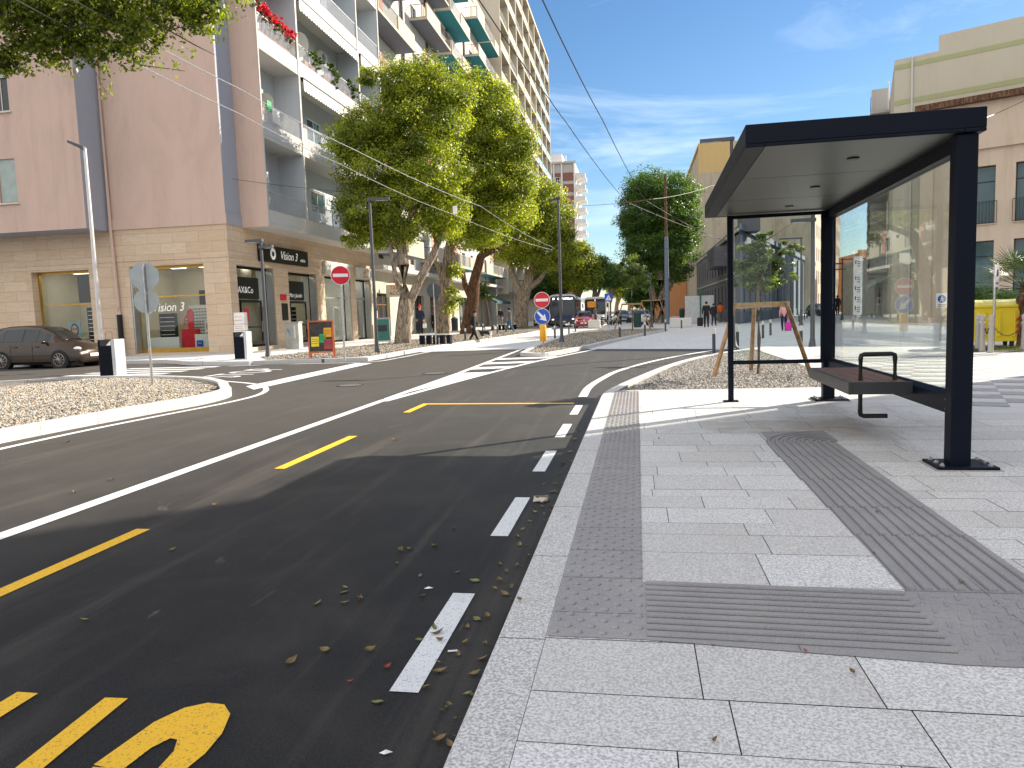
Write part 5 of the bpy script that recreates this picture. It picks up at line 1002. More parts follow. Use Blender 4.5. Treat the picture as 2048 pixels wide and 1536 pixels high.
# bollards
b0 = thing('bollard', 'dark bollard with pale band nearest the shelter, left of its slim post', 'bollard', G(1428, 706), 0, 'dark bollards with pale bands')
m = MB(); m.cyl((0, 0, 0), (0, 0, .60), .052, n=12); m.build('post', 'dark_pole_paint', b0, smooth=True); m = MB(); m.cyl((0, 0, .601), (0, 0, .74), .05, n=12); m.cyl((0, 0, .741), (0, 0, .76), .053, n=12); m.build('band', 'pale_concrete', b0, smooth=True)
for px, py, lb in ((1475, 700, 'seen through the side screen just right of the slim post'), (1602, 700, 'left of the two-armed lamp, seen through the side screen'), (1526, 677, 'nearer of the two beside the young tree stem'), (1541, 671, 'farther of the two beside the young tree stem'),
    (1240, 679, 'at the right tip of the median gravel, in front of the staked tree'), (1290, 672, 'on the square just right of the staked tree'), (1331, 663, 'standing alone left of the white concrete block'), (1363, 657, 'standing in front of the white concrete block'),
    (1110, 680, 'right of the yellow sign box on the median'), (1138, 668, 'on the road edge right of the median lamp'), (1151, 663, 'in front of the red car, left one'), (1168, 657, 'in front of the red car, right one'),
    (931, 685, 'on the left pavement edge right behind the dog walker'), (966, 667, 'on the left pavement edge behind the dog'), (995, 671, 'on the left pavement edge halfway between dog and jeans walker'), (1012, 666, 'on the left pavement edge next to the jeans walker'), (1030, 662, 'on the left pavement edge beyond the jeans walker'),
    (1585, 655, 'right behind the magenta bag'), (1598, 644, 'first of the row up the side street'), (1604, 641, 'second of the row up the side street'), (1609, 639, 'third of the row up the side street'), (1614, 637, 'fourth of the row up the side street'), (1492, 637, 'leftmost of three in front of the slate wall'), (1500, 636, 'middle of three in front of the slate wall'), (1508, 634, 'rightmost of three in front of the slate wall'),
    (1626, 631, 'fifth of the row up the side street'), (1631, 630, 'sixth of the row up the side street')):
    dup(b0, G(px, py), 0, 'banded bollard '+lb)
# litter bins
def bin_(loc, rz, label, grp='perforated litter bins with white sides'):
    t = thing('litter_bin', label, 'litter bin', loc, rz, grp); m = MB(); W, D, H = .50, .42, 1.0
    m.bbox((W/2-.055, 0, H/2), (.10, D, H), bev=.012); m.bbox((-W/2+.055, 0, H/2), (.10, D, H), bev=.012); m.build('side_panel', 'white_aluminium', t) if False else None
    m = MB(); m.bbox((W/2-.05, 0, H/2), (.10, D, H), bev=.012); m.build('side_panel', 'white_aluminium', t); m = MB(); m.bbox((-W/2+.02, 0, H/2), (.04, D-.02, H-.02), bev=.01); m.build('side_panel', 'graphite_paint', t)
    m = MB(); m.box(-W/2+.041, W/2-.101, -D/2+.02, D/2-.02, .02, .80); b_ = m.build('bin_body', 'graphite_paint', t); m = MB()
    m.box(-W/2+.041, W/2-.101, -D/2+.03, D/2-.02, .82, H-.01); m.build('hood', 'shop_black', t)
    # perforated front sheet: a lattice of bars
    m = MB(); n = 8; x0 = -W/2+.041; x1 = W/2-.101
    for i in range(n+1): x = x0+(x1-x0)*i/n; m.box(x-.011, x+.011, -D/2, -D/2+.012, .03, .80)
    for j in range(17): z = .03+.77*j/16; m.box(x0, x1, -D/2-.001, -D/2+.011, z-.011, z+.011)
    m.build('perforated_front', 'graphite_paint', t); m = MB(); m.add([(x0+.2, -D/2+.026, .84), (x1-.02, -D/2+.026, .84), (x1-.02, -D/2+.026, .97)], [(0, 1, 2)]); m.build('hood_label', 'white_sign', t)
    m = MB(); m.bbox((0, 0, .01), (W+.1, D+.1, .02)); m.build('footing', 'pale_concrete', t); return t
bn1 = bin_((-13.9, 17.75, .12), 0, 'litter bin with white side and perforated dark front on the left gravel island'); bn2 = dup(bn1, (-14.15, 24.9, .125), 0, 'litter bin with white side and perforated front beside the short lamp')
for px, py, h, lb in ((910, 664, 1.35, 'dark green cylindrical bin behind the second street tree'), (1275, 655, 1.4, 'dark green cylindrical bin right of the staked tree on the square'), (1364, 640, 1.5, 'dark green cylindrical bin left of the white hoarding')):
    g = G(px, py); t = thing('litter_bin', lb, 'litter bin', g); m = MB(); m.lathe((0, 0, 0), [(.28, 0), (.30, .05), (.32, h*.8), (.33, h*.82)], 12); m.build('bin_body', 'dark_sign_back' if px == 910 else 'awning_green', t, smooth=True); m = MB(); m.lathe((0, 0, h*.821), [(.34, 0), (.34, h*.05), (.2, h*.15), (.05, h*.18)], 12); m.build('lid', 'dark_sign_back', t, smooth=True)
# signs
def pole_sign(label, loc, hp, items, rz=0, r=.03, mat='galvanised', cat='road sign'):
    t = thing('road_sign', label, cat, loc, rz); m = MB(); m.cyl((0, 0, 0), (0, 0, hp), r, n=10); m.build('pole', mat, t, smooth=True)
    for f_ in items: f_(t)
    return t
def disc(c, r, y, mat, t, name='plate', th=.006, n=36):
    m = MB(); m.plate([(c[0]+r*math.cos(2*math.pi*i/n), y, c[1]+r*math.sin(2*math.pi*i/n)) for i in range(n)], (0, -th, 0)); return m.build(name, mat, t)
def noentry(z, r):
    def f(t):
        a = disc((0, z), r, -.034, 'white_sign', t, 'no_entry_disc'); disc((0, z), r*.94, -.042, 'red_sign', a, 'red_field', .003); m = MB(); m.box(-r*.78, r*.78, -.052, -.046, z-r*.17, z+r*.17); m.build('white_bar', 'white_sign', a)
    return f
pole_sign('no-entry sign on a thin pole beside the chalkboard', G(690, 722, .12), 2.98, [noentry(2.70, .30)], R(28))
def arrowsign(z, r):
    def f(t):
        a = disc((0, z), r, -.034, 'white_sign', t, 'keep_right_disc'); disc((0, z), r*.94, -.042, 'blue_sign', a, 'blue_field', .003); k = r/.3
        P = [(-.20, .17), (-.165, .21), (.02, .045), (.075, .10), (.17, -.17), (-.09, -.12), (-.03, -.0), (-.0, -.0)]
        P = [(-.205, .155), (-.155, .205), (.045, .02), (.095, .10), (.165, -.175), (-.115, -.10), (-.035, -.055)][:7]
        m = MB(); m.plate([(x*k, -.046, z+y*k) for x, y in P], (0, -.003, 0)); m.build('white_arrow', 'white_sign', a)
    return f
def ybox(t): m = MB(); m.lathe((0, 0, .34), [(.13, 0), (.135, .01), (.135, .61), (.13, .62)], 14); m.build('yellow_bollard_box', 'amber_plastic', t, smooth=True)
p = G(1087, 700); z1 = onY(1086, 600, p[1])[2]; z2 = onY(1087, 633, p[1])[2]; rr = 16.2/1480*p[1]
pole_sign('no-entry sign above a blue arrow sign and a yellow box on the median tip', p, z1+.2, [noentry(z1, rr), arrowsign(z2, rr), ybox], R(-3))
def octb(z, r):
    def f(t):
        m = MB(); m.plate([(r*math.cos(R(22.5+45*i)), .034, z+r*math.sin(R(22.5+45*i))) for i in range(8)], (0, -.006, 0)); a = m.build('octagon_back', 'sign_back', t); m = MB(); m.box(-.04, .0, .0285, .035, z-r*.8, z+r*.8); m.build('stiffener', 'shop_black', a)
    return f
def roundb(z, r, mat='sign_back'):
    def f(t):
        a = disc((0, z), r, .034, mat, t, 'disc_back'); m = MB(); m.box(-.04, .0, .026, .0275, z-r*.8, z+r*.8); m.build('stiffener', 'shop_black', a)
    return f
p = G(305, 768, .11); za = onY(290, 562, p[1])[2]; zb2 = onY(293, 612, p[1])[2]
pole_sign('back of an octagonal sign over a round sign on the left gravel island', p, za+.28, [octb(za, .33), roundb(zb2, .27)], R(20))
p = G(872, 690, .12); zc2 = onY(868, 586, p[1])[2]; pole_sign('dark back of a round sign on a pole beside the dark bench', p, zc2+.3, [roundb(zc2, .33, 'dark_sign_back')], R(10))
def cross(t):
    m = MB(); m.box(-.32, .32, -.05, -.035, 2.2, 2.85); a = m.build('blue_panel', 'blue_sign', t); m = MB(); m.plate([(-.24, -.051, 2.3), (.24, -.051, 2.3), (0, -.051, 2.75)], (0, -.004, 0)); a2 = m.build('white_triangle', 'white_sign', a); m = MB(); m.cyl((0, -.058, 2.55), (0, -.06, 2.55), .035, n=8); m.tube([(0, -.058, 2.52), (-.02, -.058, 2.43), (-.07, -.058, 2.34)], .014, 5); m.tube([(-.02, -.058, 2.43), (.06, -.058, 2.34)], .014, 5); m.build('walker_symbol', 'shop_black', a)
p = G(1219, 645); pole_sign('blue pedestrian crossing sign far up the median', (p[0], 62, 0), 2.9, [cross]); bpy.data.objects['road_sign.004'].location.x = (1219-1275)/1480*62
def cycle(t):
    m = MB(); m.box(-.16, .16, -.05, -.035, 1.05, 1.5); a = m.build('white_panel', 'white_sign', t); disc((0, 1.32), .12, -.051, 'blue_sign', a, 'blue_disc', .003); m = MB(); m.cyl((.0, -.056, 1.385), (.0, -.059, 1.385), .02, n=8); m.tube([(0, -.057, 1.36), (-.01, -.057, 1.3), (-.06, -.057, 1.24)], .011, 5); m.tube([(-.01, -.057, 1.3), (.05, -.057, 1.25)], .011, 5); m.tube([(-.06, -.057, 1.34), (.06, -.057, 1.32)], .009, 5); m.build('walker_symbol', 'white_sign', a)
    m = MB(); [m.box(-.11, .11, -.056, -.052, z, z+.025) for z in (1.08, 1.13)]; m.build('caption', 'shutter_grey', a)
pole_sign('small white plate with a blue walker disc seen through the glass by the near post', (9.29, 25.0, .12), 1.55, [cycle])
def tow(t):
    m = MB(); m.box(-.13, .13, -.05, -.035, 1.56, 2.1); a = m.build('white_panel', 'white_sign', t); m = MB(); m.plate([(-.03, -.051, 1.82), (.06, -.051, 1.82), (.05, -.051, 2.0), (-.01, -.051, 1.98)], (0, -.004, 0)); m.box(-.09, .09, -.055, -.051, 1.64, 1.67); m.build('black_symbol', 'shop_black', a)
p = G(1986, 702, .12); pole_sign('narrow white parking plate on a thin pole before the yellow bin', p, 2.12, [tow], R(48))
# chalkboard A-frame
def easel(label, loc, rz, H, W, frame, board, cards):
    t = thing('a_board', label, 'a-board', loc, rz); M1 = Matrix.Rotation(R(-9), 4, 'X'); M2 = Matrix.Translation((0, .5, 0)) @ Matrix.Rotation(R(13), 4, 'X')
    for k, M in enumerate((M1, M2)):
        m = MB(); m.box(-W/2, -W/2+.05, -.02, .02, 0, H); m.box(W/2-.05, W/2, -.02, .02, 0, H); m.box(-W/2+.05, W/2-.05, -.02, .02, H-.05, H); m.box(-W/2+.05, W/2-.05, -.02, .02, .20, .25); fr_ = m.xf(M).build('frame', frame, t)
        m = MB(); m.box(-W/2+.05, W/2-.05, -.008, .008, .25, H-.05); m.xf(M).build('board', board, fr_)
    for x, z, w_, h_, mt in cards:
        m = MB(); m.box(x, x+w_, -.016, -.010, z, z+h_); cd = m.xf(M1).build('notice', mt, t); m = MB(); [m.box(x+.03, x+w_-.03, -.019, -.0165, z+h_*q, z+h_*q+.012) for q in (.3, .5, .7)]; m.xf(M1).build('text_lines', 'chalkboard', cd)
    return t
p = G(646, 717, .12); easel('orange-framed chalkboard with coloured price cards on the gravel', (p[0], p[1]-.1, .125), R(18), 1.32, .86, 'orange_wood', 'chalkboard', [(-.33, .42, .26, .34, 'yellow_card'), (-.05, .55, .22, .30, 'green_card'), (.1, .74, .26, .32, 'orange_card'), (.1, .32, .26, .34, 'maroon_card')])
p = G(767, 692, .12); t = easel('dark green advertising board by the first street tree', (p[0], p[1], .125), R(25), 1.35, .75, 'galvanised', 'dark_green_board', [(-.28, .7, .5, .3, 'shop_black')])
# cabinet, wall box, shopping trolley
p = (-16.4, 33.6, .12); t = thing('utility_cabinet', 'grey graffiti-marked utility cabinet against the shop pillar', 'utility cabinet', p); m = MB(); m.bbox((0, 0, .62), (.7, .45, 1.24), bev=.02); m.build('cabinet', 'grey_cabinet', t); m = MB(); m.bbox((0, 0, 1.27), (.76, .5, .05)); m.build('top', 'grey_cabinet', t)
m = MB()
for q in range(3): m.tube([(-.22+.05*math.sin(a*1.7+q*2)+.02*a, -.232, .95-.04*a+.05*math.cos(a*2.1+q)) for a in range(8)], .008, 4)
m.build('graffiti', 'poster_blue', t); m = MB(); m.box(.12, .2, -.236, -.23, .5, 1.1); m.build('paper_strip', 'white_cloth', t)
t = thing('notice_post', 'worn pale pillar box with stacked white notices at the building corner', 'notice post', (-16.95, 29.75, .12)); m = MB(); m.bbox((0, 0, .35), (.3, .3, .7), bev=.02); m.build('pillar', 'grey_concrete', t)
for k, (z, h) in enumerate(((.72, .28), (1.01, .26), (1.28, .5))): m = MB(); m.box(-.28+.03*k, .26, -.14, .12, z, z+h-.01); q = m.build('notice_panel', 'white_cloth', t); m = MB(); [m.box(-.2, .15, -.146, -.141, z+h*f_, z+h*f_+.015) for f_ in (.3, .6)]; m.build('text_lines', 'maroon_card', q)
p = onY(213, 690, 29.3); t = thing('shopping_trolley', 'black shopping trolley bag with red handle standing by the drainpipe', 'shopping trolley', (p[0], 29.4, .16)); m = MB(); m.bbox((0, 0, .45), (.42, .3, .62), bev=.04); m.build('bag', 'cloth_black', t); m = MB(); m.sweep([(-.16, .1, .7), (-.16, .1, 1.05), (-.1, .1, 1.1), (.1, .1, 1.1), (.16, .1, 1.05), (.16, .1, .7)], [.014]*6, 6); m.build('handle', 'red_sign', t)
for s_ in (-1, 1): m = MB(); m.cyl((s_*.2, .1, .07), (s_*.24, .1, .07), .07, n=12); m.build('wheel', 'black_rubber', t)
# benches
def bench(loc, label, rz=0):
    t = thing('street_bench', label, 'bench', loc, rz, 'low block benches by the street trees'); m = MB(); m.bbox((0, 0, .47), (1.5, .45, .05), bev=.01); m.build('seat', 'dish_grey', t)
    for k in range(5): m = MB(); m.bbox((-.66+k*.33, 0, .22), (.18, .40, .44), bev=.01); m.build('leg', 'graphite_paint', t)
    return t
bench(G(872, 689, .12), 'dark block bench under the round sign back'); bench(G(1015, 660, .12), 'dark block bench behind the jeans walker'); bench(G(1040, 655, .12), 'dark block bench at the fourth street tree')
# white concrete blocks
for i, (px, py, s_, lb) in enumerate(((1188, 657, 2.2, 'nearest white concrete block, right below the red car'), (1206, 648, 2.4, 'white concrete block just right of the red car'), (1218, 642, 2.6, 'farthest white concrete block in the row right of the red car'), (1362, 655, 2.3, 'long white concrete block with a bollard in front'))):
    g = G(px, py); t = thing('concrete_block', lb, 'concrete block', g, 0, 'white concrete blocks'); w_ = 1.0 if px != 1362 else 1.6; m = MB(); m.bbox((0, .5, .36), (w_, .9, .70), bev=.04); m.build('block', 'pale_concrete', t); m = MB(); m.bbox((0, .5, .005), (w_-.2, .7, .01)); m.build('foot', 'shutter_grey', t)
g = onY(1399, 640, 68); t = thing('site_hoarding', 'white site hoarding on the square behind the dark figures', 'hoarding', (g[0], 68, 0))
for k in range(2): m = MB(); m.box(-1.25+k*1.26, 0.0+k*1.26, -.03, .03, .05, 2.5); m.build('panel', 'white_aluminium', t)
m = MB(); m.cyl((.1, -.1, 0), (.1, -.1, 3.1), .06, n=8); m.build('green_post', 'dark_green_board', t)
# pylon, poles and wires
p = onY(1715, 600, 40); t = thing('banner_pylon', 'tall white pylon with black line markings seen through the glass', 'pylon', (p[0], 40, .1)); zt_ = onY(1715, 517, 40)[2]; zb3 = onY(1715, 634, 40)[2]
m = MB(); m.box(-.2, .2, -.06, .06, zb3, zt_); pn = m.build('panel', 'white_sign', t)
m = MB()
for k in range(5):
    z = zb3+.15+k*(zt_-zb3)*.17+(.3 if k == 4 else 0)
    for q in range(3): m.box(-.04, .1, -.068, -.061, z+q*.11, z+q*.11+.035)
    m.box(-.14, -.09, -.068, -.061, z+.12, z+.3)
m.build('markings', 'shop_black', pn); m = MB(); m.cyl((0, 0, 0), (0, 0, zb3), .07, n=8); m.build('post', 'dish_grey', t)
t = thing('trolley_wire_pole', 'tall rusty pole with dark lower half in front of the round ivy-green tree', 'pole', (70*(1332-1275)/1480, 70, 0)); m = MB(); m.cyl((0, 0, 0), (0, 0, 8), .24, .17, n=10); m.build('lower_pole', 'slate_render', t); m = MB(); m.cyl((0, 0, 8.0), (-.02, 0, 13.6), .14, .11, n=10); m.build('upper_pole', 'brown_bark', t)
def wire(label, pts, r=.011, mat='black_metal', name='overhead_wire', grp='overhead trolley wires'):
    P = [Vector(p) for p in pts]; Q = []
    for a, b in zip(P, P[1:]):
        for k in range(6): f_ = k/6; q = a.lerp(b, f_); Q.append((q.x, q.y, q.z-.15*4*f_*(1-f_)*min(1, (b-a).length/20)))
    Q.append(tuple(P[-1])); m = MB(); m.sweep(Q, [r]*len(Q), 6); o = m.build(name, mat); return tag(o, label, 'wire', grp)
ZW = 6.0
wire('trolley wire running from the top centre down to the left end of the hanger bar', [G(905, -80, ZW), G(958, 0, ZW), G(1100, 200, ZW), G(1129, 240, ZW), G(1255, 405, ZW), G(1474, 487, 7)], .011)
wire('trolley wire running from the top centre down to the right end of the hanger bar', [G(1055, -80, ZW), G(1085, 0, ZW), G(1205, 240, ZW), G(1291, 401, ZW), G(1445, 480, ZW+1)], .011)
wire('pale trolley wire crossing the pink wall, the lower of the left pair', [G(-80, -50, ZW), G(34, 0, ZW), G(480, 228, ZW), G(680, 328, ZW), G(905, 428, ZW), G(1105, 500, ZW)], .009, 'galvanised')
wire('pale trolley wire crossing the pink wall, the upper of the left pair', [G(60, -50, ZW), G(148, 0, ZW), G(480, 178, ZW), G(710, 300, ZW), G(960, 412, ZW), G(1105, 494, ZW)], .009, 'galvanised')
wire('thin cross wire between the blue gable and the trees', [onY(452, 356, 30.8), G(700, 385, 7.2), G(1000, 415, 7.2), G(1250, 406, ZW)], .009)
wire('thin cross wire from the hanger bar to the ochre building', [G(1300, 399, ZW), G(1421, 372, 8.5), onY(1500, 345, 80)], .010)
wire('thin wire coming from the top right corner over the shelter roof', [onY(2060, 195, 40), onY(1900, 262, 32), onY(1700, 330, 30)], .012)
wire('thin cross wire low between the two tree rows', [onY(1130, 500, 60), onY(1255, 520, 60), onY(1330, 496, 60), onY(1440, 520, 60)], .012)
m = MB(); a, b = Vector(G(1243, 407, ZW)), Vector(G(1307, 399, ZW)); m.cyl(tuple(a), tuple(b), .03, n=8); t = m.build('hanger_bar', 'brown_bark'); tag(t, 'brown hanger bar joining the two trolley wires near the ivy-green tree', 'hanger bar')
m = MB(); p = onY(910, 420, 24); m.bbox((0, 0, 0), (.14, .02, .26), bev=.0); m.build('wire_tag', 'white_sign'); o = bpy.data.objects['wire_tag']; o.location = p; tag(o, 'small white plate hanging on the left trolley wires in front of the big tree', 'plate')

# yellow wheeled container, stone bollards with chain
t = thing('wheeled_container', 'large yellow wheeled waste container with pale lid', 'waste container', (9.12, 21.5, .13), R(-10)); W, D, H = 1.30, .9, 1.04
m = MB(); m.add([(-W/2+.05, -D/2+.05, .16), (W/2-.05, -D/2+.05, .16), (W/2-.05, D/2-.05, .16), (-W/2+.05, D/2-.05, .16), (-W/2, -D/2, H), (W/2, -D/2, H), (W/2, D/2, H), (-W/2, D/2, H)], [(0, 3, 2, 1), (4, 5, 6, 7), (0, 1, 5, 4), (1, 2, 6, 5), (2, 3, 7, 6), (3, 0, 4, 7)]); bd = m.build('container_body', 'yellow_plastic', t, bevel=.02)
for k in range(4): m = MB(); x = -.5+k*.33; m.box(x, x+.04, -D/2-.02, -D/2+.04, .3, H-.1); m.build('rib', 'yellow_plastic', bd)
m = MB(); m.bbox((0, 0, H+.03), (W+.08, D+.08, .07), bev=.02); m.build('rim', 'yellow_plastic', t); plain('pale_yellow_plastic', (.75, .68, .25), .5)
m = MB(); vs = []; n = 9
for i in range(n): a = math.pi*i/(n-1); vs += [(-W/2, -D/2*math.cos(a), H+.065+.14*math.sin(a)), (W/2, -D/2*math.cos(a), H+.065+.14*math.sin(a))]
m.add(vs, [(2*i, 2*i+1, 2*i+3, 2*i+2) for i in range(n-1)]+[tuple(range(0, 2*n, 2))[::-1], tuple(range(1, 2*n, 2))]); m.build('lid', 'pale_yellow_plastic', t, smooth=True)
m = MB(); [m.plate([(W/2-.10, -D/2-.002, .35+k*.16), (W/2-.02, -D/2-.002, .42+k*.16), (W/2-.02, -D/2-.002, .49+k*.16), (W/2-.10, -D/2-.002, .42+k*.16)], (0, -.004, 0)) for k in range(3)]; m.build('red_stripes', 'red_sign', t)
for sx in (-.5, .5):
    for sy in (-.3, .3): m = MB(); m.cyl((sx-.03, sy, .09), (sx+.03, sy, .09), .09, n=14); wh = m.build('wheel', 'black_rubber', t); m = MB(); m.box(sx-.05, sx+.05, sy-.02, sy+.02, .09, .2); m.build('fork', 'graphite_paint', t)
sb = thing('stone_bollard', 'round-headed stone bollard with a chain, right one of the front pair', 'stone bollard', G(1981, 708, .12), 0, 'stone bollards joined by chains'); m = MB(); m.lathe((0, 0, 0), [(.068, 0), (.07, .05), (.06, .1), (.052, .66), (.064, .68), (.064, .71), (.04, .73), (.04, .755), (.055, .78), (.062, .83), (.055, .88), (.02, .91), (.004, .915)], 14); m.build('shaft', 'grey_concrete', sb, smooth=True)
dup(sb, G(1964, 706, .12), 0, 'round-headed stone bollard with a chain, left one of the front pair'); dup(sb, G(1955, 702, .12), 0, 'round-headed stone bollard half hidden behind the shelter post'); dup(sb, (9.0, 19.3, .12), 0, 'round-headed stone bollard at the right edge of the frame')
def chain(a, b, label, sag=.2):
    m = MB(); n = 22; a = Vector(a); b = Vector(b)
    for i in range(n):
        f_ = (i+.5)/n; p = a.lerp(b, f_); p.z -= sag*4*f_*(1-f_); d = (b-a).normalized(); u = d*.03; v2 = (Vector((0, 0, .016)) if i % 2 else Vector((-d.y, d.x, 0))*.016)
        m.sweep([tuple(p+u*math.cos(t)+v2*math.sin(t)) for t in [2*math.pi*k/8 for k in range(9)]], [.005]*9, 5)
    o = m.build('chain', 'cast_iron'); tag(o, label, 'chain', 'chains between stone bollards')
q1 = Vector(G(1981, 708, .12)); q2 = Vector(G(1964, 706, .12)); chain(q1+Vector((.06, 0, .62)), (8.93, 19.3, .72), 'rusty chain hanging right of the front stone bollards'); chain(q2+Vector((.06, 0, .6)), q1+Vector((-.06, 0, .6)), 'rusty chain between the two front stone bollards', .12)
# ground patch of grass
m = MB(); m.add([(7.6, 19.3, .155), (14, 16.6, .155), (15, 19.5, .155), (8.4, 21.0, .155)], [(0, 1, 2, 3)]); struct('soil_patch', m, 'soil')
P = np.stack([rng.uniform(7.9, 13.6, 9000), rng.uniform(17.4, 20.6, 9000), np.full(9000, .18)], 1); P = P[(P[:, 1] > 19.5-.42*(P[:, 0]-7.6)+.2) & (P[:, 1] < 21-.22*(P[:, 0]-7.6))]
o = leaves_mesh('grass', 'grass_blade', P, rng.normal(size=P.shape)*np.array([1, 1, .2]), .09, rng.random(len(P)), None, .12); tag(o, 'short grass at the foot of the stone bollards', 'grass', kind='stuff')
# palm and shrubs
t = thing('palm_tree', 'low fan palm with spiky fronds at the right edge', 'palm', (9.75, 20.9, .12)); m = MB(); m.sweep([(0, 0, 0), (.05, 0, .6), (0, 0, 1.25), (0, 0, 1.6)], [.19, .17, .20, .14], 10, wob=.08); m.build('trunk', 'brown_bark', t)
for k in range(30):
    a = k*2.399; el = R(75-2.9*k); c0 = Vector((0, 0, 1.5)); d = Vector((math.cos(a)*math.cos(el), math.sin(a)*math.cos(el), math.sin(el))); L_ = .55+.25*rng.random(); tip = c0+d*L_; side = Vector((-math.sin(a), math.cos(a), 0)); upv = side.cross(d)
    m = MB(); m.sweep([tuple(c0), tuple(tip)], [.012, .008], 5)
    for j in range(17):
        f_ = (j-8)/8*R(78); dd = d*math.cos(f_)+side*math.sin(f_); ln = (.62+.1*math.cos(f_))*(.9+.2*rng.random()); e = tip+dd*ln+Vector((0, 0, -.12*abs(math.sin(f_))-.06)); mid = tip+dd*ln*.5+upv*.02; wv = (side*math.cos(f_)-d*math.sin(f_))*.014
        m.add([tuple(tip), tuple(mid+wv), tuple(e), tuple(mid-wv)], [(0, 1, 2, 3)])
    m.build('frond', 'palm_leaf', t)
for i, (px, py, Y, r_, lb) in enumerate(((1965, 600, 30, 1.1, 'dark shrub behind the yellow container, left one'), (1995, 600, 31, 1.0, 'dark shrub behind the yellow container, right one'))):
    c = onY(px, py, Y); t = thing('shrub', lb, 'shrub', (c[0], Y, .1)); m = MB(); m.sweep([(0, 0, 0), (.05, 0, .8)], [.05, .03], 6); m.build('stem', 'brown_bark', t); crown(t, 'dark_ficus_leaf', [(0, 0, .9, r_, .9, .85)], 60, 6000, .12, (.2, .35), .3)

# ------------------------------------------------------------------ trees
def street_tree(label, loc, limbs, blobs, nleaf, size, leaf='ficus_leaf', barkm='pale_bark', nclump=None, cr=(.35, .7), grp=None, shell=.5):
    """limbs: list of (points, radii) in world coordinates; blobs in world coordinates"""
    t = thing('street_tree', label, 'tree', loc, 0, grp); L0 = Vector(loc)
    for i, (pts, rad) in enumerate(limbs):
        m = MB(); m.sweep([tuple(Vector(p)-L0) for p in pts], rad, 12, wob=.10)
        if i == 0: tr = m.build('trunk', barkm, t, smooth=True)
        else: m.build('limb', barkm, tr, smooth=True)
    crown(t, leaf, [(b[0]-L0.x, b[1]-L0.y, b[2]-L0.z, b[3], b[4], b[5]) for b in blobs], nclump or max(60, nleaf//110), nleaf, size, cr, shell); return t
def blob(px, py, Y, rx, rz=None, ry=None):
    c = onY(px, py, Y); k = Y/1480; return (c[0], c[1], c[2], rx*k, (ry or rx)*k, (rz or rx)*k)
def pp(px, py, Y): return onY(px, py, Y)
Y1 = 36.2
g1 = pp(805, 694, Y1)
street_tree('large street tree with pale forked trunk and a brick at its foot, nearest the shops', (g1[0], Y1, .1),
    [([pp(806, 696, Y1), pp(806, 655, Y1), pp(812, 600, Y1), pp(806, 530, Y1), pp(800, 470, Y1), pp(795, 400, Y1), pp(800, 300, Y1)], [.50, .38, .33, .29, .24, .17, .08]),
     ([pp(812, 622, Y1), pp(838, 560, Y1+.2), pp(866, 510, Y1+.6), pp(890, 450, Y1+1), pp(905, 380, Y1+1.2)], [.22, .22, .19, .14, .07]),
     ([pp(806, 590, Y1), pp(792, 560, Y1-.3), pp(786, 520, Y1-.4), pp(776, 470, Y1-.5), pp(740, 400, Y1-.7)], [.13, .12, .11, .09, .05]),
     ([pp(800, 470, Y1), pp(840, 400, Y1+.5), pp(880, 300, Y1+.5)], [.15, .11, .05]), ([pp(798, 440, Y1), pp(740, 350, Y1-.3), pp(700, 300, Y1-.5)], [.13, .09, .04])],
    [blob(800, 170, Y1, 52), blob(850, 170, Y1+.5, 56), blob(840, 235, Y1, 85), blob(745, 250, Y1-.4, 72, 52), blob(700, 285, Y1-.5, 50, 45), blob(760, 330, Y1, 85, 60), blob(720, 415, Y1-.4, 58, 55), blob(850, 340, Y1+.3, 90, 70), blob(800, 420, Y1, 75, 60), blob(900, 205, Y1+1, 52, 48), blob(890, 420, Y1+.5, 50, 60), blob(770, 465, Y1, 60, 35), blob(735, 155, Y1-.5, 24, 16), blob(705, 465, Y1-.6, 28, 30)], 125000, .135, nclump=1050, cr=(.25, .6))
Y2 = 44.0
street_tree('second street tree with pale trunk leaning into the shared crown, behind the dark bench', (pp(886, 672, Y2)[0], Y2, .1),
    [([pp(886, 676, Y2), pp(886, 620, Y2), pp(892, 560, Y2), pp(900, 500, Y2), pp(910, 430, Y2), pp(930, 330, Y2)], [.52, .40, .34, .30, .22, .1]), ([pp(890, 570, Y2), pp(872, 520, Y2), pp(870, 470, Y2), pp(880, 400, Y2)], [.2, .17, .14, .06]), ([pp(905, 480, Y2), pp(960, 420, Y2), pp(1010, 360, Y2)], [.16, .12, .05])],
    [blob(950, 190, Y2, 62), blob(985, 225, Y2, 60), blob(930, 270, Y2, 80), blob(1010, 300, Y2, 60), blob(970, 350, Y2, 80), blob(1035, 360, Y2, 42, 60), blob(920, 410, Y2, 60), blob(1000, 410, Y2, 60, 50), blob(945, 460, Y2, 60, 40), blob(1040, 290, Y2, 30, 36), blob(905, 600, Y2, 22, 30), blob(905, 545, Y2, 20, 22)], 95000, .15, nclump=800, cr=(.3, .65))
Y3 = 52.0
street_tree('street tree with reddish-brown leaning trunk behind the dog walker', (pp(935, 668, Y3)[0], Y3, .1), [([pp(934, 674, Y3), pp(938, 640, Y3), pp(946, 600, Y3), pp(950, 560, Y3), pp(962, 515, Y3), pp(985, 480, Y3)], [.62, .48, .42, .36, .30, .15]), ([pp(944, 600, Y3), pp(930, 570, Y3), pp(925, 540, Y3)], [.25, .2, .16]), ([pp(965, 512, Y3), pp(1005, 492, Y3), pp(1040, 470, Y3)], [.2, .14, .07])],
    [blob(985, 440, Y3, 50, 40), blob(1030, 430, Y3, 45, 40), blob(960, 470, Y3, 35, 30), blob(1010, 380, Y3, 45, 50)], 26000, .17, barkm='brown_bark', nclump=240)
Y4 = 68.0
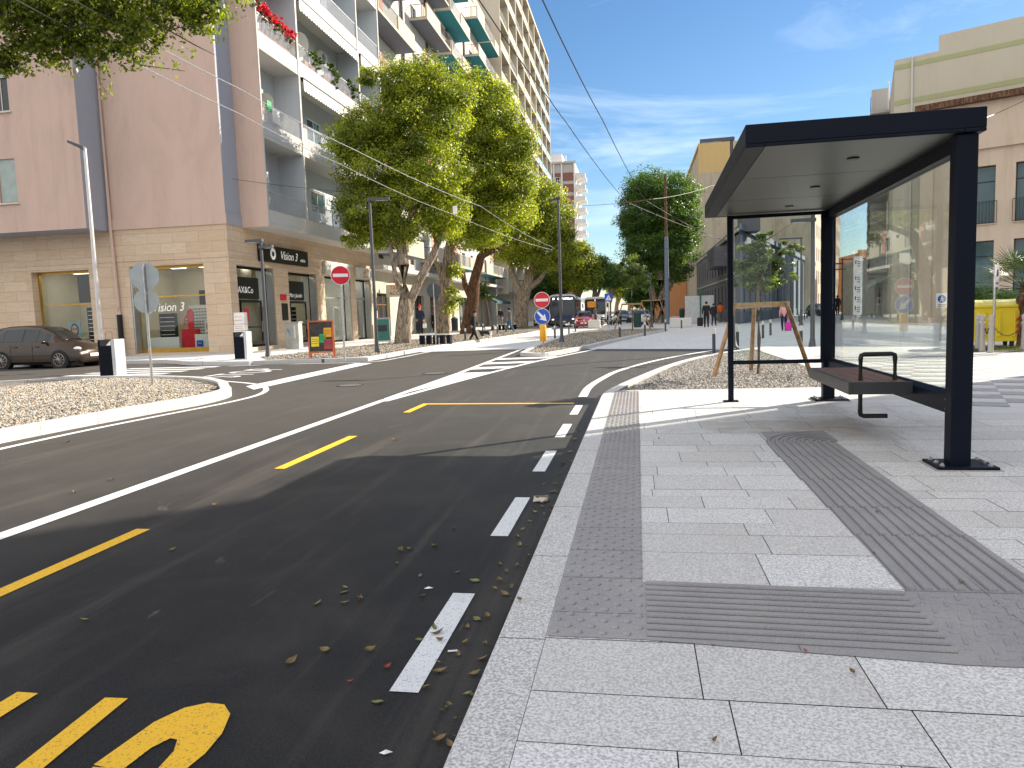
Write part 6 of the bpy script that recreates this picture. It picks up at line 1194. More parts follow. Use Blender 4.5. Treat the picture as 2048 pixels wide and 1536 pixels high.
street_tree('dense street tree with spreading pale limbs left of the no-entry pair', (pp(1040, 652, Y4)[0], Y4, .1), [([pp(1040, 654, Y4), pp(1042, 620, Y4), pp(1050, 585, Y4), pp(1062, 545, Y4), pp(1080, 500, Y4)], [.75, .6, .5, .36, .15]), ([pp(1046, 600, Y4), pp(1030, 560, Y4), pp(1018, 520, Y4)], [.4, .3, .15]), ([pp(1052, 582, Y4), pp(1078, 560, Y4), pp(1100, 530, Y4)], [.3, .25, .12])],
    [blob(1085, 400, Y4, 38, 36), blob(1105, 440, Y4, 42, 50), blob(1060, 440, Y4, 50), blob(1030, 490, Y4, 48, 44), blob(1085, 500, Y4, 55, 44), blob(1125, 490, Y4, 26, 40), blob(1055, 375, Y4, 26, 24)], 60000, .2, nclump=560, cr=(.4, .8))
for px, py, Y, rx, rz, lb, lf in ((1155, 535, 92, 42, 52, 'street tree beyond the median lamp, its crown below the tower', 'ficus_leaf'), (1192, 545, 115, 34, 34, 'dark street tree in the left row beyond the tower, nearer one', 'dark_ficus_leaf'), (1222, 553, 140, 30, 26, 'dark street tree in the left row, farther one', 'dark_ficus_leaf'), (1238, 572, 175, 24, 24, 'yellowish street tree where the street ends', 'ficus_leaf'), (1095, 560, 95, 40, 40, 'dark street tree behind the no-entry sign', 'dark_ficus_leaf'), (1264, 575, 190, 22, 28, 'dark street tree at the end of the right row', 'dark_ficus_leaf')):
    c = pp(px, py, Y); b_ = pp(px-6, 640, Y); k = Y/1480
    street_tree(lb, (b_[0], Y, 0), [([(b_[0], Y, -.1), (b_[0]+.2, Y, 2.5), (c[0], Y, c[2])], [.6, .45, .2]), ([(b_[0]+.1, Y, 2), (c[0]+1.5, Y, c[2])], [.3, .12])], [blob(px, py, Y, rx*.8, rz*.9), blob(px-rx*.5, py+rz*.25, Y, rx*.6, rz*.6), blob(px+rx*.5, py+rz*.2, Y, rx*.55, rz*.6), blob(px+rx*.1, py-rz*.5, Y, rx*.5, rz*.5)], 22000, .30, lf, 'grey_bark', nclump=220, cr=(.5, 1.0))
Y5 = 75.0
street_tree('big rounded dark-green tree with hanging foliage at the start of the right row', (pp(1320, 640, Y5)[0], Y5, 0), [([pp(1322, 645, Y5), pp(1325, 600, Y5), pp(1320, 560, Y5), pp(1330, 500, Y5)], [.7, .55, .4, .2]), ([pp(1323, 590, Y5), pp(1345, 560, Y5), pp(1362, 520, Y5)], [.35, .28, .14]), ([pp(1305, 645, Y5), pp(1308, 600, Y5), pp(1296, 545, Y5)], [.45, .35, .2])],
    [blob(1290, 372, Y5, 42, 34), blob(1350, 378, Y5, 46, 30), blob(1280, 430, Y5, 44, 55), blob(1350, 440, Y5, 48, 60), blob(1315, 410, Y5, 70, 55), blob(1285, 490, Y5, 42, 45), blob(1350, 500, Y5, 45, 45), blob(1315, 500, Y5, 60, 45), blob(1290, 545, Y5, 32, 32), blob(1355, 540, Y5, 30, 26), blob(1380, 460, Y5, 20, 40), blob(1262, 430, Y5, 22, 45)], 110000, .19, 'dark_ficus_leaf', 'pale_bark', nclump=1000, cr=(.35, .75))
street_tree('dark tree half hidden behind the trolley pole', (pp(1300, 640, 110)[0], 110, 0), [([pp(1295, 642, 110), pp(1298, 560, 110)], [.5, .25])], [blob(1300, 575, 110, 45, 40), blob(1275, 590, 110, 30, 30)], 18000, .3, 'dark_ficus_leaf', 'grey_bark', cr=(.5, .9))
# overhanging crown of a tree just left of the frame
YA = 10.5
ol = [blob(60, 20, YA, 140, 60, 120), blob(190, 20, YA, 120, 62, 120), blob(60, 90, YA, 100, 45, 100), blob(160, 90, YA+.2, 90, 45, 80), blob(270, 50, YA, 90, 62, 90), blob(360, 15, YA, 70, 48, 80), blob(415, 20, YA, 36, 42, 60), blob(300, -90, YA, 240, 100, 220), blob(0, 125, YA, 60, 28, 60), blob(245, 105, YA, 55, 28, 50), blob(40, -120, YA, 260, 120, 260)]
tw = []
for k, (a, b, c) in enumerate((((-60, 110), (20, 40), (210, 60)), ((20, 40), (200, 20), (330, 100)), ((100, 60), (190, 140), (215, 190)), ((200, 20), (330, 60), (450, 40)), ((230, 90), (280, 130), (370, 142)), ((300, 40), (390, 90), (430, 110)), ((-60, 60), (30, 130), (60, 148)))): tw.append(([pp(*a, YA), pp(*b, YA), pp(*c, YA)], [.05 if k < 2 else .014, .02 if k < 2 else .009, .004]))
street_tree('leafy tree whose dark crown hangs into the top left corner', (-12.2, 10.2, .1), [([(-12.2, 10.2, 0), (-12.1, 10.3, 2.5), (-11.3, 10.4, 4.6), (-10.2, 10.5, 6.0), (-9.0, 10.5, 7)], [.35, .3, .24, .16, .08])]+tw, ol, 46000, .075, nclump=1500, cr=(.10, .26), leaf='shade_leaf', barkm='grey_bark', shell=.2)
tr_ = bpy.data.objects['street_tree'] if False else None
P = []; 
for a, b in (((215, 150), (215, 195)), ((240, 110), (300, 135)), ((300, 110), (370, 142)), ((400, 60), (455, 50)), ((330, 90), (400, 118)), ((120, 120), (150, 150)), ((30, 130), (55, 145)), ((380, 30), (462, 20)), ((400, 60), (440, 80))):
    for k in range(26):
        f_ = rng.random(); c = pp(a[0]+(b[0]-a[0])*f_+rng.normal()*9, a[1]+(b[1]-a[1])*f_+rng.normal()*9, YA+rng.normal()*.08); P.append((c[0]+12.2, c[1]-10.2, c[2]-.1))
P = np.array(P); ot_ = [o for o in bpy.data.objects if o.get('label', '').startswith('leafy tree whose')][0]
leaves_mesh('twig_leaves', 'shade_leaf', P, rng.normal(size=P.shape)+np.array([0, -.5, .4]), .075, rng.uniform(.3, 1, len(P)), ot_, .5)
# staked trees further off
g = G(1265, 664); sapling((g[0]-.0, g[1], .1), 4.9, 1.25, 'bushy young tree with yellow-green crown staked on the median gravel', n=9000, leaf=.12); stakes((g[0], g[1], .1), 1.75, 1.3, 'pale timber tripod round the young tree on the median gravel', ('stake_wood', 'stake_wood'))
g = G(965, 664); sapling((g[0], g[1], .1), 4.4, 1.25, 'bushy young tree with round crown staked behind the dog walker', n=9000, leaf=.12); stakes((g[0], g[1], .1), 2.9, 1.0, 'tall pale timber tripod behind the dog walker', ('stake_wood', 'stake_wood'))
g = G(1303, 650); stakes((g[0], g[1]+1, .0), 2.3, 1.7, 'pale timber tripod beside the lamp on the square', ('stake_wood', 'stake_wood'))

# ------------------------------------------------------------------ vehicles
def car(label, loc, rz, L_, W, H, paint, cat='car', plate=None, sh_=0, group=None, box=False, mirror=True, wr=.31):
    """sh_ 0: tall hatchback, 1: small rounded hatchback"""
    t = thing('parked_car', label, cat, loc, rz, group)
    # stations: x, half width, sill z, belt z, roof z, half roof width
    if sh_ == 0: ST = [(-.50, .80, .32, .80, .82, .62), (-.485, .90, .24, .93, .97, .66), (-.455, .96, .20, .96, 1.35, .60), (-.40, .99, .18, .965, 1.52, .60), (-.28, 1, .17, .96, 1.59, .615), (-.08, 1, .17, .95, 1.60, .615), (.07, 1, .17, .945, 1.54, .60), (.18, 1, .17, .94, 1.36, .585), (.30, 1, .17, .93, 1.00, .60), (.37, .98, .17, .86, .93, .60), (.44, .93, .18, .72, .82, .56), (.485, .84, .2, .60, .68, .5), (.50, .70, .26, .52, .56, .42)]
    else: ST = [(-.50, .80, .30, .72, .76, .6), (-.48, .92, .22, .88, .92, .64), (-.45, .97, .2, .92, 1.15, .60), (-.36, 1, .18, .93, 1.42, .60), (-.20, 1, .17, .93, 1.49, .62), (.0, 1, .17, .92, 1.46, .62), (.10, 1, .17, .91, 1.32, .60), (.24, .99, .17, .90, .98, .62), (.34, .97, .17, .84, .90, .60), (.43, .92, .18, .72, .80, .56), (.485, .84, .2, .60, .66, .5), (.50, .70, .26, .50, .54, .42)]
    kz = H/(1.60 if sh_ == 0 else 1.49); n = len(ST)
    def sec(s):
        x, w_, z0, zb, zr, wr_ = s; x *= L_; w_ *= W/2; z0 *= kz; zb *= kz; zr *= kz; wr_ *= W*.62 if False else W/1.24*1.0; wr_ = min(wr_*.5/.5*.62, w_*.86); zm = z0+(zb-z0)*.55
        return [(x, -w_*.86, z0), (x, -w_*.985, z0+.08), (x, -w_, zm), (x, -w_*.955, zb), (x, -wr_, max(zb+.005, zr-.05)), (x, -wr_*.8, zr), (x, 0, zr+.015), (x, wr_*.8, zr), (x, wr_, max(zb+.005, zr-.05)), (x, w_*.955, zb), (x, w_, zm), (x, w_*.985, z0+.08), (x, w_*.86, z0)]
    SC = [sec(s) for s in ST]; K = len(SC[0]); m = MB(); vs = [v for s in SC for v in s]; fs = []
    for i in range(n-1):
        for k in range(K-1): fs.append((i*K+k, (i+1)*K+k, (i+1)*K+k+1, i*K+k+1))
        fs.append((i*K+K-1, (i+1)*K+K-1, (i+1)*K, i*K))
    fs += [tuple(range(K)), tuple(range((n-1)*K, n*K))[::-1]]; m.add(vs, [f[::-1] for f in fs]); bd = m.build('body', paint, t, smooth=True)
    def glass(name, a, b, kk, inset=.0, ta=0., tb=0., lo=.10, hi=.9):   # quad on the loft between stations a and b, sides kk..kk+1
        A, B, C_, D = Vector(SC[a][kk]), Vector(SC[b][kk]), Vector(SC[b][kk+1]), Vector(SC[a][kk+1])
        q = []
        for u_, v_ in ((ta, lo), (1-tb, lo), (1-tb, hi), (ta, hi)): q.append(A.lerp(B, u_).lerp(D.lerp(C_, u_), v_))
        nrm = (q[1]-q[0]).cross(q[3]-q[0]).normalized(); c = sum(q, Vector())/4
        if nrm.dot(c-Vector((0, 0, H*.4))) < 0: nrm = -nrm
        m = MB(); m.plate([tuple(p+nrm*.004) for p in q], tuple(nrm*.006)); return m.build(name, 'car_glass', t)
    def face(kk, spans, name): return [glass(name, a, b, kk, ta=ta, tb=tb) for a, b, ta, tb in spans]
    i0 = 3 if sh_ == 0 else 3
    for kk in (3, 8):
        m = MB()
        spans = ((2, 3), (3, 4), (4, 5), (5, 6), (6, 7), (7, 8)) if sh_ == 0 else ((2, 3), (3, 4), (4, 5), (5, 6), (6, 7))
        for a, b in spans:
            A, B, C_, D = Vector(SC[a][kk]), Vector(SC[b][kk]), Vector(SC[b][kk+1]), Vector(SC[a][kk+1]); last = (a, b) == spans[-1]; first = (a, b) == spans[0]
            lo, hi = (.10, .88) if kk == 3 else (.12, .90); q = [A.lerp(B, u_).lerp(D.lerp(C_, u_), v_) for u_, v_ in ((.5 if first else (.03 if a % 2 else .0), lo), (.72 if last else .98, lo), (.72 if last else .98, hi if not last else .7), (.5 if first else (.03 if a % 2 else 0), hi))]
            s_ = -1 if kk == 3 else 1; m.plate([tuple(p+Vector((0, s_*.006, .002))) for p in q], (0, s_*.004, 0))
        m.build('side_window', 'car_glass', t)
    # windscreen and rear screen
    for (a, b), nm in ((((6, 8) if sh_ == 0 else (5, 7)), 'windscreen'), ((2, 3), 'rear_screen')):
        A = SC[a]; B = SC[b]; m = MB()
        for i in range(a, b):
            for kk in range(4, 8):
                P4, Q4, R4, S4 = (Vector(SC[i][kk]), Vector(SC[i+1][kk]), Vector(SC[i+1][kk+1]), Vector(SC[i][kk+1])); la = .12 if i == a else 0; lb_ = .88 if i == b-1 else 1; va = .25 if kk == 4 else 0; vb = .75 if kk == 7 else 1
                q = [P4.lerp(Q4, u_).lerp(S4.lerp(R4, u_), v_) for u_, v_ in ((la, va), (lb_, va), (lb_, vb), (la, vb))]; nn = (q[1]-q[0]).cross(q[3]-q[0]).normalized(); nn = nn if nn.z > 0 else -nn; m.plate([tuple(p+nn*.005) for p in q], tuple(nn*.005))
        m.build(nm, 'car_glass', t)
    ax = (.30 if sh_ == 0 else .31)*L_
    for sx in (-ax, ax):
        for s_ in (-1, 1):
            y = s_*(W/2-.09); m = MB(); m.cyl((sx, s_*(W/2-.2), wr), (sx, s_*(W/2+.004), wr), wr+.055, n=22); m.build('wheel_arch', 'black_rubber', t)
            m = MB(); m.cyl((sx, s_*(W/2-.2), wr), (sx, s_*(W/2+.012), wr), wr, n=24); wh = m.build('wheel', 'black_rubber', t); m = MB(); yo = s_*(W/2+.013)
            for k in range(10): a = 2*math.pi*k/10; m.sweep([(sx, yo, wr), (sx+(wr-.09)*math.cos(a), yo, wr+(wr-.09)*math.sin(a))], [.022, .016], 5)
            m.sweep([(sx+(wr-.08)*math.cos(a), yo, wr+(wr-.08)*math.sin(a)) for a in [2*math.pi*k/20 for k in range(21)]], [.014]*21, 5); m.build('rim', 'alloy_rim', wh)
    for s_ in (-1, 1):
        m = MB(); zl = .72*kz; m.add([(L_*.385, s_*W*.47, zl+.07), (L_*.47, s_*W*.40, zl-.03), (L_*.495, s_*W*.27, zl-.12), (L_*.475, s_*W*.30, zl-.02), (L_*.44, s_*W*.40, zl+.05), (L_*.40, s_*W*.455, zl+.12)], [(0, 1, 2, 3, 4, 5) if s_ < 0 else (5, 4, 3, 2, 1, 0)])
        m = MB(); m.ball((L_*.452, s_*W*.375, zl-.015), (L_*.038, .13, .075), 10); m.build('headlight', 'headlight', t, smooth=True)
        m = MB(); m.ball((-L_*.485, s_*W*.39, .85*kz), (.05, .09, .14), 8); m.build('tail_light', 'red_sign', t, smooth=True)
        if mirror: m = MB(); m.ball((L_*.17, s_*(W/2+.07), .98*kz), (.06, .10, .07), 8); m.cyl((L_*.17, s_*(W/2-.05), .95*kz), (L_*.17, s_*(W/2+.05), .97*kz), .02, n=6); m.build('door_mirror', paint, t, smooth=True)
        m = MB()
        for q in (-.17, .06): m.box(q*L_, q*L_+.16, s_*(W/2+.0)-.01, s_*(W/2+.0)+.012, .80*kz, .83*kz)
        m.build('door_handle', paint, t)
        m = MB()
        for q in (-.20, .03): m.box(q*L_-.004, q*L_+.004, s_*W/2-.003, s_*W/2+.003, .25, .9*kz)
        m.build('door_seam', 'shop_black', t)
    m = MB(); m.bbox((L_*.493, 0, .42*kz), (.05, W*.55, .17), bev=.02); m.build('grille', 'black_rubber', t); m = MB(); m.box(L_*.50+.012, L_*.50+.022, -.26, .26, .40*kz, .40*kz+.11); pl_ = m.build('number_plate', 'white_sign', t)
    m = MB(); m.box(-L_*.47, L_*.46, -W*.42, W*.42, .15, .26); m.build('underbody', 'black_rubber', t); return t
car('dark bronze tall hatchback parked on the side street at the left edge', (-22.25, 24.92, 0), 0, 4.05, 1.72, 1.60, 'brown_car_paint')
car('small red hatchback facing us in front of the dark city bus', ((1170-1275)/1480*66, 66, 0), R(-88), 3.5, 1.65, 1.49, 'red_car_paint', sh_=1)
car('dark parked car first of the row on the median, right of the red car', (-1.75, 86, 0), R(-82), 3.9, 1.7, 1.5, 'dark_car_paint', sh_=1); car('silver parked car second of the row on the median, behind the blue sign', (-.2, 92, 0), R(-85), 4.0, 1.7, 1.5, 'silver_car_paint'); car('white parked car behind the staked tree on the square', (.6, 80, 0), R(-80), 3.8, 1.65, 1.45, 'white_car_paint', sh_=1)
car('grey car parked behind the no-entry sign and the fourth street tree', (-9.9, 78, .1), R(-86), 3.9, 1.7, 1.5, 'silver_car_paint', sh_=1); car('pale car far up the side street behind the lamp post', (21.1, 92, 0), R(-75), 4.0, 1.75, 1.5, 'silver_car_paint'); car('white car at the far end of the side street, between the lamp posts', (38.7, 150, 0), R(-75), 4.0, 1.75, 1.5, 'white_car_paint')
def bus(label, loc, rz, dark=True, txt='39   CITTADELLA'):
    t = thing('city_bus', label, 'bus', loc, rz); W, H, L_ = 2.55, 3.1, 11.5; bm = 'bus_navy' if dark else 'bus_white'
    m = MB(); P = [(-W/2, .35), (-W/2, 2.75), (-W/2+.12, 3.02), (-W/2+.4, H), (W/2-.4, H), (W/2-.12, 3.02), (W/2, 2.75), (W/2, .35)]; m.plate([(x, 0, z) for x, z in P], (0, L_, 0)); m.build('body', bm, t, bevel=.05)
    m = MB(); P = [(-W/2-.01, 2.72), (-W/2+.11, 3.04), (-W/2+.4, H+.03), (W/2-.4, H+.03), (W/2-.11, 3.04), (W/2+.01, 2.72), (W/2-.1, 2.72), (W/2-.2, 2.92), (W/2-.4, 2.98), (-W/2+.4, 2.98), (-W/2+.2, 2.92), (-W/2+.1, 2.72)]; m.plate([(x, -.04, z) for x, z in P[:6]]+[(x, -.04, z) for x, z in P[6:]], (0, .4, 0)); m.build('roof_fairing', 'bus_white', t)
    m = MB(); m.bbox((0, -.03, 1.95), (W-.16, .05, 1.75), bev=.02); m.build('windscreen', 'dark_window_glass', t); m = MB(); m.bbox((0, -.062, 2.72), (W-.35, .02, .30)); ds_ = m.build('destination_display', 'shop_black', t)
    text(ds_, 'led_lettering', txt, .26, FM((0, -.074, 2.72), (1, 0, 0)), 'led_text', .002)
    for s_ in (-1, 1):
        m = MB(); m.cyl((s_*.95, -.02, .72), (s_*.95, -.05, .72), .11, n=12); m.build('headlight', 'lamp_white', t); m = MB(); m.bbox((s_*(W/2+.16), -.2, 2.1), (.18, .12, .5), bev=.03); m.cyl((s_*W/2, -.1, 2.5), (s_*(W/2+.16), -.2, 2.35), .03, n=6); m.build('mirror', 'shop_black', t)
        for y in (2.4, 8.4): m = MB(); m.cyl((s_*(W/2-.3), y, .48), (s_*(W/2+.01), y, .48), .48, n=20); m.build('wheel', 'black_rubber', t)
        for k in range(6): m = MB(); m.box(s_*(W/2+.003)-.01, s_*(W/2+.003)+.01, .9+k*1.75, 2.5+k*1.75, 1.35, 2.6); m.build('side_window', 'dark_window_glass', t)
    m = MB(); m.bbox((0, -.03, .55), (W-.1, .06, .42), bev=.02); m.build('bumper', 'dark_pole_paint' if dark else bm, t); m = MB(); m.box(-.26, .26, -.075, -.065, .5, .61); m.build('number_plate', 'white_sign', t)
    return t
bus('dark blue city bus with white roof edge and lit display behind the red car', (-7.0, 70.5, 0), R(2)); b2_ = bus('second bus with an orange front panel behind the dark blue bus', (-4.9, 88, 0), 0, False, '1')
m = MB(); m.box(-.9, .1, -.10, -.07, 1.9, 2.6); m.build('orange_panel', 'orange_panel', b2_)
def scooter(loc, rz, label, paint):
    t = thing('parked_scooter', label, 'scooter', loc, rz, 'scooters parked on the median')
    for y in (-.6, .6): m = MB(); m.cyl((-.05, y, .25), (.05, y, .25), .25, n=16); m.build('wheel', 'black_rubber', t)
    m = MB(); m.sweep([(0, .75, .6), (0, .3, .72), (0, -.05, .45), (0, -.4, .42), (0, -.5, .7), (0, -.52, .98)], [.10, .17, .14, .12, .14, .07], 8); m.build('body', paint, t, smooth=True); m = MB(); m.bbox((0, .38, .84), (.28, .7, .1), bev=.04); m.build('seat', 'black_rubber', t); m = MB(); m.sweep([(-.34, -.42, 1.05), (0, -.5, 1.0), (.34, -.42, 1.05)], [.02]*3, 6); m.build('handlebar', 'shop_black', t); m = MB(); m.add([(-.2, -.6, 1.0), (.2, -.6, 1.0), (.14, -.5, 1.4), (-.14, -.5, 1.4)], [(0, 1, 2, 3)]); m.build('windshield', 'side_glass', t)
for i, (px, Y, pm, lb) in enumerate(((1212, 74, 'dark_car_paint', 'dark scooter right of the woman in the striped top'), (1226, 76, 'silver_car_paint', 'silver scooter below the blue crossing sign'), (1240, 72, 'dark_car_paint', 'dark scooter left of the staked tree on the square'), (1288, 68, 'white_car_paint', 'scooter with a pale front behind the dark green bin'))): scooter(((px-1275)/1480*Y, Y, 0), R(150+20*i), lb, pm)

# ------------------------------------------------------------------ people and the dog
def skin_mesh(name, J, E_, rad, sub=1):
    """continuous surface grown from joints; returns mesh, joint order kept"""
    me = bpy.data.meshes.new(name); me.from_pydata([J[k] for k in J], [(list(J).index(a), list(J).index(b)) for a, b in E_], []); o = bpy.data.objects.new(name, me); COL.objects.link(o)
    sk = o.modifiers.new('s', 'SKIN'); sk.use_smooth_shade = True
    for i, k in enumerate(J): r_ = rad[k]; me.skin_vertices[0].data[i].radius = (r_, r_) if not isinstance(r_, tuple) else r_
    me.skin_vertices[0].data[0].use_root = True
    ss = o.modifiers.new('u', 'SUBSURF'); ss.levels = sub; ss.render_levels = sub
    bpy.context.view_layer.update(); dg = bpy.context.evaluated_depsgraph_get(); nm = bpy.data.meshes.new_from_object(o.evaluated_get(dg)); bpy.data.objects.remove(o); return nm
def person(label, loc, H, rz, pose, top, bottom, hair='hair_dark', skin='skin', shoe='black_rubber', hat=None, long_coat=False, extra=None):
    """pose: dict of joint overrides in units of height; x right, y forward(-y is the walking direction), z up"""
    t = thing('person', label, 'person', loc, rz)
    J = dict(pelvis=(0, 0, .53), waist=(0, 0, .61), chest=(0, .0, .73), neck=(0, 0, .835), chin=(0, -.008, .875), head=(0, -.006, .925), crown=(0, 0, .965), nose=(0, -.062, .91),
        shL=(-.105, 0, .80), elL=(-.135, .01, .64), wrL=(-.14, -.02, .50), haL=(-.14, -.03, .455), shR=(.105, 0, .80), elR=(.135, .01, .64), wrR=(.14, -.02, .50), haR=(.14, -.03, .455),
        hiL=(-.055, 0, .50), knL=(-.06, -.01, .285), anL=(-.06, .01, .05), toL=(-.06, -.08, .018), hiR=(.055, 0, .50), knR=(.06, -.01, .285), anR=(.06, .01, .05), toR=(.06, -.08, .018))
    J.update(pose); J = {k: tuple(c*H for c in v) for k, v in J.items()}
    rad = dict(pelvis=(.098, .078), waist=(.092, .072), chest=(.112, .082), neck=.032, chin=(.034, .042), head=(.046, .056), crown=(.036, .042), nose=.009, shL=.047, elL=.037, wrL=.018, haL=(.022, .012), shR=.047, elR=.037, wrR=.018, haR=(.022, .012), hiL=.064, knL=.046, anL=.032, toL=.022, hiR=.064, knR=.046, anR=.032, toR=.022)
    rad = {k: tuple(c*H for c in (v if isinstance(v, tuple) else (v, v))) for k, v in rad.items()}
    E_ = [('pelvis', 'waist'), ('waist', 'chest'), ('chest', 'neck'), ('neck', 'chin'), ('chin', 'head'), ('head', 'crown'), ('head', 'nose'), ('chest', 'shL'), ('shL', 'elL'), ('elL', 'wrL'), ('wrL', 'haL'), ('chest', 'shR'), ('shR', 'elR'), ('elR', 'wrR'), ('wrR', 'haR'), ('pelvis', 'hiL'), ('hiL', 'knL'), ('knL', 'anL'), ('anL', 'toL'), ('pelvis', 'hiR'), ('hiR', 'knR'), ('knR', 'anR'), ('anR', 'toR')]
    me = skin_mesh('body', J, E_, rad, 1)
    zone = {'head': 0, 'arm': 1, 'leg': 2, 'foot': 3, 'hand': 0}
    seg = [(J[a], J[b], (0 if a in ('neck', 'chin', 'head') or a.startswith('wr') else 3 if a.startswith('an') else 2 if a[:2] in ('hi', 'kn') or (a == 'pelvis' and b != 'waist') else 1)) for a, b in E_]
    SA = [(Vector(a), Vector(b), z) for a, b, z in seg]
    me.materials.clear(); [me.materials.append(MAT[k]) for k in (skin, top, bottom, shoe)]
    for p in me.polygons:
        c = p.center; best = 1e9
        for a, b, z in SA:
            d = b-a; f_ = max(0, min(1, (c-a).dot(d)/max(d.length_squared, 1e-9))); q = (c-a-d*f_).length
            if q < best: best = q; zz = z
        if long_coat and zz == 2 and c.z > .36*H: zz = 1
        p.material_index = zz; p.use_smooth = True
    # five fingers on each hand, added to the same mesh
    bm = bmesh.new(); bm.from_mesh(me); m = MB()
    for s_, h, w_ in (('L', 'haL', 'wrL'), ('R', 'haR', 'wrR')):
        a = Vector(J[h]); d = (a-Vector(J[w_])).normalized(); sd2 = Vector((0, 1, 0)) if abs(d.y) < .8 else Vector((1, 0, 0)); sd2 = (sd2-d*sd2.dot(d)).normalized(); cu = d.cross(sd2)*(1 if s_ == 'L' else -1)
        for k, ln in enumerate((.038, .045, .048, .042)): p0 = a+sd2*(k-1.5)*.0105*H; m.sweep([tuple(p0), tuple(p0+d*ln*.5*H+cu*.004*H), tuple(p0+d*ln*.9*H+cu*.014*H)], [.0055*H, .005*H, .004*H], 5)
        p0 = a-d*.015*H-sd2*.018*H; m.sweep([tuple(p0), tuple(p0-sd2*.014*H+d*.016*H), tuple(p0-sd2*.016*H+d*.034*H+cu*.006*H)], [.006*H, .0055*H, .0045*H], 5)
    vv = [bm.verts.new(v) for v in m.v]; 
    for f_ in m.f:
        try: q = bm.faces.new([vv[i] for i in f_]); q.material_index = 0; q.smooth = True
        except ValueError: pass
    bm.to_mesh(me); bm.free(); o = bpy.data.objects.new('body', me); COL.objects.link(o); o.parent = t
    hc = Vector(J['head']); m = MB()
    if hat: m.ball((hc.x, hc.y+.004*H, hc.z+.028*H), (.058*H, .066*H, .05*H), 12); (m.ball((hc.x, hc.y+.01, hc.z+.10*H), .022*H, 8) if hat == 'hat_red' else m.box(hc.x-.04*H, hc.x+.04*H, hc.y-.10*H, hc.y-.04*H, hc.z+.02*H, hc.z+.03*H)); m.build('hat', hat, t, smooth=True); m = MB()
    m.ball((hc.x, hc.y+.016*H, hc.z+.012*H), (.054*H, .056*H, .055*H), 12)
    if hair == 'hair_red': m.ball((hc.x, hc.y+.03*H, hc.z-.05*H), (.05*H, .035*H, .07*H), 10)
    m.build('hair', hair, t, smooth=True)
    for s_ in (-1, 1): m = MB(); m.ball((hc.x+s_*.018*H, hc.y-.052*H, hc.z+.004*H), .005*H, 6); m.build('eye', 'shop_black', t)
    if long_coat: m = MB(); px_ = Vector(J['pelvis']); m.lathe((px_.x, px_.y, px_.z-.17*H), [(.105*H, 0), (.10*H, .08*H), (.088*H, .17*H), (.08*H, .2*H)], 14); m.build('coat_skirt', top, t, smooth=True)
    if extra: extra(t, J, H)
    return t
def bagf(mat, side='haR', sz=(.30, .14, .36)):
    def f(t, J, H):
        h = Vector(J[side]); m = MB(); m.bbox((h.x, h.y, h.z-.30-sz[2]/2+.08), sz, bev=.05); m.build('bag', mat, t); m = MB(); m.sweep([(h.x-.08, h.y, h.z-.24), (h.x-.03, h.y, h.z-.01), (h.x+.03, h.y, h.z-.01), (h.x+.08, h.y, h.z-.24)], [.01]*4, 5); m.build('bag_handle', mat, t)
    return f
def hgt(px, pyf, pyh): g = G(px, pyf); return g, onY(px, pyh, g[1])[2]-g[2]
stride = dict(knL=(-.055, -.07, .29), anL=(-.055, -.16, .055), toL=(-.055, -.235, .03), knR=(.055, .03, .285), anR=(.055, .16, .085), toR=(.055, .105, .02), elL=(-.13, .05, .645), wrL=(-.13, .03, .53), haL=(-.13, .01, .49), elR=(.13, -.02, .64), wrR=(.135, -.11, .56), haR=(.13, -.145, .535))
mild = dict(knL=(-.055, -.035, .285), anL=(-.055, -.07, .05), toL=(-.055, -.145, .02), anR=(.055, .07, .06), toR=(.055, .0, .02), elR=(.135, .02, .64), wrR=(.14, -.03, .51), haR=(.14, -.045, .465))
g, h = hgt(948, 685, 620)
def leash(t, J, H): pass
wlk = dict(stride, chest=(0, -.03, .73), neck=(0, -.045, .83), chin=(0, -.06, .87), head=(0, -.06, .92), crown=(0, -.05, .96), nose=(0, -.118, .905), shL=(-.1, -.03, .80), shR=(.1, -.03, .80))
person('person in black clothes and cap striding along with a small dog on a lead', g, h, R(82), wlk, 'cloth_black', 'cloth_black', hat='cloth_black', shoe='shoe_white')
gw = g
g, h = hgt(1020, 668, 615); person('person in blue jeans and grey jacket walking on the left pavement edge', g, h, R(-60), stride, 'cloth_grey', 'denim', hat='cloth_navy')
g, h = hgt(842, 671, 612); person('person in a navy coat and red bobble hat carrying a shopping bag', (g[0], g[1], .1), h*.98, R(15), mild, 'cloth_navy', 'cloth_black', hat='hat_red', long_coat=True, extra=bagf('white_cloth'))
g, h = hgt(867, 667, 625); person('person with long red hair in a long black coat beside the second trunk', (g[0], g[1], .1), h, R(-70), {}, 'cloth_black', 'cloth_black', hair='hair_red', long_coat=True)
g, h = hgt(1568, 662, 604); person('person in a pink jacket seen from behind carrying a magenta bag', g, h, R(175), mild, 'cloth_pink', 'cloth_navy', extra=bagf('bag_magenta', 'haL', (.36, .16, .50)))
def suitcase(t, J, H): m = MB(); m.bbox((.45, .1, .42), (.4, .26, .62), bev=.04); m.build('suitcase', 'cloth_black', t); m = MB(); m.sweep([(.38, .1, .7), (.38, .1, 1.0), (.52, .1, 1.0), (.52, .1, .7)], [.012]*4, 5); m.build('handle', 'galvanised', t)
g, h = hgt(1413, 655, 602); person('person all in black with a suitcase in front of the white hoarding', g, h, R(180), {}, 'cloth_black', 'cloth_black', extra=suitcase)
g, h = hgt(1425, 652, 606); person('second dark-clad person close behind the one with the suitcase', (g[0]+.1, g[1], 0), h, R(150), mild, 'cloth_black', 'cloth_navy')
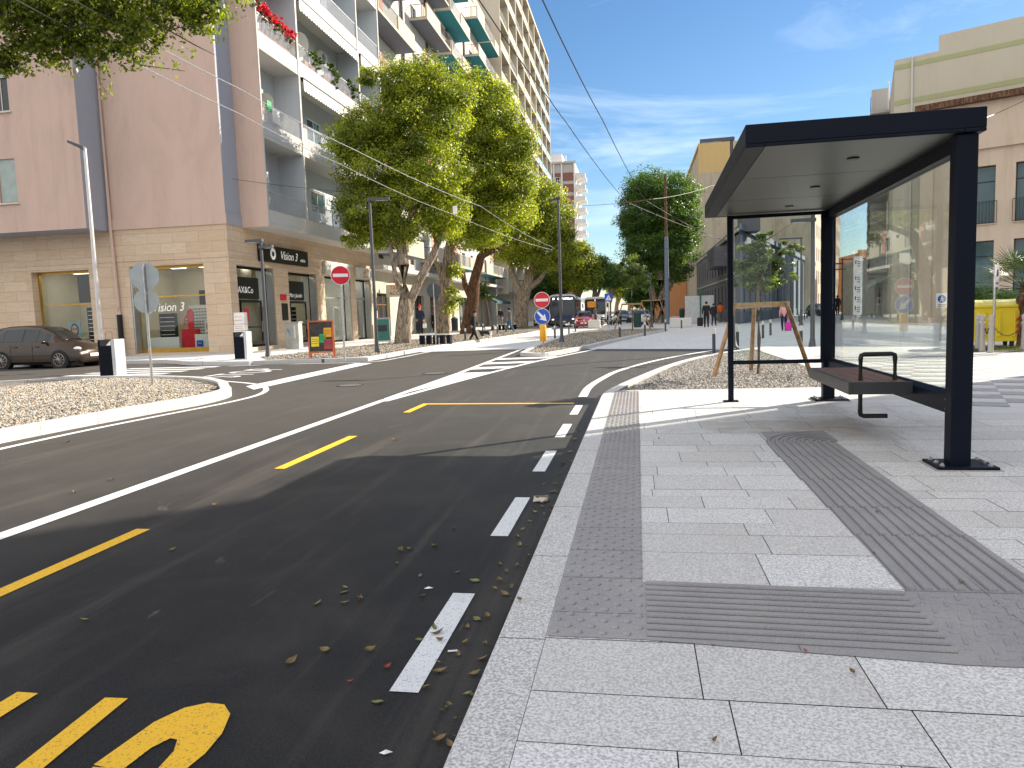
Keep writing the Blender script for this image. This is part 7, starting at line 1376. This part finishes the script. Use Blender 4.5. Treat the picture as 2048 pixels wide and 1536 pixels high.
g, h = hgt(1441, 645, 604); person('person in an orange hi-vis jacket half hidden behind the slim shelter post', g, h, R(190), mild, 'hivis', 'cloth_grey')
g, h = hgt(1675, 630, 590); person('person in dark blue far up the side street seen through the glass', g, h, R(180), mild, 'cloth_navy', 'cloth_navy')
g, h = hgt(1191, 652, 613); person('person with reddish hair in a striped grey top right of the red car', g, h, R(60), mild, 'cloth_grey', 'cloth_black', hair='hair_red')
g, h = hgt(1377, 638, 606); person('small dark figure left of the white hoarding', g, h, R(90), mild, 'cloth_black', 'cloth_black')
g, h = hgt(1002, 655, 617); person('dark figure in the shade of the shop awning', (g[0], g[1], .1), h, R(0), {}, 'cloth_black', 'cloth_grey')
# black and white dog on a lead, walking to the right
g = G(974, 684); k = .55; t = thing('dog', 'small black and white dog trotting on a lead ahead of the person in black', 'dog', g, R(-12))
J = dict(rump=(-.24, 0, .40), loin=(-.08, 0, .41), chest=(.14, 0, .38), withers=(.20, 0, .45), neck=(.27, 0, .54), skull=(.33, 0, .62), muzzle=(.44, 0, .59), tail=(-.34, 0, .48), tail2=(-.40, 0, .60), fsL=(.17, .07, .33), felL=(.15, .07, .22), fpL=(.22, .07, .10), ffL=(.27, .07, .02), fsR=(.17, -.07, .33), felR=(.16, -.07, .2), fpR=(.10, -.07, .10), ffR=(.10, -.07, .02), hsL=(-.22, .07, .32), hkL=(-.17, .07, .22), hhL=(-.30, .07, .13), hfL=(-.27, .07, .02), hsR=(-.22, -.07, .32), hkR=(-.12, -.07, .22), hhR=(-.20, -.07, .12), hfR=(-.13, -.07, .02), earL=(.30, .05, .71), earR=(.30, -.05, .71))
rd = dict(rump=.075, loin=.075, chest=.10, withers=.075, neck=.055, skull=.06, muzzle=.028, tail=.022, tail2=.014, earL=.014, earR=.014)
for q in J: rd.setdefault(q, .045 if q[:2] in ('fs', 'hs') else .028 if q[:3] in ('fel',) or q[:2] == 'hk' else .018)
E_ = [('rump', 'loin'), ('loin', 'chest'), ('chest', 'withers'), ('withers', 'neck'), ('neck', 'skull'), ('skull', 'muzzle'), ('rump', 'tail'), ('tail', 'tail2'), ('skull', 'earL'), ('skull', 'earR')]
for s_ in 'LR': E_ += [('chest', 'fs'+s_), ('fs'+s_, 'fel'+s_), ('fel'+s_, 'fp'+s_), ('fp'+s_, 'ff'+s_), ('rump', 'hs'+s_), ('hs'+s_, 'hk'+s_), ('hk'+s_, 'hh'+s_), ('hh'+s_, 'hf'+s_)]
sc_ = 1.25; me = skin_mesh('body', {a: tuple(c*sc_ for c in v) for a, v in J.items()}, E_, {a: v*sc_ for a, v in rd.items()}, 1); me.materials.clear(); [me.materials.append(MAT[q]) for q in ('fur_black', 'fur_white')]
for p in me.polygons:
    c = p.center/sc_; p.use_smooth = True; p.material_index = 1 if (c.z < .25 or c.x > .36 or (c.x > .17 and c.z < .48) or c.x < -.36 or (abs(c.y) < .02 and c.x > .28 and c.z > .6)) else 0
o = bpy.data.objects.new('body', me); COL.objects.link(o); o.parent = t
m = MB(); a = Vector((g[0]+.32, g[1]-.07, .62)); b = Vector((gw[0]+.28, gw[1], .95)); m.sweep([tuple(a.lerp(b, f_)-Vector((0, 0, .25*f_*(1-f_)))) for f_ in (0, .25, .5, .75, 1)], [.008]*5, 5); tag(m.build('dog_lead', 'cloth_black'), 'dark lead between the striding person in black and the dog', 'lead')

# ------------------------------------------------------------------ manholes, leaves, litter
for px, py, r_, lb in ((870, 747, .33, 'round manhole cover near the start of the hatched area'), (700, 771, .30, 'round manhole cover left of the stop line, surrounded by patched asphalt')):
    g = G(px, py); t = thing('manhole_cover', lb, 'manhole cover', g, 0, 'round manhole covers'); m = MB(); m.cyl((0, 0, .001), (0, 0, .007), r_, n=28); m.build('cover', 'cast_iron', t); m = MB()
    for i in range(-4, 5):
        for j in range(-4, 5):
            if math.hypot(i, j)*.07 < r_-.05: m.box(i*.07-.02, i*.07+.02, j*.07-.02, j*.07+.02, .0071, .010)
    m.build('tread', 'galvanised', t)
g = G(760, 799); m = MB(); m.cyl((g[0], g[1], .0), (g[0], g[1], .006), .07, n=18); tag(m.build('valve_cap', 'brown_bark'), 'small round brown cap on the edge of the white line', 'cap')
rl = random.Random(11)
def leafmesh(name, ln, wd, curl, mat):
    m = MB(); n = 6; vs = []
    for i in range(n+1): f_ = i/n; w_ = wd*math.sin(math.pi*min(1, f_*1.02+.0))*(1-.25*f_); x = (f_-.5)*ln; z = curl*((f_-.5)**2)*4*ln*.25; vs += [(x, -w_, z+w_*.5*curl+.003), (x, 0, z+.002), (x, w_, z+w_*.7*curl+.003)]
    fs = []
    for i in range(n): a = i*3; fs += [(a, a+1, a+4, a+3), (a+1, a+2, a+5, a+4)]
    m.add(vs, fs); return m.build(name, mat)
protos = [leafmesh('fallen_leaf', .075, .019, 1.0, 'leaf_dry'), leafmesh('fallen_leaf', .065, .017, .6, 'leaf_olive'), leafmesh('fallen_leaf', .05, .012, 1.4, 'leaf_reddish'), leafmesh('fallen_leaf', .08, .022, .3, 'leaf_olive'), leafmesh('fallen_leaf', .06, .02, 1.8, 'leaf_dry')]
cl = ['dry brown', 'olive green', 'small reddish', 'broad olive', 'curled brown']
spots = [(755, 1405, 3), (168, 1240, 1), (868, 1255, 1), (838, 1280, 1), (875, 1268, 0), (880, 1282, 4), (690, 1175, 1), (688, 1185, 3), (720, 1200, 4), (636, 1208, 1), (690, 1207, 0), (820, 1100, 0), (800, 1103, 4), (870, 1093, 0), (793, 1128, 0), (840, 1152, 1), (915, 1145, 1), (950, 1162, 3), (845, 1192, 1), (935, 1255, 0), (955, 1240, 1), (930, 1288, 4), (915, 1310, 0), (880, 1345, 0), (850, 1378, 4), (702, 1365, 2), (775, 1335, 2), (582, 1325, 0), (652, 1302, 0), (740, 1305, 4), (908, 1058, 1), (1000, 1130, 0), (1012, 1145, 4), (1035, 1075, 0), (1040, 1090, 1), (1070, 1025, 0), (1085, 1015, 0), (1105, 985, 1), (1110, 970, 4), (1125, 930, 0), (1140, 905, 0), (990, 1180, 4), (1010, 1190, 0), (975, 1235, 4), (965, 1320, 0), (948, 1350, 0), (900, 1490, 0), (880, 1485, 4), (955, 1395, 1), (970, 1290, 4), (1150, 880, 0), (1158, 862, 4), (1045, 1060, 0), (1120, 950, 4), (1060, 1043, 1), (1000, 1165, 4), (620, 905, 0), (430, 1010, 0), (150, 985, 0), (225, 960, 0), (135, 885, 0), (790, 880, 0), (345, 1100, 0)]
used = set()
for k, (px, py, kd) in enumerate(spots):
    g = G(px, py, .005); lb = cl[kd]+' fallen leaf on the asphalt'
    if px > 940: lb = cl[kd]+' fallen leaf in the gutter along the kerb'
    elif py < 1020: lb = cl[kd]+' fallen leaf on the sunlit road'
    elif 780 < px < 960 and py > 1230: lb = cl[kd]+' fallen leaf beside or on the nearest white dash'
    elif px < 600: lb = cl[kd]+' fallen leaf on the shaded road by the yellow letters'
    p_ = protos[kd]
    if kd not in used: o = p_; used.add(kd)
    else: o = p_.copy(); COL.objects.link(o)
    sc_ = rl.uniform(.55, .95)*(1.0 if py > 1000 else 1.3); o.location = g; o.rotation_euler = (rl.uniform(-.3, .3), rl.uniform(-.2, .2), rl.uniform(0, 6.28)); o.scale = (sc_,)*3; tag(o, lb, 'leaf', 'fallen leaves on the road')
for k in range(60):   # leaf drift in the gutter
    y = 2.0+7.5*rl.random()**1.3; kd = rl.choice((0, 0, 4, 1)); o = protos[kd].copy(); COL.objects.link(o); o.location = (-.60-abs(rl.gauss(0, .07)), y, .005+.008*rl.random()); o.rotation_euler = (rl.uniform(-.6, .6), rl.uniform(-.4, .4), rl.uniform(0, 6.28)); sc_ = rl.uniform(.25, .6); o.scale = (sc_,)*3; tag(o, cl[kd]+' fallen leaf in the gutter along the kerb', 'leaf', 'fallen leaves on the road')
for px, py, kd in ((1427, 1292, 2), (1612, 1303, 2), (1748, 1107, 2), (1922, 1166, 4), (1754, 1026, 4), (1706, 1346, 4), (1318, 878, 4), (1040, 1200, 4), (1430, 1483, 4), (1130, 1033, 1)):
    g = G(px, py, .157); o = protos[kd].copy(); COL.objects.link(o); o.location = g; o.rotation_euler = (.2, 0, rl.uniform(0, 6.28)); o.scale = (.45,)*3; tag(o, cl[kd]+' leaf scrap on the pale pavement slabs', 'leaf', 'leaf scraps on the pavement')
for px, py, w_, lb in ((857, 1178, .05, 'curved white scrap of litter left of the nearest white dash'), (771, 1508, .045, 'clear plastic scrap near the bottom edge'), (905, 1305, .05, 'white cigarette end in the gutter')):
    g = G(px, py, .004); m = MB()
    if 'cigarette' in lb: m.cyl((-.02, 0, .005), (.02, .01, .005), .004, n=8)
    else: m.add([(-w_/2, 0, .002), (0, -.012, .006), (w_/2, .01, .003), (0, .006, .012)], [(0, 1, 2, 3)])
    o = m.build('litter_scrap', 'litter_white'); o.location = g; tag(o, lb, 'litter')
g = G(1083, 1003, .004); m = MB(); rg2 = random.Random(5); vs = [(rg2.uniform(-.06, .06), rg2.uniform(-.05, .05), rg2.uniform(.0, .05)) for _ in range(26)]; m.add(vs, [tuple(rg2.sample(range(26), 3)) for _ in range(34)]); plain('crumpled_film', (.45, .40, .33), .4); o = m.build('crumpled_wrapper', 'crumpled_film'); o.location = g; tag(o, 'crumpled translucent wrapper in the gutter beside the kerb', 'litter')
